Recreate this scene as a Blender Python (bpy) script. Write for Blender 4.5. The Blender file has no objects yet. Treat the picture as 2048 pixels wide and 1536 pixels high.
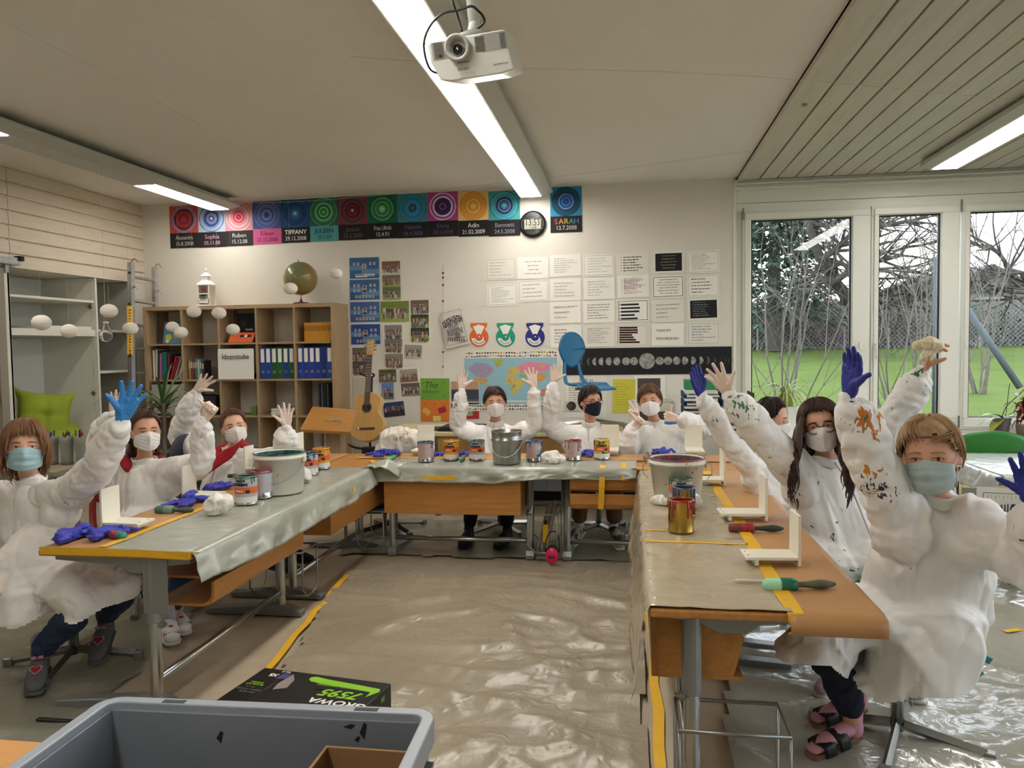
import bpy, bmesh, math, random
import numpy as np
from math import sin, cos, pi, radians as R
from mathutils import Vector, Matrix
rnd = random.Random(7)
C = bpy.context.scene.collection
sc = bpy.context.scene

# ------------------------------------------------------------------ camera, world, light, exposure
FPX, CAMH = 1540.0, 1.42
def _ray0(u, v): return np.array([(u-1024)/FPX, -(v-768)/FPX, -1.0])
_y = _ray0(1262, 689); _y /= np.linalg.norm(_y)
_z = np.cross(_y, _ray0(262, 703.5)); _z /= np.linalg.norm(_z)
if _z[1] < 0: _z = -_z
RM = np.array([np.cross(_y, _z), _y, _z])          # camera axes -> room axes
CAM = np.array([0, 0, CAMH])
def _dir(u, v): return RM @ _ray0(u, v)
def PY(u, v, Y): d = _dir(u, v); return CAM + d*(Y/d[1])                 # a pixel read off the photo -> its place on the plane y=Y
def PZ(u, v, Z): d = _dir(u, v); return CAM + d*((Z-CAMH)/d[2])
def PX(u, v, X): d = _dir(u, v); return CAM + d*(X/d[0])
cd = bpy.data.cameras.new('camera'); cam = bpy.data.objects.new('camera', cd); C.objects.link(cam)
cam.matrix_world = Matrix([list(RM[0])+[0], list(RM[1])+[0], list(RM[2])+[CAMH], [0, 0, 0, 1]])
cd.sensor_width = 36; cd.lens = FPX/2048*36; cd.clip_start = .02; cd.clip_end = 300
sc.camera = cam
sc.view_settings.view_transform = 'Standard'; sc.view_settings.look = 'None'
sc.view_settings.gamma = 1; sc.view_settings.use_curve_mapping = False
sc.view_settings.exposure = 0.3
wd = bpy.data.worlds.new('overcast_sky'); sc.world = wd; wd.use_nodes = True
wn = wd.node_tree; bg = wn.nodes['Background']
tcw = wn.nodes.new('ShaderNodeTexCoord'); sepw = wn.nodes.new('ShaderNodeSeparateXYZ'); rw = wn.nodes.new('ShaderNodeValToRGB')
nzw = wn.nodes.new('ShaderNodeTexNoise'); nzw.inputs['Scale'].default_value = 2.2; nzw.inputs['Detail'].default_value = 5
addw = wn.nodes.new('ShaderNodeMath'); addw.operation = 'MULTIPLY_ADD'; addw.inputs[1].default_value = .5
wn.links.new(tcw.outputs['Generated'], sepw.inputs[0]); wn.links.new(tcw.outputs['Generated'], nzw.inputs['Vector'])
wn.links.new(nzw.outputs[0], addw.inputs[0]); wn.links.new(sepw.outputs[2], addw.inputs[2])
wn.links.new(addw.outputs[0], rw.inputs[0]); wn.links.new(rw.outputs[0], bg.inputs[0])
rw.color_ramp.elements[0].position = .2; rw.color_ramp.elements[0].color = (.93, .96, 1, 1)
rw.color_ramp.elements[1].position = .75; rw.color_ramp.elements[1].color = (.80, .90, 1, 1)
bg.inputs[1].default_value = 4.6
LAMP_E = 17.0

# ------------------------------------------------------------------ helpers
def lin(c):
    if isinstance(c, str):
        c = c.lstrip('#'); c = [int(c[i:i+2], 16)/255 for i in (0, 2, 4)]
    return tuple((x/12.92 if x <= .04045 else ((x+.055)/1.055)**2.4) for x in c[:3])+(1,)
MATS = {}
def mat(name, col, rough=.6, metal=0, col2=None, ns=8, nst=(1, 1, 1), bump=0, bs=40, bst=(1, 1, 1), emit=0, alpha=1, trans=0, coat=0, spec=.5, sheen=0, sss=0, sharp=0, ior=1.45, splash=None, crump=0, coord='Object'):
    if name in MATS: return MATS[name]
    m = bpy.data.materials.new(name); m.use_nodes = True; MATS[name] = m
    nt = m.node_tree; L = nt.links.new; b = nt.nodes['Principled BSDF']; N = nt.nodes.new
    c1 = lin(col); b.inputs['Base Color'].default_value = c1
    b.inputs['Roughness'].default_value = rough; b.inputs['Metallic'].default_value = metal
    b.inputs['Specular IOR Level'].default_value = spec; b.inputs['Coat Weight'].default_value = coat
    b.inputs['IOR'].default_value = ior; b.inputs['Alpha'].default_value = alpha; b.inputs['Transmission Weight'].default_value = trans
    b.inputs['Sheen Weight'].default_value = sheen
    if sss:
        b.inputs['Subsurface Weight'].default_value = sss; b.inputs['Subsurface Radius'].default_value = (1, .35, .2); b.inputs['Subsurface Scale'].default_value = .008
    if emit:
        b.inputs['Emission Color'].default_value = c1; b.inputs['Emission Strength'].default_value = emit
    tc = N('ShaderNodeTexCoord'); out = None
    if col2 is not None:
        mp = N('ShaderNodeMapping'); mp.inputs['Scale'].default_value = nst; L(tc.outputs[coord], mp.inputs[0])
        nz = N('ShaderNodeTexNoise'); nz.inputs['Scale'].default_value = ns; nz.inputs['Detail'].default_value = 6; L(mp.outputs[0], nz.inputs['Vector'])
        cr = N('ShaderNodeValToRGB'); cr.color_ramp.elements[0].color = c1; cr.color_ramp.elements[1].color = lin(col2)
        cr.color_ramp.elements[0].position = .5-.2*(1-sharp); cr.color_ramp.elements[1].position = .5+.22*(1-sharp)+.01
        L(nz.outputs[0], cr.inputs[0]); out = cr.outputs[0]
    if splash:
        # paint splashes with a shape of their own: blobs round given points, broken up by noise
        if out is None:
            rgb = N('ShaderNodeRGB'); rgb.outputs[0].default_value = c1; out = rgb.outputs[0]
        for k, (cx, rad, sc_, scale, thr) in enumerate(splash):
            nz = N('ShaderNodeTexNoise'); nz.inputs['Scale'].default_value = scale*1.9; nz.inputs['Detail'].default_value = 3; nz.inputs['Distortion'].default_value = .8
            mp = N('ShaderNodeMapping'); mp.inputs['Location'].default_value = (k*3.7, k*1.3, 0); mp.inputs['Scale'].default_value = (1, 1, .55); L(tc.outputs[coord], mp.inputs[0]); L(mp.outputs[0], nz.inputs['Vector'])
            ds = N('ShaderNodeVectorMath'); ds.operation = 'DISTANCE'; ds.inputs[1].default_value = cx; L(tc.outputs[coord], ds.inputs[0])
            mr = N('ShaderNodeMapRange'); mr.inputs[1].default_value = rad; mr.inputs[2].default_value = 0; mr.inputs[3].default_value = -.25; mr.inputs[4].default_value = .08; L(ds.outputs['Value'], mr.inputs[0])
            ad = N('ShaderNodeMath'); L(nz.outputs[0], ad.inputs[0]); L(mr.outputs[0], ad.inputs[1])
            gt = N('ShaderNodeMapRange'); gt.inputs[1].default_value = thr; gt.inputs[2].default_value = thr+.015; L(ad.outputs[0], gt.inputs[0])
            mx = N('ShaderNodeMix'); mx.data_type = 'RGBA'; L(gt.outputs[0], mx.inputs[0]); L(out, mx.inputs[6]); mx.inputs[7].default_value = lin(sc_); out = mx.outputs[2]
    if out is not None: L(out, b.inputs['Base Color'])
    if crump:
        prev = None
        for (sc_, st_, dist) in ((5.5, .6, .014), (14, .5, .006), (38, .35, .0025)):
            nz = N('ShaderNodeTexNoise'); nz.noise_type = 'RIDGED_MULTIFRACTAL'; nz.inputs['Scale'].default_value = sc_; nz.inputs['Detail'].default_value = 2; nz.inputs['Roughness'].default_value = .45; nz.inputs['Distortion'].default_value = .9
            L(tc.outputs[coord], nz.inputs['Vector']); bp = N('ShaderNodeBump'); bp.inputs['Strength'].default_value = st_*crump; bp.inputs['Distance'].default_value = dist; L(nz.outputs[0], bp.inputs['Height'])
            if prev: L(prev, bp.inputs['Normal'])
            prev = bp.outputs[0]
        L(prev, b.inputs['Normal'])
    if bump:
        mp = N('ShaderNodeMapping'); mp.inputs['Scale'].default_value = bst; L(tc.outputs[coord], mp.inputs[0])
        nz = N('ShaderNodeTexNoise'); nz.inputs['Scale'].default_value = bs; nz.inputs['Detail'].default_value = 4; L(mp.outputs[0], nz.inputs['Vector'])
        bp = N('ShaderNodeBump'); bp.inputs['Strength'].default_value = min(1, bump); bp.inputs['Distance'].default_value = .01*max(1, bump); L(nz.outputs[0], bp.inputs['Height']); L(bp.outputs[0], b.inputs['Normal'])
    return m
class MB:
    def __init__(s): s.v = []; s.f = []; s.mi = []; s.cur = 0
    def add(s, vs, fs):
        o = len(s.v); s.v += [tuple(float(t) for t in p) for p in vs]; s.f += [tuple(o+i for i in f) for f in fs]; s.mi += [s.cur]*len(fs); return s
    def box(s, c, d, rz=0, M=None):
        x, y, z = [t/2 for t in d]
        P = [Vector((a*x, b*y, e*z)) for a in (-1, 1) for b in (-1, 1) for e in (-1, 1)]
        if rz: P = [Matrix.Rotation(rz, 3, 'Z') @ p for p in P]
        if M is not None: P = [M @ p for p in P]
        P = [p+Vector(c) for p in P]
        return s.add(P, [(0, 1, 3, 2), (4, 6, 7, 5), (0, 4, 5, 1), (2, 3, 7, 6), (0, 2, 6, 4), (1, 5, 7, 3)])
    def bx(s, x0, x1, y0, y1, z0, z1): return s.box(((x0+x1)/2, (y0+y1)/2, (z0+z1)/2), (abs(x1-x0), abs(y1-y0), abs(z1-z0)))
    def tube(s, pts, r, n=8, side=None, smooth=0, cap=True, ry=None):
        P = [np.array(p, float) for p in pts]; m = len(P)
        r = [r]*m if np.isscalar(r) else list(r); ry = r if ry is None else ([ry]*m if np.isscalar(ry) else list(ry))
        if smooth and m > 2: P, r, ry = crom(P, r, ry, smooth); m = len(P)
        vs = []; fs = []; a = None
        for i in range(m):
            t = P[min(i+1, m-1)]-P[max(i-1, 0)]; t = t/(np.linalg.norm(t)+1e-9)
            ref = np.array(side, float) if side is not None else (a if a is not None else (np.array([0, 0, 1.]) if abs(t[2]) < .9 else np.array([1., 0, 0])))
            a = ref-t*np.dot(ref, t); nn = np.linalg.norm(a)
            if nn < 1e-4: a = np.array([1., 0, 0])-t*t[0]; nn = np.linalg.norm(a)
            a = a/nn; b = np.cross(t, a)
            for k in range(n):
                w = 2*pi*k/n; vs.append(P[i]+a*cos(w)*r[i]+b*sin(w)*ry[i])
        for i in range(m-1):
            for k in range(n):
                k2 = (k+1) % n; fs.append((i*n+k, i*n+k2, (i+1)*n+k2, (i+1)*n+k))
        if cap:
            fs.append(tuple(range(n))[::-1]); fs.append(tuple((m-1)*n+k for k in range(n)))
        return s.add(vs, fs)
    def capsule(s, pts, r, n=12, side=None, smooth=0, ry=None):
        """tube with rounded ends"""
        P = [np.array(p, float) for p in pts]; m = len(P); r = [r]*m if np.isscalar(r) else list(r); ry = list(r) if ry is None else ([ry]*m if np.isscalar(ry) else list(ry))
        if smooth and m > 2: P, r, ry = crom(P, r, ry, smooth)
        d0 = (P[0]-P[1]); d0 /= np.linalg.norm(d0)+1e-9; d1 = (P[-1]-P[-2]); d1 /= np.linalg.norm(d1)+1e-9
        e0 = min(r[0], ry[0]); e1 = min(r[-1], ry[-1])
        A = [(P[0]+d0*e0*sin(w), r[0]*cos(w), ry[0]*cos(w)) for w in (1.45, 1.05, .55)]; B = [(P[-1]+d1*e1*sin(w), r[-1]*cos(w), ry[-1]*cos(w)) for w in (.55, 1.05, 1.45)]
        Q = A+list(zip(P, r, ry))+B
        return s.tube([q[0] for q in Q], [q[1] for q in Q], n, side, 0, True, [q[2] for q in Q])
    def ball(s, c, r, n=14, M=None):
        r = (r, r, r) if np.isscalar(r) else r; vs = []; fs = []; h = n//2
        for i in range(1, h):
            for k in range(n):
                p = Vector((r[0]*sin(pi*i/h)*cos(2*pi*k/n), r[1]*sin(pi*i/h)*sin(2*pi*k/n), r[2]*cos(pi*i/h)))
                vs.append((M @ p if M is not None else p)+Vector(c))
        t = Vector((0, 0, r[2])); b_ = Vector((0, 0, -r[2]))
        vs.append((M @ t if M is not None else t)+Vector(c)); vs.append((M @ b_ if M is not None else b_)+Vector(c)); T = len(vs)-2
        for k in range(n):
            k2 = (k+1) % n; fs.append((T, k, k2)); fs.append((T+1, (h-2)*n+k2, (h-2)*n+k))
            for i in range(h-2): fs.append((i*n+k, (i+1)*n+k, (i+1)*n+k2, i*n+k2))
        return s.add(vs, fs)
    def lathe(s, prof, c=(0, 0, 0), n=24, M=None, a0=0, a1=2*pi):
        full = abs(a1-a0-2*pi) < 1e-6; m = n if full else n+1; vs = []; fs = []
        for r, z in prof:
            for k in range(m):
                w = a0+(a1-a0)*k/n; p = Vector((r*cos(w), r*sin(w), z)); vs.append((M @ p if M is not None else p)+Vector(c))
        for i in range(len(prof)-1):
            for k in range(n):
                k2 = (k+1) % m; fs.append((i*m+k, i*m+k2, (i+1)*m+k2, (i+1)*m+k))
        return s.add(vs, fs)
    def cyl(s, c, r, h, n=20, M=None): return s.lathe([(0.0001, -h/2), (r, -h/2), (r, h/2), (0.0001, h/2)], c, n, M)
    def grid(s, fn, nu, nv):
        vs = [fn(i/nu, j/nv) for i in range(nu+1) for j in range(nv+1)]
        return s.add(vs, [(i*(nv+1)+j, (i+1)*(nv+1)+j, (i+1)*(nv+1)+j+1, i*(nv+1)+j+1) for i in range(nu) for j in range(nv)])
    def prism(s, poly, z0, z1, M=None, c=(0, 0, 0)):
        n = len(poly); P = [Vector((x, y, z)) for z in (z0, z1) for x, y in poly]
        P = [(M @ p if M is not None else p)+Vector(c) for p in P]
        return s.add(P, [tuple(range(n))[::-1], tuple(range(n, 2*n))]+[(k, (k+1) % n, n+(k+1) % n, n+k) for k in range(n)])
    def poly(s, pts): return s.add(pts, [tuple(range(len(pts)))])
def crom(P, r, ry, k):
    Q = []; m = len(P); X = [np.concatenate([P[i], [r[i], ry[i]]]) for i in range(m)]
    for i in range(m-1):
        p0, p1, p2, p3 = X[max(i-1, 0)], X[i], X[i+1], X[min(i+2, m-1)]
        for j in range(k):
            t = j/k; Q.append(.5*((2*p1)+(p2-p0)*t+(2*p0-5*p1+4*p2-p3)*t*t+(3*p1-p0-3*p2+p3)*t**3))
    Q.append(X[-1]); return [q[:3] for q in Q], [max(1e-4, q[3]) for q in Q], [max(1e-4, q[4]) for q in Q]
ORG = {}
def org(o):
    while o is not None and o.name not in ORG: o = o.parent
    return ORG[o.name] if o is not None else np.zeros(3)
def tag(o, label=None, cat=None, group=None, kind=None):
    if label: o['label'] = label
    if cat: o['category'] = cat
    if group: o['group'] = group
    if kind: o['kind'] = kind
    return o
def thing(name, label, cat, loc=(0, 0, 0), rz=0, group=None, world=False):
    """an Empty at the thing's base; with world=True its parts are given in room coordinates"""
    o = bpy.data.objects.new(name, None); C.objects.link(o); o.location = loc; o.rotation_euler = (0, 0, rz); o.empty_display_size = .05
    tag(o, label, cat, group)
    if world: ORG[o.name] = np.array(loc, float)
    return o
def obj(name, mb, m, parent=None, smooth=False, bevel=0, mod=None, label=None, solid=0, seg=2, sub=0, loc=None):
    me = bpy.data.meshes.new(name); V = mb.v
    if loc is not None: V = (np.array(V)-np.array(loc)).tolist()
    elif parent is not None:
        g = org(parent)
        if np.any(g): V = (np.array(V)-g).tolist()
    me.from_pydata(V, [], mb.f)
    ms = m if isinstance(m, (list, tuple)) else [m]
    for q in ms: me.materials.append(q)
    if len(ms) > 1: me.polygons.foreach_set('material_index', mb.mi)
    if smooth: me.polygons.foreach_set('use_smooth', [True]*len(mb.f))
    me.update()
    o = bpy.data.objects.new(name, me); C.objects.link(o)
    if loc is not None: o.location = loc
    if parent is not None: o.parent = parent
    if solid: q = o.modifiers.new('s', 'SOLIDIFY'); q.thickness = solid; q.offset = 0
    if bevel: q = o.modifiers.new('b', 'BEVEL'); q.width = bevel; q.segments = seg; q.limit_method = 'ANGLE'
    if sub: q = o.modifiers.new('u', 'SUBSURF'); q.levels = sub; q.render_levels = sub
    if label: o['label'] = label
    return o
def struct(name, mb, m, parent=None, **k):
    o = obj(name, mb, m, parent, **k)
    if parent is None: o['kind'] = 'structure'
    return o
def copy_tree(o, parent=None):
    c = o.copy(); C.objects.link(c)
    if parent is not None: c.parent = parent
    for ch in list(o.children): copy_tree(ch, c)
    return c
def text(s, size, m, parent, loc, rot=(pi/2, 0, 0), name='lettering', ext=.0006, sx=1, align='CENTER', shear=0, bold=0, world=False):
    cu = bpy.data.curves.new(name, 'FONT'); cu.body = s; cu.size = size; cu.extrude = ext; cu.align_x = align; cu.align_y = 'CENTER'; cu.shear = shear; cu.offset = bold; cu.resolution_u = 3
    cu.materials.append(m); o = bpy.data.objects.new(name, cu); C.objects.link(o)
    o.location = Vector(loc)-Vector(org(parent)) if parent is not None else loc
    o.rotation_euler = rot; o.scale = (sx, 1, 1); o.parent = parent
    return o
# noise on numpy arrays
def vnoise(P, seed=0):
    P = np.asarray(P, float); I = np.floor(P).astype(np.int64); F = P-I; F = F*F*(3-2*F)
    def h(a, b, c):
        n = (a*374761393+b*668265263+c*2147483647+seed*974711) & 0xffffffff
        n = ((n ^ (n >> 13))*1274126177) & 0xffffffff; n = n ^ (n >> 16)
        return (n & 0xffff)/65535.0
    r = 0
    for i in (0, 1):
        for j in (0, 1):
            for k in (0, 1):
                w = (F[:, 0] if i else 1-F[:, 0])*(F[:, 1] if j else 1-F[:, 1])*(F[:, 2] if k else 1-F[:, 2])
                r = r+w*h(I[:, 0]+i, I[:, 1]+j, I[:, 2]+k)
    return r
def ridge(P, seed=0): return 1-np.abs(2*vnoise(P, seed)-1)
def remesh(mb, vox, it=4, name='tmp'):
    """fuse overlapping closed shapes into one continuous surface; returns vertices, faces"""
    me = bpy.data.meshes.new(name); me.from_pydata(mb.v, [], mb.f); bm = bmesh.new(); bm.from_mesh(me)
    bmesh.ops.recalc_face_normals(bm, faces=bm.faces); bm.to_mesh(me); bm.free()
    o = bpy.data.objects.new(name, me); C.objects.link(o)
    q = o.modifiers.new('r', 'REMESH'); q.mode = 'VOXEL'; q.voxel_size = vox; q.adaptivity = 0
    if it: s = o.modifiers.new('s', 'SMOOTH'); s.iterations = it; s.factor = .5
    dg = bpy.context.evaluated_depsgraph_get(); dg.update(); e = o.evaluated_get(dg); m2 = e.to_mesh()
    V = np.empty(len(m2.vertices)*3); m2.vertices.foreach_get('co', V); V = V.reshape(-1, 3)
    F = [tuple(p.vertices) for p in m2.polygons]; Nn = np.empty(len(m2.vertices)*3); m2.vertex_normals.foreach_get('vector', Nn); Nn = Nn.reshape(-1, 3)
    e.to_mesh_clear(); bpy.data.objects.remove(o); bpy.data.meshes.remove(me)
    return V, F, Nn
def from_np(V, F):
    m = MB(); m.v = V.tolist(); m.f = F; m.mi = [0]*len(F); return m

# ------------------------------------------------------------------ materials
plaster = mat('wall_plaster', '#dfdbd0', .9, col2='#d9d4c8', ns=1.5, bump=.25, bs=60)
ceil_m = mat('ceiling_plaster', '#e6e4dd', .95, col2='#e2dfd7', ns=1.2, bump=.45, bs=90)
lino = mat('beige_linoleum', '#b5a891', .45, col2='#a69881', ns=7, bump=.05, bs=30)
whitewood = mat('whitewashed_board', '#d8ccb9', .55, col2='#cdbfaa', ns=5, nst=(8, .7, 8), bump=.1, bs=30, bst=(9, 1, 9))
ceilwood = mat('greywashed_board', '#cbc6bb', .6, col2='#c0b9ac', ns=4, nst=(8, .6, 8), bump=.08, bs=30, bst=(9, 1, 9))
groove = mat('dark_groove', '#55503f', .9)
white_paint = mat('white_paint', '#ecebe4', .35)
white_lam = mat('white_laminate', '#dcdacd', .4)
grey_lam = mat('grey_laminate', '#a9a89d', .5)
frame_m = mat('window_frame_white', '#e6e7df', .35)
gasket = mat('black_gasket', '#1c1f22', .6)
alu = mat('brushed_aluminium', '#b9bcbd', .35, metal=.9, col2='#a6a8a8', ns=20)
chrome = mat('zinc_steel', '#c4c6c4', .27, metal=1, col2='#a9acaa', ns=6)
grey_metal = mat('grey_metal', '#8b8d8c', .4, metal=.55)
steel_dark = mat('bare_steel', '#8d8f8c', .35, metal=.8)
beech = mat('beech_veneer', '#b98548', .38, col2='#a67036', ns=5, nst=(1, 9, 9), bump=.03, bs=50)
beech_p = mat('beech_veneer_panel', '#bb8445', .35, col2='#a96f34', ns=4, nst=(1, 8, 14))
oak = mat('sonoma_oak', '#b39a78', .55, col2='#9b805c', ns=5, nst=(14, 14, 1), bump=.1, bs=25, bst=(14, 14, 1))
oak_h = mat('sonoma_oak_horizontal', '#b39a78', .55, col2='#9c825f', ns=5, nst=(1, 14, 14), bump=.1, bs=25, bst=(1, 14, 14))
black = mat('black_plastic', '#17171a', .45)
blackm = mat('black_matt', '#121213', .8)
paper = mat('white_paper', '#eceae2', .8)
paper2 = mat('off_white_paper', '#e2dfd4', .8)
ink = mat('black_ink', '#1b1b1d', .8)
greyink = mat('grey_ink', '#6c6a68', .8)
faint = mat('faint_ink', '#a8a39a', .8)
redink = mat('red_ink', '#9c3a3a', .8)
blueink = mat('blue_ink', '#2b4d8c', .8)
darkred = mat('maroon_ink', '#3a1218', .8)
yellow_tape = mat('yellow_masking_tape', '#e2b32c', .55, col2='#d9a51f', ns=12)
kraft = mat('brown_kraft_paper', '#b98c5c', .5, col2='#ad7f50', ns=3, nst=(1, 1, 1), bump=.2, bs=12)
glassm = mat('clear_glass', '#ffffff', .02, trans=1, ior=1.3)
cord_m = mat('clear_nylon_cord', '#cfcabb', .5)
# ------------------------------------------------------------------ the room shell
XL, XR, YB, YN, ZC = -5.15, 4.75, 7.6, -2.2, 2.98
mb = MB(); mb.bx(XL-.6, XR+.2, YN-.2, YB+.3, -.12, 0); struct('floor', mb, lino)
mb = MB(); mb.bx(XL-.1, 1.0, YN-.1, YB+.1, ZC, ZC+.15); struct('ceiling', mb, ceil_m)
mb = MB(); mb.bx(XL-.1, .985, YB, YB+.25, -.1, ZC+.05); struct('wall_back', mb, plaster)
mb = MB(); mb.bx(XL-.6, XR+.2, YN-.2, YN, -.1, ZC+.05); struct('wall_front', mb, plaster)
# left wall: plaster near the camera, recess for the cupboard, whitewashed boards above
wl = MB(); wl.bx(XL-.75, XL-.03, YN, 5.70, -.1, 2.15); wl.bx(XL-.75, XL-.03, YN, YB+.1, 2.15, ZC+.05); wl.bx(XL-.75, XL-.62, 5.7, YB+.1, -.1, 2.15); wl.bx(XL-.75, XL, 7.42, YB+.1, -.1, 2.15)
wall_left = struct('wall_left', wl, plaster)
zb = 2.145
for k in range(7):
    for (y0, y1) in ((5.795, 7.6), (3.2, 5.788), (.5, 3.19)):
        b = MB(); z0 = zb+k*.1195; P = [(XL-.03, z0), (XL+.006, z0), (XL+.001, z0+.104), (XL-.012, z0+.108), (XL-.012, z0+.1195), (XL-.03, z0+.1195)]
        b.add([(x, y, z) for y in (y0, y1) for x, z in P], [(5, 4, 3, 2, 1, 0), (6, 7, 8, 9, 10, 11)]+[(i, (i+1) % 6, 6+(i+1) % 6, 6+i) for i in range(6)])
        obj('board', b, whitewood, wall_left)
# cupboard in the recess (seen open)
cup = thing('wall_cupboard', 'open white built-in cupboard with shelves in the left wall', 'cupboard', (XL-.3, 6.5, 0), world=True)
b = MB(); b.bx(XL-.62, XL-.6, 5.7, 7.42, 0, 2.14); b.bx(XL-.6, XL, 5.755, 5.775, 0, 2.14); obj('back_panel', b, mat('cupboard_back', '#cfd0ca', .6), cup)
b = MB(); b.bx(XL-.6, XL, 5.7, 5.775, 0, 2.14); obj('side_panel', b, white_lam, cup, bevel=.002)
b = MB(); b.bx(XL-.6, XL, 7.395, 7.42, 0, 2.14); obj('side_panel', b, grey_lam, cup)
b = MB(); b.bx(XL-.6, XL-.001, 6.825, 6.85, 0, 2.14); obj('divider', b, white_lam, cup, bevel=.001)
for k, z in enumerate((.3, .95, 1.25, 1.55, 1.8, 2.0)):
    b = MB(); [b.cyl((XL-.05, 6.82, z+i*.032-.08), .0035, .004, 6, Matrix.Rotation(pi/2, 3, 'X')) for i in range(6)]; obj('shelf_holes', b, blackm, cup)
for z in (1.02, 1.86):
    b = MB(); b.box((XL-.06, 6.818, z), (.05, .012, .012)); b.box((XL-.06, 6.818, z), (.012, .012, .05)); obj('hinge', b, steel_dark, cup)
for z, t, y0, y1 in ((1.90, .022, 5.775, 6.825), (1.575, .062, 5.775, 6.825), (1.62, .022, 6.85, 7.395), (1.21, .022, 6.85, 7.395), (.42, .022, 5.775, 6.825)):
    b = MB(); b.bx(XL-.58, XL-.02, y0, y1, z, z+t); obj('shelf', b, white_lam, cup, bevel=.001)
b = MB(); b.bx(XL-.5, XL-.04, 6.2, 6.8, 1.638, 1.668); tag(obj('shelf_board', b, white_lam, loc=(XL-.3, 6.5, 1.637)), 'loose white board lying on the middle cupboard shelf', 'board')
# sliding door and rail further left
d = MB(); d.bx(XL-.03, XL+.005, 4.6, 5.62, .02, 2.12); dr = struct('door_1', d, mat('taupe_door', '#7d7468', .5))
b = MB(); b.bx(XL, XL+.02, 5.62, 5.70, .02, 2.13); obj('door_edge', b, mat('taupe_edge', '#8f887b', .5), dr)
b = MB(); b.box((XL+.03, 5.56, 1.05), (.03, .05, .05)); obj('door_handle', b, mat('brass', '#a57d3a', .3, metal=.8), dr)
t = thing('curtain_rail', 'grey metal track rail fixed on the boards above the cupboard', 'rail', (XL+.02, 5.3, 2.17), world=True)
b = MB(); b.bx(XL+.006, XL+.05, 3.5, 5.86, 2.19, 2.225); b.bx(XL+.006, XL+.06, 3.5, 5.84, 2.16, 2.19); obj('track', b, alu, t, bevel=.003)
b = MB(); b.bx(XL+.004, XL+.065, 5.83, 5.875, 2.2, 2.24); obj('end_cap', b, blackm, t)
b = MB(); b.bx(XL+.006, XL+.04, 5.70, 5.735, 2.09, 2.16); obj('bracket', b, alu, t, bevel=.003)
# boarded ceiling over the window bay
wc = MB(); wc.bx(1.0, XR+.1, YN-.1, YB+.1, 2.985, 3.1); wood_c = struct('ceiling_bay', wc, groove)
n = 0; x = 1.045
while x < XR:
    w = .158; b = MB(); b.bx(x, min(x+w-.014, XR), YN, YB-.06, 2.945, 2.965); obj('board', b, ceilwood, wood_c, bevel=.002, seg=1); x += w; n += 1
b = MB(); b.bx(1.0, 1.04, YN, YB-.02, 2.93, 2.985); obj('edge_board', b, ceilwood, wood_c, bevel=.002)
b = MB(); b.bx(1.0, 1.012, YN, YB, 2.965, 2.99); obj('shadow_gap', b, groove, wood_c)
# window wall
bay = MB(); bay.bx(.985, XR+.1, YB+.04, YB+.3, 2.66, 3.0); bay.bx(.985, 1.045, YB+.02, YB+.3, -.1, 3.0); bay.bx(.985, XR+.1, YB+.02, YB+.3, -.1, .6); bay.bx(4.06, XR+.1, YB+.02, YB+.3, 0, 3)
struct('wall_window', bay, mat('bay_plaster', '#dddcd2', .7))
b = MB(); b.bx(.985, XR, YB-.03, YB+.05, 2.86, 2.95); struct('trim_1', b, frame_m, bevel=.004)
b = MB(); b.bx(.99, XR, YB-.055, YB-.03, 2.90, 2.915); b.bx(.99, XR, YB-.055, YB-.03, 2.87, 2.878); struct('trim_2', b, frame_m)
b = MB(); b.bx(.985, XR, YB+.015, YB+.05, 2.74, 2.86); b.bx(.985, XR, YB+.01, YB+.05, 2.66, 2.735); struct('trim_3', b, frame_m, bevel=.002)
b = MB(); b.bx(.965, .99, YB-.012, YB+.05, 0, 2.93); struct('trim_4', b, frame_m, bevel=.002)
def window(nm, x0, x1, z0=.6, z1=2.66, g=None, handle=None, gl=None):
    fr = MB(); y0, y1 = YB+.0, YB+.09; gx0, gx1, gz0, gz1 = g
    fr.bx(x0, x1, y0, y1, z0, gz0-.0); fr.bx(x0, x1, y0, y1, gz1, z1); fr.bx(x0, gx0, y0, y1, gz0, gz1); fr.bx(gx1, x1, y0, y1, gz0, gz1)
    o = struct(nm, fr, frame_m, bevel=.004)
    s = MB(); y0s = YB-.018; m_ = .02
    s.bx(x0+m_, x1-m_, y0s, y0, z0+m_, gz0-.006); s.bx(x0+m_, x1-m_, y0s, y0, gz1+.006, z1-m_); s.bx(x0+m_, gx0-.006, y0s, y0, gz0-.006, gz1+.006); s.bx(gx1+.006, x1-m_, y0s, y0, gz0-.006, gz1+.006)
    obj('sash', s, frame_m, o, bevel=.005)
    k = MB(); t_ = .012
    for a in ((gx0, gx0+t_, gz0, gz1), (gx1-t_, gx1, gz0, gz1), (gx0, gx1, gz0, gz0+t_*.5), (gx0, gx1, gz1-t_, gz1)): k.bx(a[0], a[1], YB+.02, YB+.05, a[2], a[3])
    obj('gasket', k, gasket, o)
    p = MB(); p.bx(gx0, gx1, YB+.035, YB+.041, gz0, gz1); obj('pane', p, PANE, o)
    for zz in (z1-.03, z0+.07):
        h = MB(); h.cyl((x0+.003 if handle and handle[1] else x1-.003, YB-.03, zz), .009, .11, 10); obj('hinge', h, steel_dark, o)
    if handle:
        h = MB(); hx = handle[0]; h.box((hx, YB-.026, 1.38), (.028, .016, .075)); obj('handle_plate', h, frame_m, o, bevel=.006)
        if handle[2]:
            h = MB(); h.tube([(hx, YB-.03, 1.39), (hx, YB-.065, 1.39), (hx, YB-.07, 1.37), (hx, YB-.07, 1.26)], .009, 8, smooth=3); obj('handle', h, frame_m, o, smooth=True)
    return o
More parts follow.
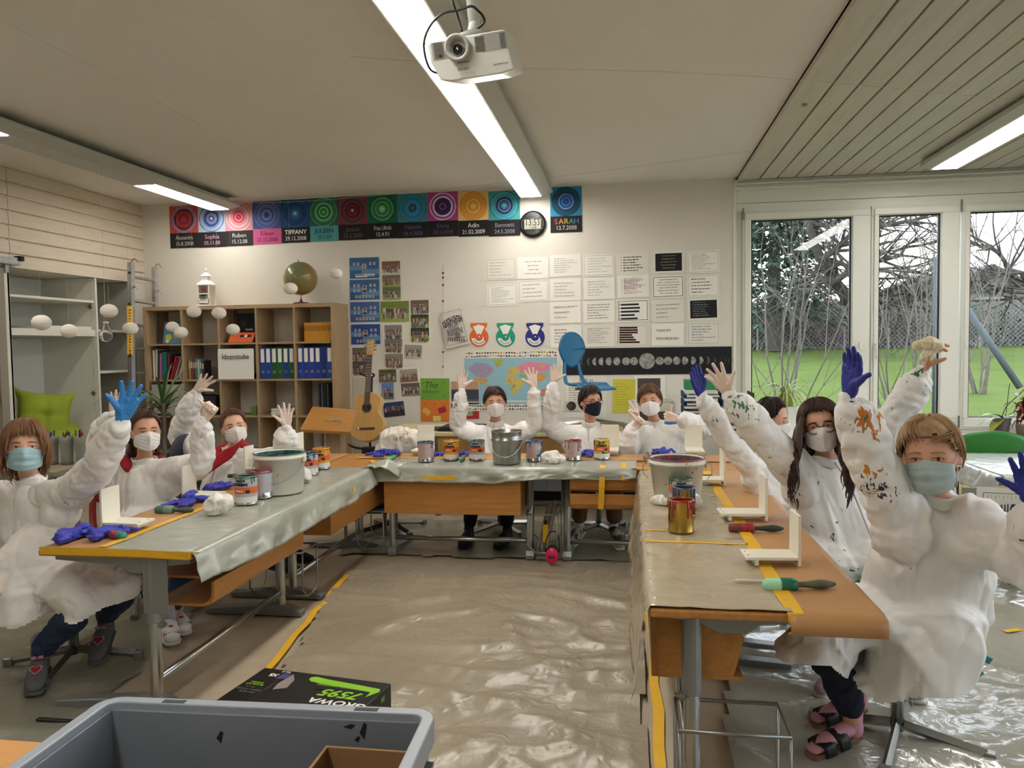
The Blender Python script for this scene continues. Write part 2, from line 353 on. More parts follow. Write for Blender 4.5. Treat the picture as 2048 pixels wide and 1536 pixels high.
PANE = bpy.data.materials.new('window_pane'); PANE.use_nodes = True
nt = PANE.node_tree; nt.nodes.clear(); o_ = nt.nodes.new('ShaderNodeOutputMaterial'); tr_ = nt.nodes.new('ShaderNodeBsdfTransparent'); gl_ = nt.nodes.new('ShaderNodeBsdfGlossy'); gl_.inputs['Roughness'].default_value = .0
mx_ = nt.nodes.new('ShaderNodeMixShader'); fr_ = nt.nodes.new('ShaderNodeFresnel'); fr_.inputs[0].default_value = 1.35
tr_.inputs[0].default_value = (.95, .95, .95, 1)
nt.links.new(fr_.outputs[0], mx_.inputs[0]); nt.links.new(tr_.outputs[0], mx_.inputs[1]); nt.links.new(gl_.outputs[0], mx_.inputs[2]); nt.links.new(mx_.outputs[0], o_.inputs[0])
window('window_1', 1.05, 2.195, g=(1.13, 2.03, .705, 2.575), handle=(2.11, True, False))
window('window_2', 2.205, 2.965, g=(2.27, 2.80, .705, 2.575), handle=(2.235, False, True))
window('window_3', 2.985, 4.05, g=(3.05, 3.97, .705, 2.575), handle=(3.02, False, False))
# window sill, panel below
b = MB(); b.bx(1.02, XR, 7.14, YB+.01, .52, .56); struct('trim_5', b, mat('sill_white', '#e3e2d8', .3), bevel=.006)
b = MB(); b.bx(1.04, XR, 7.2, 7.24, 0, .52); struct('trim_6', b, mat('sill_panel', '#d9c98c', .5))
# right wall with its own windows (outside the frame; gives the daylight on the right tables)
wr = MB(); wr.bx(XR, XR+.25, YN-.1, YB+.2, -.1, .7); wr.bx(XR, XR+.25, YN-.1, YB+.2, 2.6, 3.05)
for y0, y1 in ((YN-.1, -1.4), (.4, .7), (2.6, 2.9), (4.8, 5.1), (7.0, YB+.2)): wr.bx(XR, XR+.25, y0, y1, .7, 2.6)
struct('wall_right', wr, plaster)
for k, (y0, y1) in enumerate(((-1.4, .4), (.7, 2.6), (2.9, 4.8), (5.1, 7.0))):
    f = MB(); f.bx(XR+.02, XR+.1, y0, y1, .7, .78); f.bx(XR+.02, XR+.1, y0, y1, 2.52, 2.6)
    for yy in (y0, (y0+y1)/2-.035, y1-.07): f.bx(XR+.02, XR+.1, yy, yy+.07, .78, 2.52)
    w_ = struct('window_%d' % (k+4), f, frame_m, bevel=.004)
    p = MB(); p.bx(XR+.055, XR+.061, y0+.07, y1-.07, .78, 2.52); obj('pane', p, PANE, w_)
# service hatch on the back wall behind the guitar
b = MB(); b.bx(-2.84, -2.63, YB-.006, YB-.001, .74, 1.12); struct('trim_7', b, mat('hatch', '#cfc9ba', .6), bevel=.002)

# ------------------------------------------------------------------ outdoors
LZ = lambda y: -.15 if y < 10 else (-.15+(y-10)/20*1.3 if y < 30 else 1.15+(y-30)*.02)
grass_m = mat('lawn_grass', '#52612a', .95, col2='#455522', ns=1.2, bump=.6, bs=40, spec=.15)
b = MB(); ys = [7.95, 9, 10, 14, 18, 22, 26, 30, 36, 50, 90]; xs = [-14, -4, 0, 4, 8, 14, 22, 34, 60]
b.grid(lambda u, v: (xs[round(u*8)], ys[round(v*10)], LZ(ys[round(v*10)])), 8, 10)
g_ = obj('lawn', b, grass_m); tag(g_, 'green lawn rising gently behind the windows', 'lawn', kind='structure')
# grass beyond the right-hand windows
b = MB(); b.bx(XR+.3, XR+60, YN-30, 7.9, -.3, -.2); g2 = obj('meadow', b, grass_m); tag(g2, 'grass ground outside the right wall', 'lawn', kind='structure')
bark = mat('grey_bark', '#6c655e', .9, col2='#524c46', ns=12)
bark_d = mat('dark_bark', '#4a4540', .9, col2='#3a3632', ns=8)
def branch(mb, p, d, L, r, lv, spread=.5, up=.15, seg=4, n=5, rn=rnd, kids=3, sh=.62):
    pts = [p]; q = np.array(p); dd = np.array(d)
    for i in range(seg):
        dd = dd+np.array([rn.gauss(0, .11), rn.gauss(0, .11), rn.gauss(0, .07)+up*.12]); dd /= np.linalg.norm(dd); q = q+dd*L/seg; pts.append(q)
    mb.tube(pts, [r*(1-.6*i/seg) for i in range(seg+1)], n if lv > 1 else 4, cap=False)
    if lv:
        for k in range(kids):
            i = rn.randint(1, seg); a = np.array([rn.gauss(0, 1), rn.gauss(0, 1), rn.gauss(0, .6)]); a /= np.linalg.norm(a)
            nd = dd*(1-spread)+a*spread; nd /= np.linalg.norm(nd)
            branch(mb, pts[i], nd, L*sh*rn.uniform(.7, 1.15), r*(1-.6*i/seg)*.62, lv-1, spread, up, 3, n, rn, kids, sh)
def shrub(px, py, Y, stems, H, lab, nm='bare_shrub', r=.02, lv=3, seed=1, m=bark, lean=.25, kids=3):
    rn = random.Random(seed); c = PY(px, py, Y); z0 = LZ(Y); b = MB()
    for k in range(stems):
        a = rn.uniform(-1, 1); branch(b, np.array([c[0]+a*.1, Y+rn.uniform(-.1, .1), z0]), np.array([a*lean+rn.gauss(0, .08), rn.gauss(0, .1), 1.]), H*rn.uniform(.75, 1.05), r*rn.uniform(.6, 1), lv, .42, .5, 6, 5, rn, kids)
    return tag(obj(nm, b, m, smooth=True, loc=(c[0], Y, z0)), lab, 'shrub')
shrub(1575, 770, 10.8, 7, 2.7, 'bare pale multi-stemmed shrub outside the left window', seed=3, lv=3)
shrub(1795, 780, 11.2, 6, 2.6, 'bare thin shrub outside the narrow middle window', seed=5, lv=3)
shrub(1960, 740, 17, 6, 3.8, 'bare bushy shrub outside the right window behind the steel pole', seed=9, lv=3, r=.03)
shrub(1835, 700, 20, 5, 3.6, 'low bare shrub near the fence seen through the middle window', seed=13, lv=3, r=.03)
# big bare tree reaching across the windows
rn = random.Random(21); b = MB(); tb = PY(1870, 697, 27); trunk = [tuple(PY(1748, 700, 27)), tuple(PY(1728, 650, 27)), tuple(PY(1700, 605, 27)), tuple(PY(1648, 530, 26.6)), tuple(PY(1615, 440, 26.2)), tuple(PY(1600, 330, 26))]
b.tube(trunk, [.26, .24, .2, .15, .12, .08], 8, smooth=3)
def tw(p0, p1, r, lv, m=8, hang=.1):
    p0 = np.array(p0); p1 = np.array(p1); L = np.linalg.norm(p1-p0); pts = [p0+(p1-p0)*i/m+np.array([rn.gauss(0, .12), rn.gauss(0, .3), rn.gauss(0, .12)])*(i > 0) for i in range(m+1)]
    b.tube(pts, [r*(1-.75*i/m) for i in range(m+1)], 5, cap=False)
    for i in range(1, m+1):
        for k in range(3):
            a = np.array([rn.gauss(0, 1), rn.gauss(0, .5), rn.gauss(0, .7)]); a /= np.linalg.norm(a); d_ = (p1-p0)/L*.5+a*.7; d_ /= np.linalg.norm(d_)
            branch(b, pts[i], d_, rn.uniform(1.0, 2.1), r*(1-.75*i/m)*.5+.006, lv, .5, .1, 4, 4, rn, 3, .6)
for (a, c, r) in (((1648, 560), (1560, 590), .12), ((1700, 605), (1900, 555), .12), ((1660, 570), (1880, 470), .12), ((1640, 520), (1860, 560), .1), ((1640, 520), (1890, 405), .12), ((1615, 440), (1840, 440), .1), ((1615, 440), (1720, 420), .08), ((1700, 600), (1880, 620), .08), ((1600, 370), (1760, 400), .07), ((2070, 560), (1930, 470), .1), ((2090, 600), (1940, 560), .1)):
    tw(PY(*a, 26.4), PY(*c, 25.5), r, 1)
o = obj('bare_tree', b, bark_d, smooth=True, loc=(tb[0]+3, 27, LZ(27))); tag(o, 'large bare tree with leaning trunk and branches across the windows', 'tree')
# conifer behind
leafc = mat('conifer_needles', '#43564a', .9, col2='#2c3d33', ns=3)
t = thing('conifer_tree', 'tall dense dark green conifer behind the left window', 'tree', tuple(PY(1545, 697, 29)*[1, 1, 0]+[0, 0, 1.1]), world=True)
c0 = PY(1548, 690, 29); b = MB(); b.tube([(c0[0], 29, 1.1), (c0[0], 29, 8.5)], [.3, .1], 8); obj('trunk', b, bark_d, t)
b = MB(); rn = random.Random(4)
for i in range(5200):
    z = 2.4+rn.random()**.8*7.5; rr = 1.9*(1-(z-2)/9.5)+.25; a = rn.uniform(0, 2*pi); q = rr*rn.uniform(.2, 1.15); p = np.array([c0[0]+q*cos(a), 29+q*sin(a), z-q*.25])
    for k in range(3):
        d1 = np.array([cos(a)+rn.gauss(0, .5), sin(a)+rn.gauss(0, .5), rn.gauss(-.35, .3)])*rn.uniform(.14, .28); d2 = np.array([rn.gauss(0, 1), rn.gauss(0, 1), rn.gauss(0, 1)])*.04
        b.add([p, p+d1*.5+d2, p+d1, p+d1*.5-d2], [(0, 1, 2, 3)])
obj('needles', b, leafc, t)['kind'] = 'stuff'
# hedge of tangled twigs behind the fence
tang = mat('dry_twigs', '#7d746c', .95, col2='#5c574d', ns=2)
tang2 = mat('green_twigs', '#6e7a55', .95)
for hi, (x0, x1, col, lab) in enumerate(((1480, 1620, tang, 'tangle of dry brown hedge twigs behind the lawn, left window'), (1620, 1760, mat('plum_twigs', '#7a6a6a', .95), 'purplish bare hedge behind the lawn at the left window edge'), (1755, 1900, tang, 'grey bare hedge behind the lawn in the middle window'), (1900, 2100, mat('grey_green_twigs', '#6d7067', .95), 'grey green hedge behind the lawn in the right window'))):
    rn = random.Random(hi+40); b = MB(); a = PY(x0, 697, 30)[0]; c = PY(x1, 697, 30)[0]
    for i in range(900):
        x = rn.uniform(a, c); y = rn.uniform(30, 32.5); z = 1.05; h = rn.uniform(.8, 2.0); d_ = np.array([rn.gauss(0, .45), rn.gauss(0, .3), 1.])
        pts = [np.array([x, y, z])]; 
        for s_ in range(4): pts.append(pts[-1]+d_*h/4); d_ = d_+np.array([rn.gauss(0, .3), rn.gauss(0, .3), 0])
        b.tube(pts, [.022, .018, .014, .01, .006], 3, cap=False)
        if i % 2: p = pts[rn.randint(1, 4)]; [b.add([p+np.array([rn.gauss(0, .1), 0, rn.gauss(0, .1)]) for _ in range(3)], [(0, 1, 2)]) for _ in range(3)]
    o = obj('hedge', b, col, loc=((a+c)/2, 31, 1.1)); tag(o, lab, 'hedge')
b = MB(); b.grid(lambda u, v: (-2+u*45, 33.2, .9+v*(1.7+.35*sin(u*37)+.25*sin(u*91))), 90, 1); o = obj('hedge_backing', b, mat('far_scrub', '#6a675f', 1, col2='#545149', ns=1.5, bump=1, bs=8), solid=.5); tag(o, 'dark mass of scrub closing the view behind the hedges', 'hedge')
# chain link fence
t = thing('chain_link_fence', 'tall grey chain link fence between lawn and hedges', 'fence', (8, 29.6, 1.1), world=True)
fm = mat('galvanised_wire', '#7c8082', .6)
xa, xb = PY(1490, 690, 29.6)[0], PY(2080, 690, 29.6)[0]; b = MB(); H = 1.72; k = 0
s_ = .16; xx = xa-H
while xx < xb:
    b.tube([(max(xx, xa), 29.6, 1.15+max(0, xa-xx)), (min(xx+H, xb), 29.6, 1.15+min(H, xb-xx))], .006, 3, cap=False); b.tube([(max(xx, xa), 29.6, 1.15+H-max(0, xa-xx)), (min(xx+H, xb), 29.6, 1.15+H-min(H, xb-xx))], .006, 3, cap=False); xx += s_
obj('wire_mesh', b, fm, t)['kind'] = 'stuff'
for i in range(7):
    b = MB(); x = xa+(xb-xa)*(i+.3)/6.6; b.tube([(x, 29.6, 1.0), (x, 29.6, 2.95)], .035, 6); obj('post', b, fm, t)
b = MB(); b.tube([(xa, 29.6, 2.87), (xb, 29.6, 2.87)], .02, 5); obj('top_rail', b, fm, t)
# steel poles
b = MB(); b.tube([PY(1925, 605, 12), PY(2040, 775, 11.4)], .045, 12); o = obj('steel_pole', b, mat('galvanised_pole', '#454b4e', .8), smooth=True); tag(o, 'slanting grey steel pole outside the right window', 'pole')
b = MB(); c = PY(1874, 600, 13); b.tube([(c[0], 13, LZ(13)), (c[0], 13, PY(1874, 515, 13)[2])], .055, 12); o = obj('steel_pole', b, mat('galvanised_pole2', '#444c50', .8), smooth=True); tag(o, 'upright grey steel pole at the right edge of the middle window', 'pole')
# houses far behind
def house(x, y, w, dpt, h, rh, wallm, roofm, lab, wins):
    t = thing('house', lab, 'house', (x, y, 1), world=True)
    b = MB(); b.bx(x-w/2, x+w/2, y, y+dpt, .8, h); b.add([(x-w/2, y, h), (x+w/2, y, h), (x, y, h+rh), (x-w/2, y+dpt, h), (x+w/2, y+dpt, h), (x, y+dpt, h+rh)], [(0, 1, 2), (5, 4, 3)]); obj('wall', b, wallm, t)
    for s in (-1, 1):
        b = MB(); b.add([(x+s*(w/2+.4), y-.4, h-.2), (x, y-.4, h+rh+.05), (x, y+dpt+.4, h+rh+.05), (x+s*(w/2+.4), y+dpt+.4, h-.2)], [(0, 1, 2, 3)]); obj('roof', b, roofm, t, solid=.15)
    for (wx, wz, ww, wh) in wins:
        b = MB(); b.bx(x+wx-ww/2, x+wx+ww/2, y-.06, y+.02, wz-wh/2, wz+wh/2); f = obj('window', b, frame_m, t); b = MB(); b.bx(x+wx-ww/2+.08, x+wx+ww/2-.08, y-.09, y-.05, wz-wh/2+.08, wz+wh/2-.08); obj('window_pane', b, mat('far_glass', '#9fb0bb', .1), f)
c = PY(1978, 600, 46); house(c[0], 46, 5.0, 7, 4.1, 1.3, mat('house_wall', '#625f5b', .9), mat('house_roof', '#4e4642', .9), 'far gabled house with one white window seen in the right window', [(-.3, 3.7, .9, .8)])
c = PY(1845, 620, 44); house(c[0]+1, 44, 7.5, 6, 3.4, 1.5, mat('shed_wall', '#635f5e', .9), mat('shed_roof', '#54514f', .9), 'low far house with dark roof behind the hedge in the middle window', [(-2.5, 2.2, .9, .9), (0, 2.2, .9, .9)])
# garden grasses by the right windows
gcol = [mat('dry_grass', '#7d7858', .9), mat('green_grass', '#53673a', .9), mat('dark_grass', '#435036', .9)]
for gi, (px, w, n_, lab) in enumerate(((1905, 140, 900, 'thick tuft of dry garden grass right of the bare shrub'), (2030, 160, 1000, 'mixed green and straw grasses under the slanting pole'), (1800, 90, 350, 'low grass tuft at the foot of the middle window shrub'))):
    rn = random.Random(gi+77); b = MB()
    for i in range(n_):
        b.cur = rn.randint(0, 2); p = PZ(px+rn.uniform(-w/2, w/2), 830, .0); y = rn.uniform(9.0, 11.0); x = p[0]*y/p[1]; h = rn.uniform(.25, .6); z = LZ(y); lx, ly = rn.gauss(0, .18), rn.gauss(0, .15); q = rn.uniform(.006, .012)
        b.add([(x-q, y, z), (x+q, y, z), (x+lx*.4+q, y+ly*.4, z+h*.6), (x+lx*.4-q, y+ly*.4, z+h*.6), (x+lx, y+ly, z+h*rn.uniform(.7, 1))], [(0, 1, 2, 3), (3, 2, 4)])
    o = obj('ornamental_grass', b, gcol); tag(o, lab, 'grass', kind='stuff')

# ------------------------------------------------------------------ ceiling lamps
diff_m = mat('lamp_diffuser', '#fff9f1', .5, emit=LAMP_E)
house_m = mat('lamp_housing', '#b9bab4', .5)
def lamp(label, x0, y0, y1, segs, z=2.86, hw=.10, hside=1, grp='long ceiling lamps'):
    t = thing('ceiling_lamp', label, 'ceiling lamp', (x0+.1, (y0+y1)/2, 2.98), world=True)
    b = MB(); X0, X1 = x0-.012, x0+.2+.012
    prof = [(X0, z), (X0, z+.06), (X0+.03, 2.945), (X1+hw*.4, 2.945), (X1+hw, z+.06), (X1+hw, z+.03), (X1, z)]
    if hside < 0: prof = [(2*(x0+.1)-a, c) for a, c in prof][::-1]
    n = len(prof); b.add([(a, y, c) for y in (y0, y1) for a, c in prof], [tuple(range(n)), tuple(range(2*n-1, n-1, -1))]+[(i, n+i, n+(i+1) % n, (i+1) % n) for i in range(n)])
    obj('housing', b, house_m, t, bevel=.003)
    for (a, c) in segs:
        b = MB(); b.bx(x0+.004, x0+.196, a+.006, c-.006, z-.004, z+.002); obj('diffuser', b, diff_m, t)
        b = MB(); b.bx(x0, x0+.2, a-.006, a+.004, z-.006, z); obj('end_strip', b, white_paint, t)
    return t
lamp('long white ceiling lamp in the middle, running to the back wall beside the clock', -1.045, -1.5, 7.46, [(7.46-1.28*(k+1), 7.46-1.28*k) for k in range(7)])
lamp('ceiling lamp on the left ending above the circle paintings', -4.25, .5, 7.44, [(6.16, 7.42), (2.9, 4.6)])
lamp('ceiling lamp under the boarded ceiling by the windows', 2.50, -1.5, 7.02, [(6.5, 7.0), (5.22, 6.5), (3.94, 5.22), (2.66, 3.94)], z=2.85, hside=-1, hw=.07)
for x0 in (-4.15, -.95, 2.6): pass
# ------------------------------------------------------------------ things on the back wall
def cm(h, rough=.75): return mat('print_'+h.strip('#'), h, rough)
def sheet(name, label, cat, px, py, w, h, m, rot=0, dy=.003, Y=YB, group=None, th=.0015, curl=0):
    c = PY(px, py, Y-dy) if not isinstance(px, (tuple, list, np.ndarray)) else px
    b = MB()
    if curl:
        b.grid(lambda u, v: ((u-.5)*w, -curl*(abs(2*u-1)**3)*(1-v)*.8-curl*.5*max(0, .35-v)**2*8, (v-.5)*h), 8, 8)
    else: b.bx(-w/2, w/2, -th/2, th/2, -h/2, h/2)
    o = obj(name, b, m, solid=th if curl else 0); o.location = c; o.rotation_euler = (0, R(rot), 0)
    return tag(o, label, cat, group)
def rects(par, rs, m, name='print', d=.0012, mi=None):
    b = MB()
    for k, r in enumerate(rs):
        if mi: b.cur = mi[k]
        b.add([(r[0], -d, r[2]), (r[1], -d, r[2]), (r[1], -d, r[3]), (r[0], -d, r[3])], [(0, 1, 2, 3)])
    o = obj(name, b, m, par); o['kind'] = 'stuff'; return o
def border(par, w, h, t, m, inset=.012, name='border', d=.0013):
    x, z = w/2-inset, h/2-inset
    return rects(par, [(-x, x, z-t, z), (-x, x, -z, -z+t), (-x, -x+t, -z, z), (x-t, x, -z, z)], m, name, d)
def disc_list(par, ds, name='print'):
    """stack of flat coloured discs: (x, z, r, colour, depth[, r_hole])"""
    b = MB(); ms = []; 
    for (x, z, r, col, dep) in ds:
        m = cm(col)
        if m not in ms: ms.append(m)
        b.cur = ms.index(m); n = 36; wob = rnd.uniform(0, 6)
        b.add([(x+r*cos(2*pi*k/n)*(1+.012*sin(3*k*.5+wob)), -dep, z+r*sin(2*pi*k/n)*(1+.012*cos(k*.9+wob))) for k in range(n)], [tuple(range(n))])
    return obj(name, b, ms, par)
def wordlines(par, x0, x1, z0, z1, n, m, rn, th=.5, ragged=.5, name='print', d=.0013, gap=.012, center=False, bullets=False):
    rs = []; dz = (z1-z0)/max(1, n)
    for i in range(n):
        z = z1-dz*(i+.5); L = (x1-x0)*rn.uniform(1-ragged, 1); x = x0 if not center else (x0+x1-L)/2; e = x+L; t = dz*th/2
        if bullets: rs.append((x, x+.005, z-t*.8, z+t*.8)); x += .022
        while x < e:
            w = rn.uniform(.008, .03); rs.append((x, min(x+w, e), z-t*rn.uniform(.6, 1), z+t*rn.uniform(.6, 1))); x += w+rn.uniform(.004, gap*.7)
    return rects(par, rs, m, name, d)
# circle paintings with name cards
CP = [(366, 439, 'red and lilac circle painting at the left end of the row', '#b8433a', [(.44, '#8d7396'), (.35, '#5c1d2b'), (.27, '#a02c30'), (.17, '#7b2230'), (.1, '#b5343a'), (.05, '#6d4a7a')], '#1c1a1d', 'Alessandra', '15.8.2008', '#b9b3a8'),
 (423, 437, 'pale blue ring painting, second in the row', '#a9bccb', [(.48, '#5570a8'), (.43, '#9fb0cf'), (.34, '#7f93c0'), (.28, '#2f4c86'), (.2, '#7a8fc0'), (.1, '#4a3f78'), (.05, '#e8d6dc')], '#1c1a1d', 'Sophia', '05.11.08', '#c793b8'),
 (478, 434, 'pink and white ring painting, third in the row', '#cf8696', [(.48, '#d9d2cc'), (.44, '#c98e92'), (.36, '#d9b3b3'), (.3, '#d58492'), (.2, '#c43c4c'), (.15, '#dc8a92'), (.1, '#c03142'), (.04, '#d6505c')], '#1e1d1f', 'Ruben', '15.12.08', '#c3bdb8'),
 (534, 430, 'muted blue violet ring painting above the pink name card', '#2f4f88', [(.48, '#6b6c97'), (.42, '#45588f'), (.33, '#5d6aa3'), (.25, '#34508d'), (.17, '#8286ac'), (.12, '#3b5592'), (.06, '#1f2c56')], '#c9568a', 'Eileen', '23.12.2008', '#6b2350'),
 (590, 427, 'dark blue painting with a pale blue centre', '#0f4173', [(.46, '#1c5b8e'), (.42, '#0c3c72'), (.25, '#1a4f8c'), (.15, '#2a6aa3'), (.08, '#5f9cc0'), (.04, '#a7cbd6')], '#111114', 'TIFFANY', '29.12.2008', '#e6e3da'),
 (648, 424, 'green painting with pale mint rings', '#1c5c4e', [(.5, '#7fbf9c'), (.45, '#1d6b48'), (.36, '#2f8a55'), (.3, '#8fc9a0'), (.26, '#1c7040'), (.17, '#8fcd98'), (.13, '#1f7a3f'), (.06, '#6bbf6c')], '#4f9a9c', 'JULEEN', '20.1.09', '#1d5560'),
 (706, 421, 'dark maroon ring painting with an orange dot', '#7c2f45', [(.47, '#5b4d58'), (.42, '#4a3540'), (.31, '#a4243f'), (.27, '#4c1c30'), (.18, '#7d1f3a'), (.12, '#3a1b2b'), (.06, '#d98763')], '#141315', 'Janick', '23.2.2009', '#6f5a55'),
 (765, 418, 'dark green ring painting with a light green band', '#0f6152', [(.5, '#0b5145'), (.38, '#4a9a5a'), (.31, '#1e6b4a'), (.24, '#5cae68'), (.19, '#23704c'), (.12, '#6fb98a'), (.06, '#a8d6b0')], '#121214', 'Frau Ulrich', '15.4.91', '#d8d4cc'),
 (825, 416, 'teal and bright blue ring painting', '#3a7f8c', [(.5, '#2c6a7c'), (.42, '#2b8aa0'), (.35, '#1d6fb0'), (.27, '#2b88c0'), (.2, '#3b8c9c'), (.13, '#16355c'), (.09, '#27628e'), (.04, '#3a7fa0')], '#121214', 'Valentin', '28.4.2008', '#6b5a86'),
 (884, 413, 'magenta painting with white and purple rings', '#a43d82', [(.5, '#8a3a7a'), (.44, '#d9b9d6'), (.4, '#8a4a90'), (.33, '#e2d0e4'), (.28, '#3b1f5c'), (.2, '#2f1a50'), (.12, '#6a4c90'), (.07, '#2a1747')], '#121214', 'Elena', '28.4.2008', '#55496a'),
 (946, 412, 'orange painting with pale yellow rings', '#dbb878', [(.52, '#c98a34'), (.44, '#d8963c'), (.22, '#e8c27c'), (.18, '#cf8f2f'), (.13, '#e3a63a'), (.07, '#ecc65a')], '#121214', 'Adin', '21.02.2009', '#e3e0d8'),
 (1008, 411, 'turquoise painting with dark blue rings, right end of the row', '#3f9a96', [(.5, '#154a80'), (.43, '#4aa3c4'), (.38, '#3f98a4'), (.27, '#16335e'), (.21, '#6f7fb4'), (.16, '#1f4374'), (.11, '#3d8fb8'), (.05, '#7fc4b8')], '#141416', 'Bennett', '24.5.2008', '#8e8f9c'),
 (1132, 403, 'deep blue painting hung alone right of the clock', '#2f86b4', [(.5, '#123f66'), (.43, '#0f4f5c'), (.33, '#123c6e'), (.24, '#8fb8d6'), (.215, '#1c4f94'), (.15, '#3c78b8'), (.1, '#1f4a9a')], '#161517', 'SARAH', '13.7.2008', '#c8bfae')]
PB = [339, 396, 450, 505, 562, 619, 676, 734, 795, 855, 916, 977, 1040]
for k, (px, py, lab, bgc, rg, cc, nm, dt, tc_) in enumerate(CP):
    if k < 12: w = (PY(PB[k+1], py, YB)-PY(PB[k], py, YB))[0]-.001; px = (PB[k]+PB[k+1])/2
    else: w = .31
    h = .288
    o = sheet('circle_painting', lab, 'painting', px, py, w, h, cm(bgc), group='circle paintings along the top of the wall', dy=.004+.001*(k % 2))
    disc_list(o, [(0, 0, min(r*w, w/2, .142), c, .0012+.0003*i) for i, (r, c) in enumerate(rg)], 'painted_rings')
    b = MB(); ch = .155; b.bx(-w/2, w/2, -.0015, .001, -h/2-ch, -h/2+.003); cd_ = obj('name_card', b, cm(cc), o)
    cols = ['#c0453c', '#d08b3a', '#b9b04a', '#5a9a6a', '#4a7fb0'] if nm == 'SARAH' else None
    if cols:
        for i, ch_ in enumerate(nm): text(ch_, .075, cm(cols[i]), o, (-.1+.05*i, -.003, -h/2-.05))
    else: text(nm, .062, cm(tc_), o, (0, -.003, -h/2-.048), sx=min(1, .26/(.036*len(nm))), bold=.0015 if nm.isupper() else 0)
    text(dt, .058, cm(tc_), o, (0, -.003, -h/2-.112), sx=.9)
# clock
c = PY(1066, 449, YB); t = thing('wall_clock', 'round black digital wall clock with silver sides beside the paintings', 'clock', c)
b = MB(); b.lathe([(.0001, -.0), (.128, 0), (.133, .012), (.125, .03), (.105, .035), (.0001, .035)], n=40, M=Matrix.Rotation(pi/2, 3, 'X')); obj('case', b, mat('clock_black', '#1b1b1d', .35), t, smooth=True)
for s in (-1, 1):
    b = MB(); b.lathe([(.108, .033), (.136, .012), (.136, .0)], n=14, M=Matrix.Rotation(pi/2, 3, 'X'), a0=-.5 if s > 0 else pi-.5, a1=.5 if s > 0 else pi+.5); obj('silver_side', b, alu, t, smooth=True, solid=.003)
b = MB(); b.bx(-.082, .082, -.038, -.033, -.05, .045); obj('display', b, mat('lcd_grey', '#9b9c8a', .4), t)
text('13:53', .085, ink, t, (0, -.0395, .012), sx=.8); text('1 6 8', .03, ink, t, (0.005, -.0395, -.035))
for z in (-.078, .078):
    b = MB(); b.lathe([(.07, .036), (.105, .036), (.105, .04), (.07, .04)], n=18, M=Matrix.Rotation(pi/2, 3, 'X'), a0=pi/2-.75 if z > 0 else -pi/2-.75, a1=pi/2+.75 if z > 0 else -pi/2+.75); obj('trim_arc', b, mat('clock_gloss', '#2c2c2e', .2), t)
# A4 text sheets
rn = random.Random(11)
SH = [((205, 190), 'b', 5, faint), ((455, 180), 'c', 4, faint), ((712, 160), 's', 7, faint), ((975, 160), 'b', 6, faint), ((1240, 150), 'k', 6, ink), ((1525, 135), 'dark', 5, faint), ((1798, 132), 'b', 10, greyink),
      ((215, 395), 'b', 11, greyink), ((460, 360), 'b', 4, faint), ((712, 352), 's', 5, faint), ((978, 342), 's', 6, faint), ((1245, 325), 'k', 13, redink), ((1520, 328), 'bc', 6, greyink), ((1797, 320), 'b', 5, ink),
      ((712, 530), 's', 3, faint), ((975, 525), 's', 6, greyink), ((1243, 517), 'bars', 5, ink), ((1518, 520), 's', 4, faint), ((1800, 505), 'dark', 7, blueink),
      ((715, 718), 's', 5, greyink), ((975, 715), 's', 9, greyink), ((1235, 712), 'bars2', 7, darkred), ((1518, 705), 's', 2, faint), ((1800, 697), 'b', 6, blueink)]
places = ['first', 'second', 'third', 'fourth', 'fifth', 'sixth', 'seventh']; rows = ['top', 'second', 'third', 'bottom']
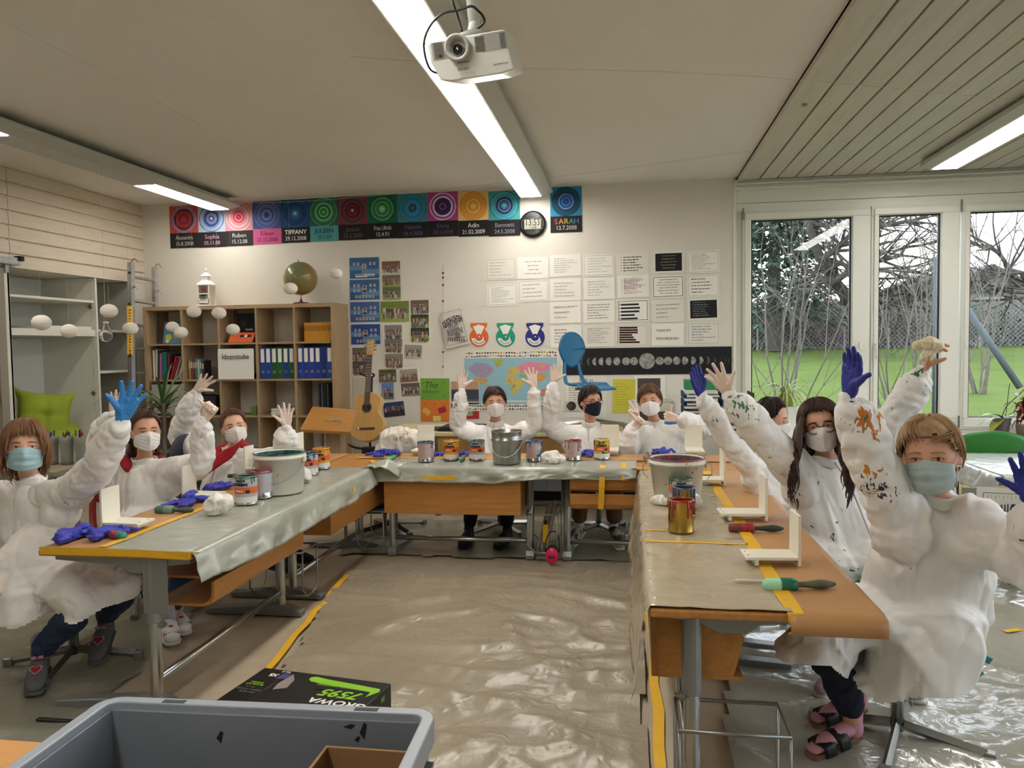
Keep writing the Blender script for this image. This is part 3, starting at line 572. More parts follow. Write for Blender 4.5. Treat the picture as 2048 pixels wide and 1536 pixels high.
for k, ((X, Y_), st, n_, m_) in enumerate(SH):
    row = 0 if k < 7 else 1 if k < 14 else 2 if k < 19 else 3; col = k if k < 7 else k-7 if k < 14 else k-12 if k < 19 else k-17
    desc = {'b': 'white text sheet with thin border', 'bc': 'white sheet with bold border and centred lines', 'c': 'white sheet with centred faint lines', 's': 'plain white text sheet', 'k': 'white sheet with bold list', 'dark': 'sheet printed black with light lines', 'bars': 'bordered sheet with five thick black bars', 'bars2': 'sheet with seven dark maroon bars'}[st]
    o = sheet('text_sheet', '%s, %s column of the %s row' % (desc, places[col], rows[row]), 'sheet', 950+X/3.938, 490+Y_/3.938, .305, .213, paper if rnd.random() < .6 else paper2, rot=rn.uniform(-1.2, 1.2)-.3, group='text sheets on the back wall', curl=.012*rn.random() if st == 's' else 0, dy=.004)
    x0, x1, z0, z1 = -.11, .12, -.075, .08
    dd = .0013 if st != 's' else .014
    if st == 's':  # curled sheets: print follows behind the curl, so keep it flat and just in front
        for v in o.data.vertices: v.co.y *= .35
        dd = .007
    if st in ('b', 'bc', 'bars', 'bars2'): border(o, .305, .213, .0045 if st in ('bc', 'bars') else .0018, ink if st != 'bars2' else greyink, inset=.012)
    if st == 'dark':
        rects(o, [(-.125, .125, -.085, .085)], cm('#14161a')); wordlines(o, -.1, .1, -.07, .075, n_, cm('#8e9aa8') if m_ is blueink else cm('#8f8a78'), rn, .3, .5, d=.0018, center=m_ is faint)
    elif st == 'bars':
        rects(o, [(-.115, -.115+.13+.06*rn.random(), .06-.034*i-.009, .06-.034*i+.009) for i in range(5)]+[(-.13, -.124, .06-.034*i-.01, .06-.034*i+.01) for i in range(5)], cm('#16222c'))
    elif st == 'bars2':
        rects(o, [(-.12, -.12+.12+.09*rn.random(), .075-.0235*i-.009, .075-.0235*i+.009) for i in range(7)]+[(-.135, -.13, .075-.0235*i-.009, .075-.0235*i+.009) for i in range(7)], darkred)
    else: wordlines(o, x0, x1, z0, z1, n_, m_, rn, .28 if st != 'k' else .4, .55, d=dd, center=st in ('c', 'bc'), bullets=st == 'k')
    if st == 'k' and n_ == 13: wordlines(o, x0, x1, z0+.05, z1, 7, blueink, rn, .28, .6, d=.0016, bullets=True)
# blue class posters and class photos
def crowd(par, w, h, rn, top, bot, rows_=2, n=9, cols=None, dark=False):
    cols = cols or ['#4c5566', '#7a4a44', '#c9c4b8', '#33333a', '#5f6a4a', '#8a7550', '#a9a49c', '#3c4c66', '#94707a']
    ms = [cm(top), cm(bot), cm('#b98f75')]+[cm(c) for c in cols]; b = MB(); 
    def q(x0, x1, z0, z1, d): b.add([(x0, -d, z0), (x1, -d, z0), (x1, -d, z1), (x0, -d, z1)], [(0, 1, 2, 3)])
    b.cur = 0; q(-w/2, w/2, -h*.1, h/2, .0012); b.cur = 1; q(-w/2, w/2, -h/2, -h*.1, .0012)
    for r_ in range(rows_):
        for i in range(n):
            x = (-.5+(i+.5+rn.uniform(-.25, .25))/n)*w*.86; z = h*(.14-.22*r_)+rn.uniform(-.05, .05)*h; s = w*.86/n*rn.uniform(.3, .5); d = .0014+.0003*r_+.00001*i
            b.cur = 3+rn.randrange(len(cols)); q(x-s, x+s, z-h*.26, z, d); b.cur = 2; q(x-s*.5, x+s*.5, z, z+h*.09, d+.00005); b.cur = 3+rn.choice([1, 3, 3]); q(x-s*.5, x+s*.5, z+h*.065, z+h*.1, d+.0001)
    return obj('print', b, ms, par)
z4 = lambda X, Y_: (680+X/4.267, 490+Y_/4.267)
S_ = 7.6*1.004/1540/.988
def zrect(x0, y0, x1, y1): a = z4(x0, y0); c = z4(x1, y1); p = PY(a[0], (a[1]+c[1])/2, YB); q = PY(c[0], (a[1]+c[1])/2, YB); return (a[0]+c[0])/2, (a[1]+c[1])/2, q[0]-p[0], (PY((a[0]+c[0])/2, a[1], YB)-PY((a[0]+c[0])/2, c[1], YB))[2]
rn = random.Random(5)
for k, (r, lab, head) in enumerate((((80, 105, 335, 288), 'blue portrait poster with a white glare, topmost in the left column', '#8c7466'), ((82, 293, 338, 470), 'blue portrait poster, second in the left column', '#3a2c28'), ((86, 483, 340, 660), 'blue portrait poster with orange glow, third in the left column', '#4b332c'), ((92, 675, 345, 850), 'darker blue portrait poster behind the guitar head', '#2a2426'))):
    x, y, w, h = zrect(*r); o = sheet('portrait_poster', lab, 'poster', x, y, w, h, cm('#35608c' if k < 2 else '#3f5f94' if k == 2 else '#2c4a94'), group='blue portrait posters', dy=.004)
    border(o, w, h, .003, cm('#b8c4d2'), inset=0)
    rects(o, [(-w*.5, -w*.05, -h*.1, h*.12), (-w*.1, w*.5, -h*.3, -h*.05)], cm('#5d86ad'), d=.0013, name='cloud')
    text('.......... ......', .02, cm('#2a3a66'), o, (0, -.002, h*.42)); R_ = []; F_ = []
    for row in range(2 if k else 1):
        for i in range(6):
            if 2 <= i <= 3: continue
            X = (-.32+.128*i)*w*1.05; Z = h*(.2-.24*row)
            R_.append((X-.011, X+.011, Z-.014, Z+.014)); F_.append((X-.006, X+.006, Z-.006, Z+.008))
    for i in range(6): X = (-.27+.11*i)*w; R_.append((X-.011, X+.011, -h*.33-.013, -h*.33+.013)); F_.append((X-.006, X+.006, -h*.33-.006, -h*.33+.008))
    rects(o, R_, cm('#c9c6c2'), d=.0016, name='portraits'); rects(o, F_, cm('#8a6552'), d=.0019, name='faces')
    rects(o, [(-.022, .022, -h*.1, h*.2)], cm('#b9b6b4'), d=.0017); rects(o, [(-.011, .011, -h*.02, h*.15)], cm('#a9755d'), d=.002); rects(o, [(-.015, .015, h*.1, h*.17), (-.02, .02, -h*.1, -h*.02)], cm(head), d=.0021)
    if not k: rects(o, [(-w*.3, w*.1, -h*.42, -h*.36), (0, w*.35, -h*.34, -h*.3)], cm('#cfd8dc'), d=.002, name='glider')
wsh = [((595, 465, 770, 830), 'white backing sheet', [((603, 470, 757, 583), '#6d5a50', '#7a6a5a', 'group photo in front of a grey wall, top of the third photo column'), ((605, 592, 757, 700), '#38451f', '#76963f', 'group photo on a lawn before trees, middle of the third photo column'), ((605, 705, 760, 820), '#2c3a20', '#7f9a48', 'group photo on grass with dark trees, bottom of the third column')]),
       ((372, 672, 545, 1048), '', [((380, 682, 530, 792), '#8b8078', '#a39d92', 'crowded class photo on steps, above two similar ones'), ((382, 800, 532, 912), '#77706a', '#b3aea2', 'class photo of children climbing on a frame, middle of three'), ((385, 928, 537, 1040), '#8b867e', '#9a948a', 'class photo with dark pyramid of children, lowest of three')]),
       ((100, 868, 262, 1108), '', [((107, 876, 250, 985), '#6a6458', '#8a8474', 'faded group photo half hidden by the guitar neck, upper'), ((108, 990, 252, 1100), '#5f5450', '#8b7f74', 'faded brownish group photo half hidden by the guitar neck, lower')])]
for (r, _, ph) in wsh:
    x, y, w, h = zrect(*r); o = sheet('backing_sheet', 'white backing sheet behind the %s photos' % ('third column' if r[0] == 595 else 'three crowded' if r[0] == 372 else 'guitar neck'), 'sheet', x, y, w, h, paper2, dy=.002)
    for (q, a_, b_, lab) in ph:
        x, y, w, h = zrect(*q); o = sheet('class_photo', lab, 'photo', x, y, w, h, cm('#d8d4cc'), dy=.006, group='class photos'); crowd(o, w, h, rn, a_, b_, 3, 12)
for (q, rot, a_, b_, lab, nn) in (((358, 138, 513, 255), 0, '#7a5540', '#c4bcae', 'group photo before a brown building, highest of the photos', 9), ((362, 258, 515, 358), 0, '#6d675c', '#8f9a58', 'group photo of children on a grey wall, second of the highest photos', 7), ((364, 358, 518, 468), 0, '#5d6a44', '#86a04e', 'group photo of colourful children standing on grass', 8), ((348, 480, 588, 655), 0, '#6f8038', '#8ba24a', 'large class photo on a green meadow, widest photo', 12), ((553, 853, 700, 968), 3, '#9a9488', '#b9b4a8', 'tilted class photo of children in white shirts, hanging alone', 8), ((333, 1062, 480, 1170), -1, '#4f5a3a', '#6b5f50', 'class photo under trees left of the tilted pair', 10), ((355, 1175, 460, 1318), 0, '#5f86b8', '#77736c', 'upright photo with a blue sky and sitting children', 6), ((512, 1060, 662, 1170), -3, '#a59a84', '#8a6a54', 'class photo before a low white building, upper of the tilted pair', 9), ((524, 1178, 682, 1290), -3, '#5d5a50', '#857d72', 'class photo with a dark doorway, lower of the tilted pair', 9), ((372, 1340, 550, 1462), -6, '#2c3f6a', '#3a3138', 'dark evening photo of a choir in a row, lowest of the photos', 10)):
    x, y, w, h = zrect(*q); o = sheet('class_photo', lab, 'photo', x, y, w, h, cm('#d8d4cc'), rot=rot, dy=.006, group='class photos'); crowd(o, w, h, rn, a_, b_, 1 if 'choir' in lab else 2, nn+3)
x, y, w, h = zrect(512, 1045, 686, 1305); sheet('backing_sheet', 'tilted white backing sheet behind the pair of photos', 'sheet', x, y, w, h, paper2, rot=-3, dy=.002)
# string of red beads
t = thing('bead_string', 'thin hanging string with red beads beside the photos', 'decoration', PY(886, 640, YB-.04), world=True)
b = MB(); b.tube([PY(886, 527, YB-.02), PY(886, 600, YB-.045), PY(886, 700, YB-.05), PY(886, 735, YB-.05)], .0015, 5); obj('string', b, greyink, t)
for y in (546, 555, 570, 602, 704): b = MB(); b.ball(PY(886, y, YB-.045), .012, 10); obj('bead', b, mat('red_bead', '#8c1f26', .4), t, smooth=True)
b = MB(); b.ball(PY(886, 733, YB-.05), .012, 10); obj('bead', b, alu, t, smooth=True)
# story poster
def story(loc, rot, w, h, lab, rz=0):
    b = MB(); b.grid(lambda u, v: ((u-.5)*w, -.02*(u*u)*(1-v), (v-.5)*h), 8, 8); o = obj('story_poster', b, mat('poster_paper', '#dcd8ce', .8), solid=.0015); o.location = loc; o.rotation_euler = (0, R(rot), rz)
    tag(o, lab, 'poster', 'story posters'); border(o, w*.92, h*.93, .003, ink, inset=.01, d=.026)
    for i, ch in enumerate('GESCHICHTEN'):
        u = (i-5)/5; text(ch, .105*w/.3, ink, o, (u*w*.36, -.027, h*(.2-.06*u*u+.03*u)), rot=(pi/2, R(-2+u*12), 0), sx=.33, bold=.003)
    text('AUF', .085*w/.3, cm('#77747a'), o, (0, -.028, h*.06), bold=.003, sx=.8)
    text('REISEN', .105*w/.3, cm('#6c6a70'), o, (0, -.028, -h*.12), bold=.003, sx=.6)
    rects(o, [(-w*.35+.02*i, -w*.35+.02*i+.002, h*.36+.01*(i % 2), h*.41) for i in range(12)], ink, d=.026, name='rays')
    b = MB(); 
    for s in (-1, 1): b.tube([(-w*.35, -.027, -h*(.25+.02*s)), (w*.38, -.027, -h*(.36+.05*s))], .002, 4)
    for i in range(8): b.tube([(-w*.33+i*w*.09, -.027, -h*(.22+.013*i)), (-w*.36+i*w*.09, -.027, -h*(.31+.02*i))], .003, 4)
    obj('drawn_rails', b, ink, o)
    disc_list(o, [(.02, -h*.24, .03*w/.3, '#2c2a2e', .0275), (.02, -h*.24, .024*w/.3, '#8e8b90', .028), (.02, -h*.24, .006, '#2c2a2e', .0285)], 'drawn_wheel')
    return o
story(tuple(PY(909, 655, YB-.03)), -13, .25, .38, 'tilted black and white story poster hanging beside the bead string')
# three round turning cards
for (px, c1, lab, l1, l2) in ((958, '#dd6a30', 'orange round turning card with white window, left of three', 'Der', 'Grammatikhelfer'), (1011, '#1f9a7c', 'green round turning card, middle of three', "z'", "Aufsatzhelfer"), (1070, '#2a2f80', 'dark blue round turning card, right of three', "z'", 'Deutschhelfer')):
    c = PY(px, 669, YB-.004); t = thing('turning_card', lab, 'card', c, group='round turning cards'); r = .105
    b = MB(); n = 40; b.prism([(r*cos(2*pi*k/n), r*sin(2*pi*k/n)-.03) for k in range(n)], 0, .002, M=Matrix.Rotation(pi/2, 3, 'X')); obj('disc', b, cm('#d8d8d8'), t)
    b = MB(); b.prism([(.098*cos(2*pi*k/n), .098*sin(2*pi*k/n)-.028) for k in range(n)], .002, .003, M=Matrix.Rotation(pi/2, 3, 'X')); b.prism([(-.085, .115), (.085, .115), (.085, .085), (.06, .05), (-.06, .05), (-.085, .085)][::-1], .002, .0035, M=Matrix.Rotation(pi/2, 3, 'X')); obj('cover', b, cm(c1), t)
    b = MB(); b.add([(-.06, -.0045, .08), (0, -.0045, .1), (.06, -.0045, .08), (.02, -.0045, .0), (-.02, -.0045, .0)], [(0, 1, 2, 3, 4)]); P = [(.078*cos(a), -.0045, .078*sin(a)-.03) for a in np.linspace(pi*1.02, 2*pi+.5, 20)]+[(.04*cos(a), -.0045, .04*sin(a)-.025) for a in np.linspace(2*pi+.3, pi*1.1, 14)]
    m_ = len(P); b.add(P, [(i, i+1, m_-2-i, m_-1-i) for i in range(13)]); obj('window', b, paper, t)
    disc_list(t, [(0, -.02, .028, c1, .005), (.003, -.022, .007, '#e0e0e0', .0055)], 'hub')
    for i, ch in enumerate(l2):
        a = pi*1.18+(i+.5)/len(l2)*(pi*.78); text(ch, .026, ink, t, (.06*cos(a), -.0055, .06*sin(a)-.028), rot=(pi/2, -(a+pi/2), 0))
# world map with flags
c = PY(1021, 762, YB-.004); W_, H_ = .935, .60; mp_ = sheet('world_map', 'coloured political world map with rows of flags', 'map', c, 0, W_, H_, cm('#8fb7c4'))
mm = [cm('#9b93b0'), cm('#a9b04a'), cm('#cf9a4c'), cm('#d8889a'), cm('#c9b45a'), cm('#b87c6c'), cm('#8ab07a'), cm('#d8d6cc')]
LAND = [(0, [(.03, .75), (.1, .9), (.25, .88), (.33, .75), (.27, .62), (.2, .55), (.12, .55), (.08, .66)]), (2, [(.1, .56), (.2, .56), (.25, .5), (.22, .42), (.15, .4), (.1, .48)]), (1, [(.31, .97), (.42, .97), (.4, .85), (.36, .78), (.33, .85)]), (5, [(.24, .38), (.3, .36), (.36, .28), (.32, .16), (.27, .04), (.25, .15), (.22, .28)]),
 (4, [(.47, .68), (.5, .78), (.56, .82), (.6, .72), (.58, .62), (.5, .58), (.46, .6)]), (3, [(.57, .8), (.7, .92), (.85, .88), (.97, .84), (.95, .72), (.84, .68), (.74, .64), (.62, .66)]), (4, [(.46, .54), (.56, .56), (.62, .48), (.64, .4), (.58, .26), (.55, .16), (.51, .25), (.5, .38), (.44, .44)]), (6, [(.6, .64), (.72, .62), (.72, .5), (.66, .42), (.62, .5)]), (2, [(.72, .64), (.86, .66), (.9, .56), (.84, .46), (.76, .48)]), (1, [(.71, .5), (.77, .5), (.75, .38)]), (5, [(.82, .26), (.92, .3), (.96, .2), (.9, .12), (.82, .16)]), (7, [(.05, .03), (.95, .03), (.9, .0), (.1, .0)])]
b = MB(); rn = random.Random(3)
for ci, P in LAND:
    b.cur = ci; Q = []
    for i in range(len(P)):
        a_, d_ = P[i], P[(i+1) % len(P)]
        for s in (0, .33, .66): Q.append((a_[0]+(d_[0]-a_[0])*s+rn.gauss(0, .006), a_[1]+(d_[1]-a_[1])*s+rn.gauss(0, .008)))
    b.add([((x-.5)*W_*.97, -.0012, (y-.5)*H_*.74+.01) for x, y in Q], [tuple(range(len(Q)))])
for i in range(130):
    ci, P = rn.choice(LAND[:11]); cx = sum(p[0] for p in P)/len(P); cy = sum(p[1] for p in P)/len(P); a_ = rn.choice(P); s = rn.random()*.8; x, y = cx+(a_[0]-cx)*s, cy+(a_[1]-cy)*s; b.cur = rn.randrange(7) if rn.random() < .5 else ci; q = rn.uniform(.006, .018)
    b.add([((x-.5)*W_*.97+q*cos(w)*rn.uniform(.6, 1.2), -.0014-.00001*i, (y-.5)*H_*.74+.01+q*sin(w)*rn.uniform(.6, 1.2)) for w in (0, 1, 2, 3, 4, 5)], [tuple(range(6))])
obj('continents', b, mm, mp_)
rects(mp_, [(-W_/2, W_/2, z, z+.068) for z in (H_/2-.068, -H_/2)], paper2, d=.0013, name='flag_band'); fl = []; mi = []
fc = [cm('#a8323a'), cm('#2c3f78'), cm('#3a7a4a'), cm('#d8b23a'), cm('#e6e4dc'), cm('#2a2826')]
for z in (H_/2-.034, -H_/2+.034):
    for r_ in (0, 1):
        for i in range(34):
            x = -W_/2+.014+i*.0272; zz = z+.016-.032*r_
            for q in range(3): fl.append((x, x+.019, zz-.009+.006*q, zz-.003+.006*q)); mi.append(rn.randrange(6))
rects(mp_, fl, fc, 'flags', .0017, mi)
# moon poster
c = PY(1295, 722, YB-.004); W_, H_ = 1.585, .262; mo = sheet('moon_poster', 'long black poster of the moon phases', 'poster', c, 0, W_, H_, cm('#16161b'))
mg = mat('moon_grey', '#b4b2ae', .8, col2='#5e5d5c', ns=28); mg2 = mat('moon_dim', '#75736f', .8, col2='#3d3c3b', ns=30); b = MB(); b2 = MB()
MX = [735, 766, 818, 858, 905, 950, 1000, 1057, 1118, 1190, 1253, 1355, 1455, 1520, 1585, 1645, 1705, 1763, 1813, 1858, 1905, 1935, 1962, 1990]
for i, X in enumerate(MX):
    x = (950+X/3.938-1295)*.00478; r = .077 if X == 1355 else .039; f = 1-abs(i-11)/12.5 if X != 1355 else 1; f = min(1, max(.04, f*1.9-.55)) if X != 1355 else 1; s = -1 if i < 11 else 1
    P = [(x+s*-r*cos(a)*(-1 if True else 1)*0+(-s)*0+s*(-1)*0+(-1 if s < 0 else 1)*r*sin(a), -.0012, r*cos(a)) for a in np.linspace(0, pi, 16)]
    Q = [(x+(-1 if s < 0 else 1)*r*sin(a)*(1-2*f), -.0012, r*cos(a)) for a in np.linspace(pi, 0, 16)][1:-1]
    bb = b if f > .35 else b2; bb.add(P+Q, [tuple(range(len(P+Q)))] if f < .02 else [(k, k+1, len(P)+len(Q)-1-k, (len(P)+len(Q)-k) % (len(P)+len(Q))) for k in range(14)]+[(14, 15, 16)])
obj('moons', b, mg, mo); obj('thin_crescents', b2, mg2, mo)
# The ... green and orange poster, picture cards, notes
o = sheet('green_orange_poster', 'green and orange poster with three coloured notes', 'poster', 870, 800, .30, .44, cm('#d87a30'), rot=1, dy=.004)
rects(o, [(-.15, .15, .0, .22)], cm('#6fa03a')); text('The', .09, cm('#2f4f1c'), o, (-.045, -.002, .15), shear=.3); text('Hamster', .05, cm('#3f6a28'), o, (-.04, -.002, .085), shear=.3)
for (x, z, rr, col) in ((-.09, -.12, -30, '#e0b24c'), (.075, -.1, 22, '#a8283a'), (.02, -.19, 0, '#e0d070')):
    b = MB(); b.bx(-.04, .04, -.001, .001, -.028, .028); q = obj('note', b, cm(col), o); q.location = (x, -.003, z); q.rotation_euler = (0, R(-rr), 0)
for (x, z) in ((-.12, .17), (.09, .18), (.1, .05), (-.13, .02), (-.1, -.04), (0, -.04), (.1, -.045)): disc_list(o, [(x, z, .005, '#2c2a22', .002)], 'pin')
o = sheet('landscape_picture', 'evening landscape picture behind the raised arm of the boy', 'picture', 930, 783, .29, .21, cm('#b59476'), dy=.005); rects(o, [(-.145, .145, -.08, .02), (-.145, .145, -.105, -.08)], [cm('#3c4052'), cm('#6e5f5a')], mi=[0, 1]); border(o, .29, .21, .003, cm('#dcd8ce'), inset=0)
o = sheet('red_card', 'red card with a green note beside the map', 'card', 930, 822, .29, .16, cm('#b02c30'), dy=.004); rects(o, [(-.03, .08, -.05, .03)], cm('#8fa08a'))
# sheets right of the map
o = sheet('handwritten_sheet', 'white sheet with handwriting behind the blue chair', 'sheet', 1172, 795, .40, .40, paper2, dy=.003); wordlines(o, -.17, .12, -.15, .13, 12, greyink, random.Random(2), .3, .4); text('THE H', .05, greyink, o, (.0, -.002, .165))
o = sheet('dark_photo', 'grey photo of a dark stone pinned low beside the pole', 'photo', 1143, 812, .14, .1, cm('#c8c2ba'), dy=.006); disc_list(o, [(0, 0, .045, '#2c2826', .002), (-.02, .0, .03, '#4a403c', .0025)])
o = sheet('yellow_sheet', 'yellow green sheet on the wall behind the blue chair', 'sheet', 1248, 792, .22, .33, cm('#c9c240'), rot=1, dy=.005); wordlines(o, -.08, .08, -.1, .13, 9, cm('#9a9630'), random.Random(4), .25)
o = sheet('framed_picture', 'white sheet with a dark picture behind the brown haired boy', 'picture', 1300, 775, .30, .24, paper, dy=.004); rects(o, [(-.12, .1, -.08, .09)], cm('#4a4542'))
sheet('white_sheet', 'blank white sheet right of the dark picture', 'sheet', 1350, 770, .16, .2, paper2, dy=.003)
# red triangle of tiny marks, hooks
# ------------------------------------------------------------------ bookshelf
SX0, SX1, SY0, SH_ = -4.92, -2.872, 7.215, 1.872
bs_ = thing('bookshelf', 'wide oak bookshelf with five by five open compartments', 'bookshelf', (-3.9, 7.4, 0), world=True)
for x0, x1 in ((SX0, SX0+.038), (SX1-.038, SX1)): b = MB(); b.bx(x0, x1, SY0, YB-.005, 0, SH_-.038); obj('side_panel', b, oak, bs_, bevel=.001)
b = MB(); b.bx(SX0, SX1, SY0, YB-.005, SH_-.038, SH_); obj('top_panel', b, oak_h, bs_, bevel=.001)
b = MB(); b.bx(SX0+.038, SX1-.038, SY0, YB-.005, .0, .038); obj('bottom_panel', b, oak_h, bs_)
CW = (SX1-SX0-.038)/5; RH = (SH_-.038)/5
for i in range(1, 5): b = MB(); b.bx(SX0+.019+CW*i-.01, SX0+.019+CW*i+.01, SY0+.003, YB-.006, .038, SH_-.038); obj('divider', b, oak, bs_)
for j in range(1, 5):
    for i in range(5): b = MB(); b.bx(SX0+.019+CW*i+.011+(.019 if i == 0 else 0), SX0+.019+CW*(i+1)-.011-(.019 if i == 4 else 0), SY0+.001, YB-.006, .019+RH*j-.009, .019+RH*j+.009); obj('shelf', b, oak_h, bs_)
cell = lambda i, j: (SX0+.019+CW*i+.013+(.018 if i == 0 else 0), .019+RH*(4-j)+.0095)
def book(x, z, w, h, d, col, tilt=0, lab='', grp='books', cat='book', y=SY0+.05, spine=None, name='book'):
    b = MB(); t = thing(name, lab, cat, (x, y+d/2, z+w*sin(R(max(0, tilt)))+.001), group=grp); t.rotation_euler = (0, R(tilt), 0)
    b.bx(0, w, -d/2, d/2, 0, h); o = obj('cover', b, cm(col, .5), t, bevel=.0015, seg=1)
    b = MB(); b.bx(.002, w-.002, -d/2+.004, d/2+.001, h, h+.0008); obj('pages', b, paper2, t)
    if spine: b = MB(); b.bx(w*.2, w*.8, -d/2-.0008, -d/2, h*.55, h*.85); obj('spine_label', b, cm(spine), t)
    return t
def binder(x, z, col, lab, i):
    t = thing('binder', lab, 'binder', (x, SY0+.03, z), group='ring binders on the shelf'); b = MB(); b.bx(0, .062, 0, .28, 0, .312); obj('cover', b, cm(col, .35), t, bevel=.002, seg=1)
    if i: b = MB(); b.bx(.012, .05, -.001, 0, .165, .30); obj('spine_label', b, paper, t)
    b = MB(); b.lathe([(.009, -.001), (.014, -.001), (.014, .001), (.009, .001)], (.031, -.001, .07), 14, Matrix.Rotation(pi/2, 3, 'X')); obj('finger_ring', b, chrome, t)
cols = ['#1c3f8a', '#1c3f8a', '#1c4f2c', '#1c5a30', '#1c3a80', '#1d4f2e']; x, z = cell(3, 1); od = ['first', 'second', 'third', 'fourth', 'fifth', 'sixth']
for k, c_ in enumerate(cols): binder(x+.0615*k+.002, z, c_, '%s ring binder with white label, %s from the left beside the sign' % ('blue' if 'a' in c_[-2:] or c_[-2:] == '80' else 'dark green', od[k]), True)
x, z = cell(4, 1)
for k in range(6): binder(x+.0612*k-.001, z+.0005, ['#1f3f9a', '#1b3a8c', '#1c3c90', '#1a3488', '#182c70', '#1f469c'][k], 'blue ring binder%s, %s in the right hand compartment' % ('' if k != 4 else ' without label', od[k]), k != 4)
x, z = cell(4, 0)
for k in range(12): book(x+.07+.0245*k, z, .023, .185, .15, '#c98f22', 0, 'yellow book in the right top compartment, one of twelve alike', 'yellow books in the top right compartment', spine='#8a5a1c')
x, z = cell(0, 0); o = sheet('picture_book', 'pale blue picture book with yellow fruit leaning in the top left compartment', 'book', (x+.2, SY0+.12, z+.115), 0, .2, .23, cm('#4f86a0'), th=.012); o.rotation_euler = (R(-12), 0, 0)
disc_list(o, [(-.04, -.05, .035, '#c9c23a', .0065), (.045, -.03, .035, '#d0813a', .0065), (0, .03, .03, '#3f8a6a', .0065), (-.05, -.09, .02, '#d8d6c8', .007)])
x, z = cell(2, 0); o = sheet('dark_book', 'black book standing upright in the top middle compartment', 'book', (x+.21, SY0+.16, z+.155), 0, .2, .29, cm('#15161a'), th=.02); text('raum', .04, paper, o, (0.03, -.0125, -.02)); text('Ausl', .04, redink, o, (.06, -.0125, -.065))
disc_list(o, [(-.03, .04, .03, '#2c3038', .0108)])
o = sheet('orange_book', 'orange book with small photos leaning below the black book', 'book', (x+.2, SY0+.07, z+.05), 0, .26, .12, cm('#d8602c'), th=.012); o.rotation_euler = (R(-35), 0, 0); rects(o, [(-.02, .02, 0, .03), (.03, .055, 0, .03), (.06, .1, 0, .03)], [ink, paper, ink], d=.007, mi=[0, 1, 2])
rn = random.Random(8); x, z = cell(0, 1); X = x+.01
for k, (c_, w_, h_, tl, desc) in enumerate((('#e2ded2', .018, .3, 0, 'tall white'), ('#cfcab8', .016, .31, 2, 'cream'), ('#3a3440', .014, .3, 3, 'dark grey'), ('#b86a96', .02, .27, 3, 'pink'), ('#1f6f78', .05, .28, 3, 'thick teal'), ('#7f2c3a', .018, .26, 5, 'maroon'), ('#b03038', .016, .24, 16, 'red leaning'), ('#9a2a38', .014, .235, 18, 'crimson leaning'), ('#a8a49a', .014, .23, 20, 'grey leaning'), ('#b8333a', .014, .225, 20, 'bright red leaning'), ('#7a8f86', .016, .225, 12, 'sage green'), ('#d8d2c4', .016, .24, 6, 'ivory'))):
    book(X, z, w_, h_, .2, c_, tl, desc+' book in the second left compartment beside the ladder', 'books in the left compartment'); X += w_/cos(R(tl))+.006+(.012 if k == 5 else 0)
x, z = cell(1, 1); X = x+.02
for k, (c_, h_, desc) in enumerate((('#a8884a', .2, 'ochre'), ('#8a3a34', .21, 'brick red'), ('#3a4a3a', .2, 'dark green'), ('#5a6f86', .21, 'slate blue'), ('#a9b0a8', .2, 'pale grey'), ('#4a7f8a', .2, 'teal'), ('#3a3030', .19, 'dark brown'))): book(X, z, .022, h_, .14, c_, 0, desc+' paperback in the compartment left of the sign', 'paperbacks left of the sign', spine='#c9c4b0'); X += .0245
x, z = cell(3, 2)
for k in range(7): b = MB(); b.bx(-.11, .11, -.14, .14, 0, .009); q = obj('magazine', b, cm(['#d8d6d0', '#c4c0bc', '#e2e0da'][k % 3]), bevel=.001, seg=1); q.location = (x+.22+rn.uniform(-.006, .006), SY0+.17, z+.0095*k+.001); q.rotation_euler = (0, 0, rn.uniform(-.05, .05)); tag(q, 'pale magazine in the low stack in the third row compartment', 'magazine', 'stack of magazines')
x, z = cell(2, 2); b = MB(); b.bx(x+.3, x+.36, SY0+.02, SY0+.2, z, z+.09); tag(obj('green_box', b, cm('#5a7a3a'), bevel=.004), 'small green box in the third row middle compartment', 'box')
x, z = cell(2, 1); b = MB(); b.bx(x+.05, x+.33, SY0+.05, SY0+.25, z, z+.05); b.bx(x+.1, x+.22, SY0+.08, SY0+.2, z+.05, z+.08); tag(obj('dark_case', b, cm('#2a2224'), bevel=.008), 'dark case lying behind the white sign', 'case')
x, z = cell(1, 2); b = MB(); b.bx(x+.05, x+.3, SY0+.06, SY0+.25, z, z+.2); tag(obj('dark_box', b, cm('#2c2630'), bevel=.01), 'dark box in the third row behind the raised sleeve', 'box')
x, z = cell(4, 2)
for k in range(4): b = MB(); b.bx(x+.2+.03*k, x+.218+.03*k, SY0+.05, SY0+.3, z, z+.31); tag(obj('folder', b, cm(['#2c3038', '#4a5058', '#23262c', '#3a3f46'][k])), ['dark slate', 'mid grey', 'black', 'charcoal'][k]+' folder standing in the right compartment of the third row', 'folder', 'dark folders')
x, z = cell(4, 4); b = MB(); b.bx(x+.02, x+.34, SY0+.05, SY0+.3, z+.012, z+.082); tag(obj('printer', b, cm('#a8a6a0'), bevel=.01), 'flat pale device on the lowest right compartment', 'device')
x, z = cell(0, 2); o = sheet('white_board_sheet', 'white sheet fixed in front of the compartment behind the palm plant', 'sheet', (x+.2, SY0-.003, z+.17), 0, .36, .3, cm('#a9a69e'))
a_ = PY(472, 728, SY0-.006); o = sheet('shelf_sign', 'white paper sign reading Ideenstube hung on the shelf', 'sign', a_, 0, .385, .305, paper, th=.001, curl=.006); text('Ideenstube', .073, ink, o, (0, -.009, .072), sx=.92)
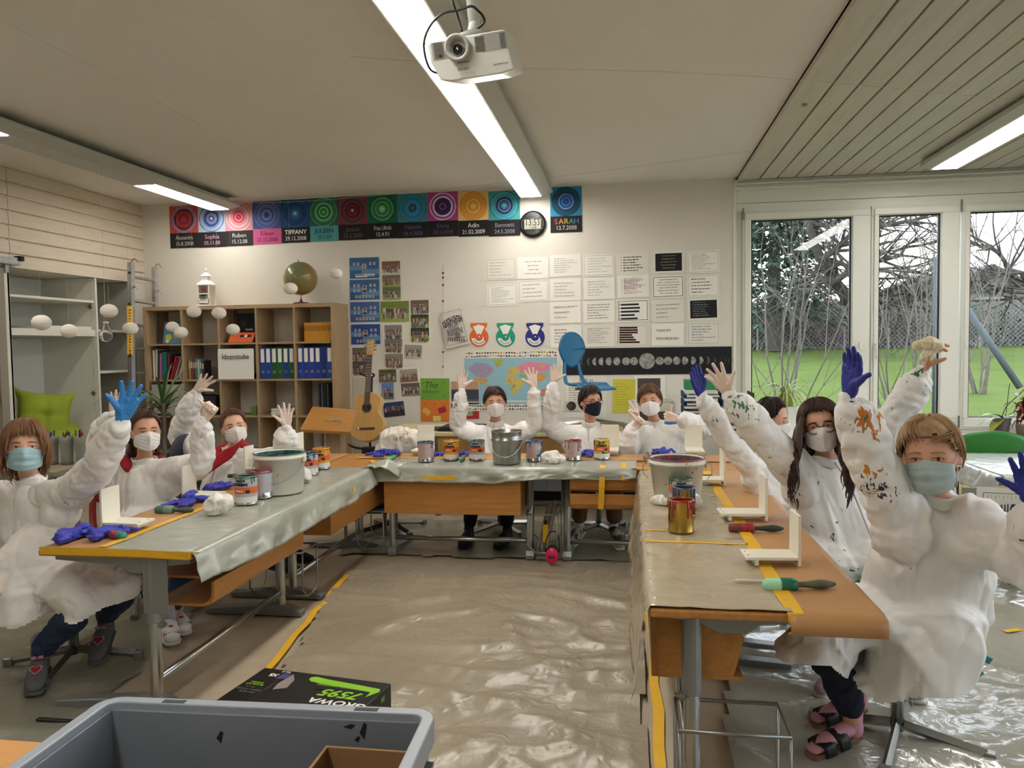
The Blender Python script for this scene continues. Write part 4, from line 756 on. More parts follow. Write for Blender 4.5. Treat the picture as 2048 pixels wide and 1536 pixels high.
# lantern house on top of the shelf
c = PY(414, 608, 7.33); ZT = SH_; t = thing('candle_lantern', 'white metal candle lantern with heart standing on the bookshelf', 'lantern', (c[0], 7.33, ZT), world=False)
def box4(b, w, z0, z1, tt): [b.bx(sx*w-tt/2, sx*w+tt/2, sy*w-tt/2, sy*w+tt/2, z0, z1) for sx in (-1, 1) for sy in (-1, 1)]
b = MB(); b.bx(-.075, .075, -.075, .075, 0, .014); obj('base', b, white_paint, t, bevel=.002)
b = MB(); box4(b, .058, .014, .215, .012); b.bx(-.06, .06, -.064, -.056, .03, .075); b.bx(-.06, .06, -.064, -.056, .12, .13); obj('frame', b, white_paint, t)
b = MB(); b.bx(-.056, .056, .05, .056, .014, .21); b.bx(-.058, -.054, -.05, .05, .014, .21); b.bx(.054, .058, -.05, .05, .014, .21); obj('panel', b, mat('lantern_cream', '#d8d0c0', .5), t)
b = MB(); b.lathe([(.1, .21), (.1, .22), (.045, .265), (.045, .30), (.06, .305), (.02, .34), (.02, .345)], n=4, a0=pi/4, a1=pi/4+2*pi); obj('roof', b, white_paint, t)
b = MB(); b.lathe([(.012, .34), (.006, .35), (.02, .365), (.006, .38), (.0001, .395)], n=12); obj('finial', b, white_paint, t, smooth=True)
b = MB(); P = [(.0, -.022), (.02, .002), (.02, .014), (.01, .02), (0, .012), (-.01, .02), (-.02, .014), (-.02, .002)]; b.prism(P[::-1], .064, .067, M=Matrix.Rotation(pi/2, 3, 'X'), c=(0, 0, .16)); obj('heart', b, mat('heart_red', '#9c2030', .5), t)
b = MB(); b.bx(-.03, .03, -.067, -.064, .1, .112); b.lathe([(.01, .064), (.014, .064), (.014, .067), (.01, .067)], (-.018, 0, .07), 12, Matrix.Rotation(pi/2, 3, 'X')); b.lathe([(.01, .064), (.014, .064), (.014, .067), (.01, .067)], (.018, 0, .07), 12, Matrix.Rotation(pi/2, 3, 'X')); obj('cut_out', b, ink, t)
# globe
c = PY(601, 557, 7.36); t = thing('globe', 'large old globe on a wooden foot standing on the bookshelf', 'globe', (c[0], 7.36, ZT))
gm = mat('globe_sea', '#6f7450', .3, col2='#a3793c', ns=3.2, sharp=.3, coat=.3); hz = c[2]-ZT
b = MB(); b.ball((0, 0, hz), .168, 32, Matrix.Rotation(.35, 3, 'Y')); obj('sphere', b, gm, t, smooth=True)
b = MB(); b.lathe([(.0001, 0), (.075, 0), (.08, .012), (.07, .018), (.03, .022), (.01, .035), (.01, .055), (.0001, .055)], n=24); obj('foot', b, mat('globe_foot', '#5f2c18', .35), t, smooth=True)
b = MB(); b.tube([(.0, 0, .05), (.0, 0, hz-.165)], .006, 8); b.tube([(-.02, 0, hz+.165), (-.022, 0, hz+.19)], .005, 8); obj('axis_pin', b, mat('brass_pin', '#a8843c', .3, metal=.9), t)
# stepladder
la = thing('ladder', 'aluminium hook ladder with yellow warning label leaning in the corner', 'ladder', (-4.9, 7.1, 0), world=True)
A0 = np.array([-4.86, 7.02, 0]); A1 = PY(262, 525, 7.12); B0 = np.array([-4.965, 7.2, 0]); A0 = np.array([A1[0]+.035, 6.95, 0]); B1 = PY(309, 535, 7.42); B0 = np.array([B1[0]+.03, 7.3, .0]); B0[1] = 7.3
def rail(P0, P1, w, d): b = MB(); b.tube([P0, P1], w, 4, side=(1, .8, 0), ry=d); return b
obj('rail', rail(A0, A1, .034, .02), alu, la); obj('rail', rail(B0, B1, .03, .02), alu, la)
for k in range(9): f = .1+.105*k; b = MB(); b.tube([A0+(A1-A0)*f, B0+(B1-B0)*f], .016, 8); obj('rung', b, alu, la)
for P, dx in ((A1, .03), (B1, .03), (A0+(A1-A0)*.88, .03), (B0+(B1-B0)*.88, .03)):
    b = MB(); b.tube([P+np.array([0, 0, -.04]), P+np.array([.015, 0, .02]), P+np.array([.05, 0, .035]), P+np.array([.075, 0, .0])], .007, 8, smooth=3); obj('hook', b, alu, la, smooth=True)
d_ = (A1-A0); P = A0+d_*.6; Q = A0+d_*.81; off = np.array([-.0, -.03, 0]); b = MB(); b.tube([P+off*0+np.array([.0, -.022, 0]), Q+np.array([0, -.022, 0])], .026, 4, side=(1, .8, 0), ry=.006); obj('warning_label', b, mat('label_yellow', '#d8a92a', .5), la)
rn = random.Random(2); b = MB()
for k in range(16): f = .605+.0125*k; p = A0+d_*f+np.array([.01, -.034, 0]); b.box(p, (.022, .003, rn.uniform(.004, .012)), rz=-.2)
obj('label_print', b, ink, la)
for f in (.595, .82, .955): b = MB(); b.box(A0+d_*f+np.array([.0, -.03, 0]), (.022, .004, .022)); obj('mark', b, blackm, la)
# paper lanterns on threads, glass bulb
lan_m = mat('rice_paper', '#e4dfd2', .8, bump=.15, bs=30)
LN = [((83, 645), 4.6, .058, 'leftmost paper lantern before the cupboard'), ((138, 662), 4.8, .054, 'paper lantern just right of the leftmost one, slightly lower'), ((218, 622), 5.0, .056, 'paper lantern hanging above the glass bulb'), ((261, 657), 5.2, .052, 'paper lantern in front of the ladder'), ((388, 623), 5.5, .052, 'paper lantern below the white candle lantern, left of two'), ((438, 626), 5.6, .053, 'paper lantern with a gold hook, right of two below the candle lantern'), ((345, 654), 5.6, .048, 'upper of two overlapping paper lanterns before the picture book'), ((362, 665), 5.5, .05, 'lower of two overlapping paper lanterns before the picture book'), ((466, 659), 5.9, .052, 'paper lantern before the black book'), ((581, 577), 6.1, .056, 'paper lantern overlapping the globe'), ((672, 547), 6.4, .052, 'pale paper lantern against the wall right of the globe')]
for (p, Y, r, lab) in LN:
    c = PY(p[0], p[1], Y); t = thing('paper_lantern', 'white '+lab, 'lantern', tuple(c), group='small white paper lanterns on threads'); t.rotation_euler = (rnd.uniform(-.15, .15), rnd.uniform(-.2, .2), rnd.random()*3)
    pr = []; N_ = 26
    for i in range(N_+1):
        a = -pi/2+pi*(i/N_)*.9+pi*.05; rr = r*1.02*cos(a)*(1+.035*(i % 2 == 0)); pr.append((rr, r*.88*sin(a)))
    b = MB(); b.lathe(pr, n=28); obj('shade', b, lan_m, t)
    b = MB(); b.lathe([(.16*r, -.875*r), (.19*r, -.88*r), (.19*r, -.86*r)], n=14); obj('wire_ring', b, greyink, t)
    th = MB(); th.tube([(0, 0, r*.86), (0, 0, 2.97-c[2])], .0004, 4); q = obj('thread', th, cord_m, t); t.rotation_euler = (0, 0, rnd.random()*3)
c = PY(212, 664, 5.0); t = thing('glass_bulb', 'clear glass bulb vase hanging below a paper lantern', 'bulb', tuple(c)); b = MB(); b.lathe([(.0001, -.07), (.03, -.062), (.045, -.035), (.043, -.01), (.026, .025), (.018, .05), (.018, .07)], n=24); obj('glass', b, glassm, t, smooth=True, solid=.002)
b = MB(); b.tube([(0, 0, .07), (0, 0, 2.97-c[2])], .001, 4); b.lathe([(.019, .06), (.021, .062), (.021, .072), (.019, .074)], n=16); obj('thread', b, cord_m, t)
# thin cords stretched across the ceiling
for k, (P, lab) in enumerate((([PZ(0, 38, 2.93), PZ(320, 205, 2.93), PZ(655, 398, 2.93)], 'thin cord stretched under the ceiling from the left front'), ([PZ(700, 113, 2.95), PZ(835, 123, 2.93)], 'short thin cord reaching from the left to the projector'), ([PZ(1030, 136, 2.9), PZ(1500, 152, 2.91), PZ(2048, 202, 2.91)], 'thin cord from the projector across the boarded ceiling'), ([PZ(478, 405, 2.88), PZ(650, 400, 2.88), PZ(1060, 360, 2.88), PZ(1500, 302, 2.9)], 'thin cord along the circle paintings'))):
    b = MB(); b.tube(P, .0016, 5, smooth=3); tag(obj('stretched_string', b, cord_m), lab, 'cord')
b = MB(); b.box(PZ(1609, 211, 2.935), (.03, .02, .015)); tag(obj('cord_hook', b, alu), 'tiny metal hook screwed in the boarded ceiling', 'hook')
# projector
c = PY(940, 100, 2.72); t = thing('projector', 'white ceiling projector hanging from a pole, lens towards the camera', 'projector', (c[0], 2.72, c[2]-.01)); t.rotation_euler = (R(15), R(-3.5), R(-3)); QV = lambda x, y, z: tuple(Matrix.Rotation(R(-15), 3, 'X') @ Vector((x, y, z)))
pw = mat('projector_white', '#d2d2cc', .3); pg = mat('projector_slots', '#6d6a63', .6)
b = MB(); w, dp, h = .302, .22, .1
P = [(-w/2, .05), (-w/2+.004, -.012), (-w/2+.03, -.075), (-w/2+.07, -.083), (w/2-.05, -.083), (w/2-.002, -.075), (w/2-.012, -.005), (w/2-.02, .058), (-w/2+.02, .058)]
b.prism(P, 0, dp, M=Matrix.Rotation(pi/2, 3, 'X'), c=(0, dp, 0)); obj('body', b, pw, t, bevel=.006, seg=3)
b = MB()
for i in range(13): b.bx(.045, w/2-.014, -.002, .001, .052-i*.0046, .0535-i*.0046)
for i in range(13): b.bx(-w/2+.014, -.078, -.002, .001, .05-i*.0046, .0515-i*.0046)
q = obj('grille_lines', b, mat('projector_grey', '#aaa9a2', .4), t); q['kind'] = 'stuff'
b = MB()
for x0, x1 in ((.022, .055), (.112, .13), (-.128, -.095)):
    for i in range(11): b.bx(x0, x1, -.004, .0, .046-i*.0046, .0485-i*.0046)
obj('vent_slot', b, pg, t)['kind'] = 'stuff'
Mx = Matrix.Rotation(pi/2, 3, 'X')
b = MB(); b.lathe([(.043, .0), (.045, .03), (.042, .034), (.037, .034), (.028, .012), (.023, .008), (.021, -.005)], (-.038, 0, .022), 40, Mx); obj('lens_ring', b, mat('lens_ring', '#b4b3ac', .3), t, smooth=True)
b = MB(); b.lathe([(.0215, .01), (.0215, .02), (.018, .016), (.017, .0)], (-.038, 0, .015), 30, Mx); obj('lens_tube', b, mat('lens_tube', '#77756e', .3), t, smooth=True)
b = MB(); b.lathe([(.018, .012), (.012, .018), (.0001, .021)], (-.038, 0, .012), 24, Mx); obj('lens', b, mat('lens_glass', '#0e0f12', .05, coat=1), t, smooth=True)
text('acer', .018, cm('#8e8e88'), t, (-.03, -.0015, -.047), sx=1.5); text('DLP  HDMI  3D  HD', .006, greyink, t, (.105, -.0015, -.05)); b = MB(); b.bx(-.05, -.005, -.0012, .001, -.028, -.0245); obj('slot', b, greyink, t, bevel=.001)
b = MB(); b.bx(-.045, .01, -.0012, .001, -.077, -.06); obj('sticker', b, cm('#c2c2bb'), t)
b = MB(); b.cyl((-.108, -.002, .004), .005, .006, 12, Mx); obj('ir_eye', b, blackm, t)
b = MB(); b.lathe([(.0001, .058), (.07, .058), (.068, .07), (.03, .082), (.0001, .082)], (0, .08, 0), 28); obj('mount_plate', b, mat('mount_grey', '#8f908c', .4), t, smooth=True)
for x in (-.05, .05): b = MB(); b.tube([(x, .06, .055), (x*.7, .07, .075), (0, .08, .075)], .006, 8); obj('mount_arm', b, mat('mount_arm_grey', '#a9a9a4', .4), t)
b = MB(); b.tube([(.0, .08, .07), QV(0, .10, .14)], .019, 20); b.tube([QV(0, .10, .13), QV(-.005, .10, 2.99-c[2])], .021, 20); obj('pole', b, mat('pole_white', '#c9c9c4', .3), t, smooth=True)
b = MB(); k_ = .004
b.tube([QV(-.045, .10, .53), QV(-.045, .08, .3), (-.05, .05, .2), (-.04, .06, .13), (-.03, .05, .08)], k_, 8, smooth=5); b.tube([(-.12, .1, -.045), (-.165, .05, -.03), (-.172, .03, .05), (-.14, .03, .11), (-.09, .04, .145), (-.03, .05, .15), (.015, .045, .155), (.035, .05, .14), (.05, .06, .12), (.05, .07, .1), (.02, .08, .085)], .0045, 8, smooth=5); b.tube([(-.13, .1, .02), (-.15, .08, .0), (-.15, .09, -.04), (-.12, .1, -.05)], .003, 6, smooth=4)
obj('cable', b, black, t, smooth=True)
# ------------------------------------------------------------------ desks
TZ = .65
def desk(label, cx, cy, rz, kind='tray', L=1.28, racks=(1,), books=False, ly=-.07, ins=.10, ff=.25, pz=.375, xi=.17):
    t = thing('school_desk', label, 'desk', (cx, cy, 0), rz, 'school desks set in a U')
    b = MB(); b.bx(-L/2, L/2, -.325, .325, TZ-.027, TZ-.002); obj('tabletop', b, beech, t, bevel=.006, seg=2)
    for s in (-1, 1):
        x = s*(L/2-ins); f = MB()
        P = [(-ff, .0), (.30, .0), (.30, .025), (ly+.06, .058), (ly-.025, .058), (-ff, .025)]; f.prism(P, -.03, .03, M=Matrix(((0, 0, 1), (1, 0, 0), (0, 1, 0))), c=(x, 0, .006)); leg = obj('leg', f, grey_metal, t, bevel=.004)
        b = MB(); b.tube([(x, ly, .05), (x, ly, .37)], .023, 16, side=(1, 0, 0), ry=.025); obj('steel_column', b, chrome, leg, smooth=False, bevel=.002, seg=1)
        b = MB(); b.tube([(x, ly, .36), (x, ly, .60)], .028, 16, side=(1, 0, 0), ry=.03); obj('sleeve', b, grey_metal, leg, bevel=.002, seg=1)
        b = MB(); b.cyl((x, ly-.03, .35), .014, .02, 10, Matrix.Rotation(pi/2, 3, 'X')); b.cyl((x, ly-.042, .35), .008, .02, 8, Matrix.Rotation(pi/2, 3, 'X')); obj('bolt', b, steel_dark, leg)
        b = MB(); P = [(-.30, .622), (.28, .622), (.28, .60), (.0, .585), (-.04, .555), (-.12, .555), (-.18, .585), (-.30, .60)]; b.prism(P, -.02, .02, M=Matrix(((0, 0, 1), (1, 0, 0), (0, 1, 0))), c=(x-s*.0, 0, 0)); obj('bracket', b, grey_metal, t, bevel=.003)
        if kind == 'tray':
            b = MB(); b.bx(x+s*.022, x+s*.026, -.205, -.10, .40, .622); obj('end_plate', b, grey_metal, t, bevel=.002)
    b = MB(); b.tube([(-L/2+ins, ly, .125), (L/2-ins, ly, .125)], .017, 12); obj('crossbar', b, chrome, t, smooth=True)
    x0 = L/2-xi
    if kind == 'tray':
        for z0, z1, nm in ((.50, .622, 'upper_tray'), (.385, .49, 'lower_tray')):
            P = [(-.04, z0), (-.27, z0), (-.3, z0+.012), (-.315, z0+.04), (-.318, z1)]; Q = [(-.04, z0+.012), (-.266, z0+.012), (-.29, z0+.024), (-.303, z0+.044), (-.306, z1)]; n = len(P); b = MB()
            P3 = P+Q[::-1]; m_ = len(P3); V = [(x, y, z) for x in (-x0, x0) for y, z in P3]
            b.add(V, [tuple(range(m_))[::-1], tuple(range(m_, 2*m_))]+[(i, (i+1) % m_, m_+(i+1) % m_, m_+i) for i in range(m_)]); obj(nm, b, beech_p, t, bevel=.0015, seg=1)
        if books:
            for k in range(4): b = MB(); b.bx(x0-.30, x0-.02+.006*k, -.25, -.1, .514+.008*k, .521+.008*k); obj('exercise_book', b, paper if k % 2 else cm('#b9b4ac'), t)
    else:
        b = MB(); b.bx(-x0, x0, -.318, -.302, pz, .62); obj('front_panel', b, beech_p, t, bevel=.003)
        b = MB(); b.bx(-x0, x0, -.302, -.04, .375, .387); obj('bottom_panel', b, beech_p, t)
        for s in (-1, 1):
            b = MB(); P = [(-.302, .377), (-.07, .377), (-.035, .51), (-.07, .56), (-.13, .62), (-.302, .62)]; b.prism(P, -.006, .006, M=Matrix(((0, 0, 1), (1, 0, 0), (0, 1, 0))), c=(s*(x0-.007), 0, 0)); obj('side_panel', b, beech_p, t)
    for s in racks:
        x = s*(L/2-ins); b = MB(); rr = .006; y0, y1, d = -.25, .05, s*.20
        b.tube([(x, y0, .34), (x+d, y0, .34), (x+d, y1, .34), (x, y1, .34), (x, y0, .34)], rr, 8); 
        b.tube([(x+d*.05, y0, .335), (x+d*.02, y0, .14), (x+d*.3, y0, .09), (x+d*.8, y0, .09), (x+d*.98, y0, .14), (x+d*.98, y0, .335)], rr*.8, 8)
        b.tube([(x+d*.05, y1, .335), (x+d*.02, y1, .14), (x+d*.3, y1, .09), (x+d*.8, y1, .09), (x+d*.98, y1, .14), (x+d*.98, y1, .335)], rr*.8, 8)
        for q in (.3, .8): b.tube([(x+d*q, y0, .09), (x+d*q, y1, .09)], rr*.8, 8)
        obj('book_rack', b, steel_dark, t, smooth=True)
    return t
XLc, XRc, YBc = -1.985, .375, 5.105
desk('near left desk with two curved beech trays under kraft paper and film', XLc, 3.27, pi/2, 'tray', racks=(1,), books=True, L=1.2, ly=-.128, ins=.055)
desk('far left desk with flat beech front panel', XLc, 4.64, pi/2, 'panel', racks=(), L=1.5, ins=.2)
desk('left back desk with wide beech front panel facing the camera', -1.147, YBc, 0, 'panel', racks=(1, -1), ff=.11, pz=.345, L=1.02, ins=.035, xi=.06)
desk('right back desk with two beech trays and tape down the middle', .135, YBc, 0, 'tray', racks=(), ff=.11, L=1.2, ins=.04, xi=.08)
desk('far right desk under clear film beside the large white bucket', XRc, 4.152, -pi/2, 'panel', racks=(), ly=-.20, L=1.24)
desk('near right desk with wire book rack and hanging kraft paper', XRc, 2.885, -pi/2, 'panel', racks=(1,), ly=-.20)
def free_table(label, x0, x1, y0, y1, z, m, group=None, leg=.022, name='table', apron=None):
    t = thing(name, label, 'table', ((x0+x1)/2, (y0+y1)/2, 0), world=True); b = MB(); b.bx(x0, x1, y0, y1, z-.026, z); obj('tabletop', b, m, t, bevel=.004)
    for x in (x0+.06, x1-.06):
        for y in (y0+.06, y1-.06): b = MB(); b.tube([(x, y, 0), (x, y, z-.03)], leg, 12); obj('leg', b, chrome, t, smooth=True)
    if apron: b = MB(); b.bx(x0+.02, x1-.02, y0+.01, y0+.03, z-.026-apron, z-.027); obj('front_panel', b, m, t)
    return t
# ------------------------------------------------------------------ plastic film and kraft paper
film_o = mat('grey_film_table', '#a3a69a', .24, col2='#97998c', ns=3, crump=.5, spec=.7)
film_f = mat('olive_film_floor', '#a09580', .3, col2='#918672', ns=2, crump=1.3, spec=.7)
film_g = mat('grey_film_floor', '#85816f', .3, col2='#757264', ns=2, crump=.6, spec=.6)
film_r = mat('silvery_film_floor', '#aaa79b', .16, col2='#9b988b', ns=2, crump=1, spec=1)
film_c = mat('clear_film_table', '#b3a48a', .11, col2='#a89a80', ns=4, crump=.8, spec=.9)
def runcloth(label, A, B, inward, w_top, hang, m, nL=150, seed=1, name='plastic_film', z=TZ, hang2=None, amp=.006, cat='film', out=0.03):
    """film lying on the desk tops from the taped line to the inner edge, then hanging down; A->B is the inner edge, inward the direction away from the sitters"""
    A = np.array(A, float); B = np.array(B, float); I = np.array(inward, float); L = np.linalg.norm(B-A); nT, nH = 14, 12; V = []
    T = (B-A)/L; us = np.linspace(0, 1, nL+1)
    for i, u in enumerate(us):
        P = A+(B-A)*u; h = hang(u) if callable(hang) else hang
        for j in range(nT+nH+1):
            if j <= nT: q = P-I*w_top*(1-j/nT); zz = z+.0035; q = np.array([q[0], q[1], zz])
            else:
                s = (j-nT)/nH; q = P+I*(.006+out*s**.6); q = np.array([q[0], q[1], z+.002-h*s])
            V.append(q)
    V = np.array(V); jj = np.tile(np.arange(nT+nH+1), nL+1); top = jj <= nT; s = np.clip((jj-nT)/nH, 0, 1); uu = np.repeat(us, nT+nH+1)*L
    n1 = vnoise(np.c_[uu*9, jj*.12, jj*0], seed)-.5; n2 = ridge(np.c_[uu*16+jj*.15, jj*.25, jj*0], seed+3)-.5; n3 = ridge(V*[22, 22, 5]+[0, 0, seed], seed+5)
    V[:, 2] += np.where(top, amp*.55*(n3-.2)*(1-0)+amp*.3*np.abs(n2), .02*n1*s)
    off = np.where(top, 0, (n1*.035+n2*.012)*s); V[:, :2] += I[None, :2]*off[:, None]
    V[:, 2] = np.where(top, np.maximum(V[:, 2], z+.001), V[:, 2])
    W = nT+nH+1; F = [(i*W+j, (i+1)*W+j, (i+1)*W+j+1, i*W+j+1) for i in range(nL) for j in range(W-1)]
    ctr = tuple((A+B)/2*[1, 1, 0]+[0, 0, z]); o = obj(name, from_np(V, F), m, smooth=True, loc=ctr, solid=.0012)
    return tag(o, label, cat)
nz = lambda u, s=0: float(vnoise(np.array([[u*6.3+s, s*1.7, .3]]), 5)[0])
runcloth('grey plastic film over the left desks, hanging down on the inner side', (-1.657, 2.672, 0), (-1.657, 4.72, 0), (1, 0, 0), .40, lambda u: .100+.03*sin(pi*u)+.02*nz(u), film_o, seed=2)
# bulging corner of film where the left and back runs meet
b = MB(); 
def cf(u, v):
    x = -1.70+.22*u; y = 4.66+.2*v+.05*u; n = nz(u*2+v, 3); return (x+.02*n, y, TZ+.006+.035*sin(pi*u)*sin(pi*min(1, v*1.2))+.02*n-.16*max(0, u-.55)*(1-v)**1.5)
b.grid(cf, 16, 16); tag(obj('plastic_film', b, film_o, smooth=True, solid=.001, loc=(-1.6, 4.76, TZ)), 'puckered film corner where the left and back desks meet', 'film')
runcloth('grey plastic film over the back desks with a short drop in front', (-1.655, 4.775, 0), (.03, 4.775, 0), (0, -1, 0), .36, lambda u: .085-.035/(1+math.exp(-(u-.62)*30))+.018*nz(u*1.4, 2), film_o, seed=7, out=.02)
runcloth('clear brownish film over the right desks, hanging on the inner side', (.05, 4.72, 0), (.05, 2.25, 0), (-1, 0, 0), .40, lambda u: .22+.10*nz(u*1.3, 4)+(.12 if u < .25 else 0), film_c, seed=11, amp=.008, out=.05)
# film drop over the near end of the right desk is clear; kraft strips on the sitters' side
def kraft_strip(label, x0, x1, y0, y1, z=TZ, drop=None, seed=1, nx=12, ny=60):
    V = []; rn_ = seed
    def f(u, v):
        x = x0+(x1-x0)*u; y = y0+(y1-y0)*v; q = ridge(np.array([[x*7, y*5, seed]]), 4)[0]; zz = z+.0012+.004*q*(.3+.7*u*(1-u)*4)
        if drop and y < drop[0]:
            d = drop[0]-y; ang = min(1.15, d/drop[1]); zz = z+.003-(d*sin(ang)); y = drop[0]-d*cos(ang)
        return (x, y, zz)
    b = MB(); b.grid(f, nx, ny); return tag(obj('kraft_paper', b, kraft, smooth=True, solid=.0008, loc=((x0+x1)/2, (y0+y1)/2, z)), label, 'paper')
kraft_strip('brown kraft paper along the outer side of the left desks', -2.31, -2.04, 2.672, 5.36, seed=3)
kraft_strip('brown kraft paper on the rear half of the back desks', -1.655, .73, 5.10, 5.43, seed=6, nx=40, ny=12)
kraft_strip('brown kraft paper on the right desks curling down at the near end', .44, .70, 2.185, 4.74, drop=(2.248, .04), seed=9)
def tape(label, pts, w, up=(0, 0, 1), th=.0008, z=0, group='yellow masking tape strips', m=None):
    """a strip of masking tape along pts"""
    b = MB(); P = [np.array(p, float) for p in pts]; V = []
    for i, p in enumerate(P):
        t_ = P[min(i+1, len(P)-1)]-P[max(i-1, 0)]; t_ /= np.linalg.norm(t_); s = np.cross(np.array(up, float), t_); s /= np.linalg.norm(s); wv = w*(1+.06*sin(i*2.1)); V += [p-s*wv/2, p+s*wv/2]
    b.add(V, [(2*i, 2*i+1, 2*i+3, 2*i+2) for i in range(len(P)-1)]); c = np.mean(np.array(P), 0)
    return tag(obj('masking_tape', b, m or yellow_tape, solid=th, loc=tuple(c)), label, 'tape', group)
def dense(a, c, n, j=0, f=None): a = np.array(a, float); c = np.array(c, float); return [a+(c-a)*i/n+np.array([rnd.gauss(0, j), rnd.gauss(0, j), 0]) for i in range(n+1)]
h_ = TZ+.0085
tape('yellow tape along the kraft paper edge on the left desks', dense((-2.055, 2.7, h_), (-2.055, 4.9, h_), 14, .003), .035)
tape('yellow tape on the rear part of the back desks', dense((-1.9, 5.14, h_), (.42, 5.13, h_), 14, .003), .035)
tape('long yellow tape between film and kraft paper on the right desks', [(.458, 2.242, TZ-.058), (.458, 2.236, TZ-.02), (.457, 2.245, TZ+.001)]+dense((.455, 2.3, h_), (.44, 4.7, h_), 14, .003), .048)
tape('yellow tape across the right desks at the joint beside the red can', dense((.04, 3.0, h_), (.43, 2.985, h_), 6, .002), .022)
tape('short yellow tape on the inner edge of the right desks', dense((.05, 3.17, h_+.001), (.13, 3.17, h_+.001), 3), .016)
tape('yellow tape along the front edge of the near left desk', [(-2.3, 2.667, TZ-.004), (-2.05, 2.665, TZ-.002), (-1.85, 2.664, TZ-.003), (-1.665, 2.662, TZ-.008)], .03, up=(0, 1, 0))
tape('yellow tape folded over the near corner of the left desk', [(-1.76, 2.664, TZ-.005), (-1.66, 2.66, TZ-.006), (-1.651, 2.70, TZ-.01)], .03, up=(0, 1, 0.2))
tape('yellow tape piece holding the film in front of the left back desk', dense((-1.36, 4.745, .583), (-1.11, 4.745, .59), 3), .028, up=(0, 1, 0))
tape('wide yellow tape hanging down the middle of the right back desk', [(-.18, 4.9, h_), (-.18, 4.79, h_), (-.18, 4.762, TZ-.01), (-.185, 4.755, .54), (-.19, 4.772, .44), (-.195, 4.775, .40)], .036, up=(0, -.7, .7))
tape('short yellow tape right of the hanging one', [(-.055, 5.0, h_), (-.05, 4.79, h_), (-.045, 4.755, TZ-.03), (-.045, 4.75, .585)], .034, up=(0, -.7, .7))
tape('crinkled yellow tape on the inner corner of the right and back desks', [(.0, 4.78, h_+.002), (.08, 4.76, h_+.006), (.2, 4.72, h_+.003), (.32, 4.73, h_+.002)], .035)
tape('yellow tape on the film corner near the blue glove', [(-1.75, 5.0, h_), (-1.68, 4.86, h_+.008), (-1.66, 4.77, h_+.006), (-1.655, 4.735, TZ-.05)], .035)
tape('yellow tape end on the far left desk panel', [(-1.628, 4.33, .60), (-1.622, 4.34, .55), (-1.625, 4.345, .50)], .03, up=(1, 0, 0))
# floor film sheets
def floorfilm(label, poly, m, res=.035, seed=1, amp=.012, z=.003, name='floor_film'):
    P = np.array(poly); x0, y0 = P.min(0); x1, y1 = P.max(0); nx = int((x1-x0)/res); ny = int((y1-y0)/res)
    X, Y = np.meshgrid(np.linspace(x0, x1, nx+1), np.linspace(y0, y1, ny+1), indexing='ij'); V = np.c_[X.ravel(), Y.ravel(), np.zeros(X.size)]
    warp = np.c_[vnoise(V*1.7, seed), vnoise(V*1.7, seed+1), V[:, 2]]-.5
    a = ridge((V+warp*.5)*[2.2, 4.5, 1], seed+2)**3; b_ = ridge((V+warp*.4)*[6, 9, 1], seed+3)**2; c_ = vnoise(V*[3, 3, 1], seed+4); e_ = ridge((V+warp*.3)*[15, 11, 1], seed+6)
    V[:, 2] = z+amp*(a*1.2+b_*.5+c_*.6+e_*.22)
    inside = np.zeros(len(V), bool); n = len(P); jx = V[:, 0]+(vnoise(V*8, seed+9)-.5)*.05; jy = V[:, 1]+(vnoise(V*8+9, seed+9)-.5)*.05
    for i in range(n):
        xa, ya = P[i]; xb, yb = P[(i+1) % n]
        if ya == yb: continue
        inside ^= ((ya > jy) != (yb > jy)) & (jx < (xb-xa)*(jy-ya)/(yb-ya)+xa)
    W = ny+1; F = [(i*W+j, (i+1)*W+j, (i+1)*W+j+1, i*W+j+1) for i in range(nx) for j in range(ny) if inside[i*W+j] and inside[(i+1)*W+j+1] and inside[i*W+j+1] and inside[(i+1)*W+j]]
    used = np.unique(np.array(F)); mp2 = -np.ones(len(V), int); mp2[used] = np.arange(len(used)); F = [tuple(int(mp2[k]) for k in f) for f in F]
    return tag(obj(name, from_np(V[used], F), m, smooth=True, loc=(float(P[:, 0].mean()), float(P[:, 1].mean()), 0)), label, 'film')
floorfilm('large olive plastic film on the floor inside the U of desks', [(-1.45, .6), (.05, .6), (.06, 4.4), (.1, 4.95), (-1.75, 4.75), (-1.78, 4.5), (-1.72, 4.0), (-1.5, 3.0)], film_f, seed=3, amp=.018, res=.025)
floorfilm('grey film on the floor under the back row of chairs', [(-2.0, 4.98), (.7, 5.0), (.7, 6.15), (-2.0, 6.1)], film_g, seed=8, amp=.008, z=.002)
floorfilm('dark grey film on the floor under the left row of chairs', [(-4.2, .8), (-2.0, .8), (-2.02, 2.4), (-2.28, 3.6), (-2.5, 4.9), (-4.2, 4.9)], film_g, seed=12, amp=.012, z=.002)
floorfilm('silvery film on the floor under the right row of chairs', [(.30, .8), (3.9, .8), (3.9, 6.4), (.8, 6.4), (.45, 4.6), (.33, 3.0)], film_r, seed=15, amp=.020, z=.003, res=.03)
tape('yellow tape along the left edge of the floor film', dense((-1.47, 2.2, .022), (-1.76, 4.5, .02), 14, .006), .035)
tape('yellow tape on the floor under the right desks', dense((.085, 1.2, .012), (.09, 4.2, .012), 12, .004), .04)
tape('yellow tape on the floor at the far right', dense((1.75, 3.92, .03), (1.95, 4.0, .03), 3), .03)
tape('yellow tape on the floor at the far left under the chair', dense((-3.2, 3.2, .012), (-2.75, 3.25, .012), 3), .04)
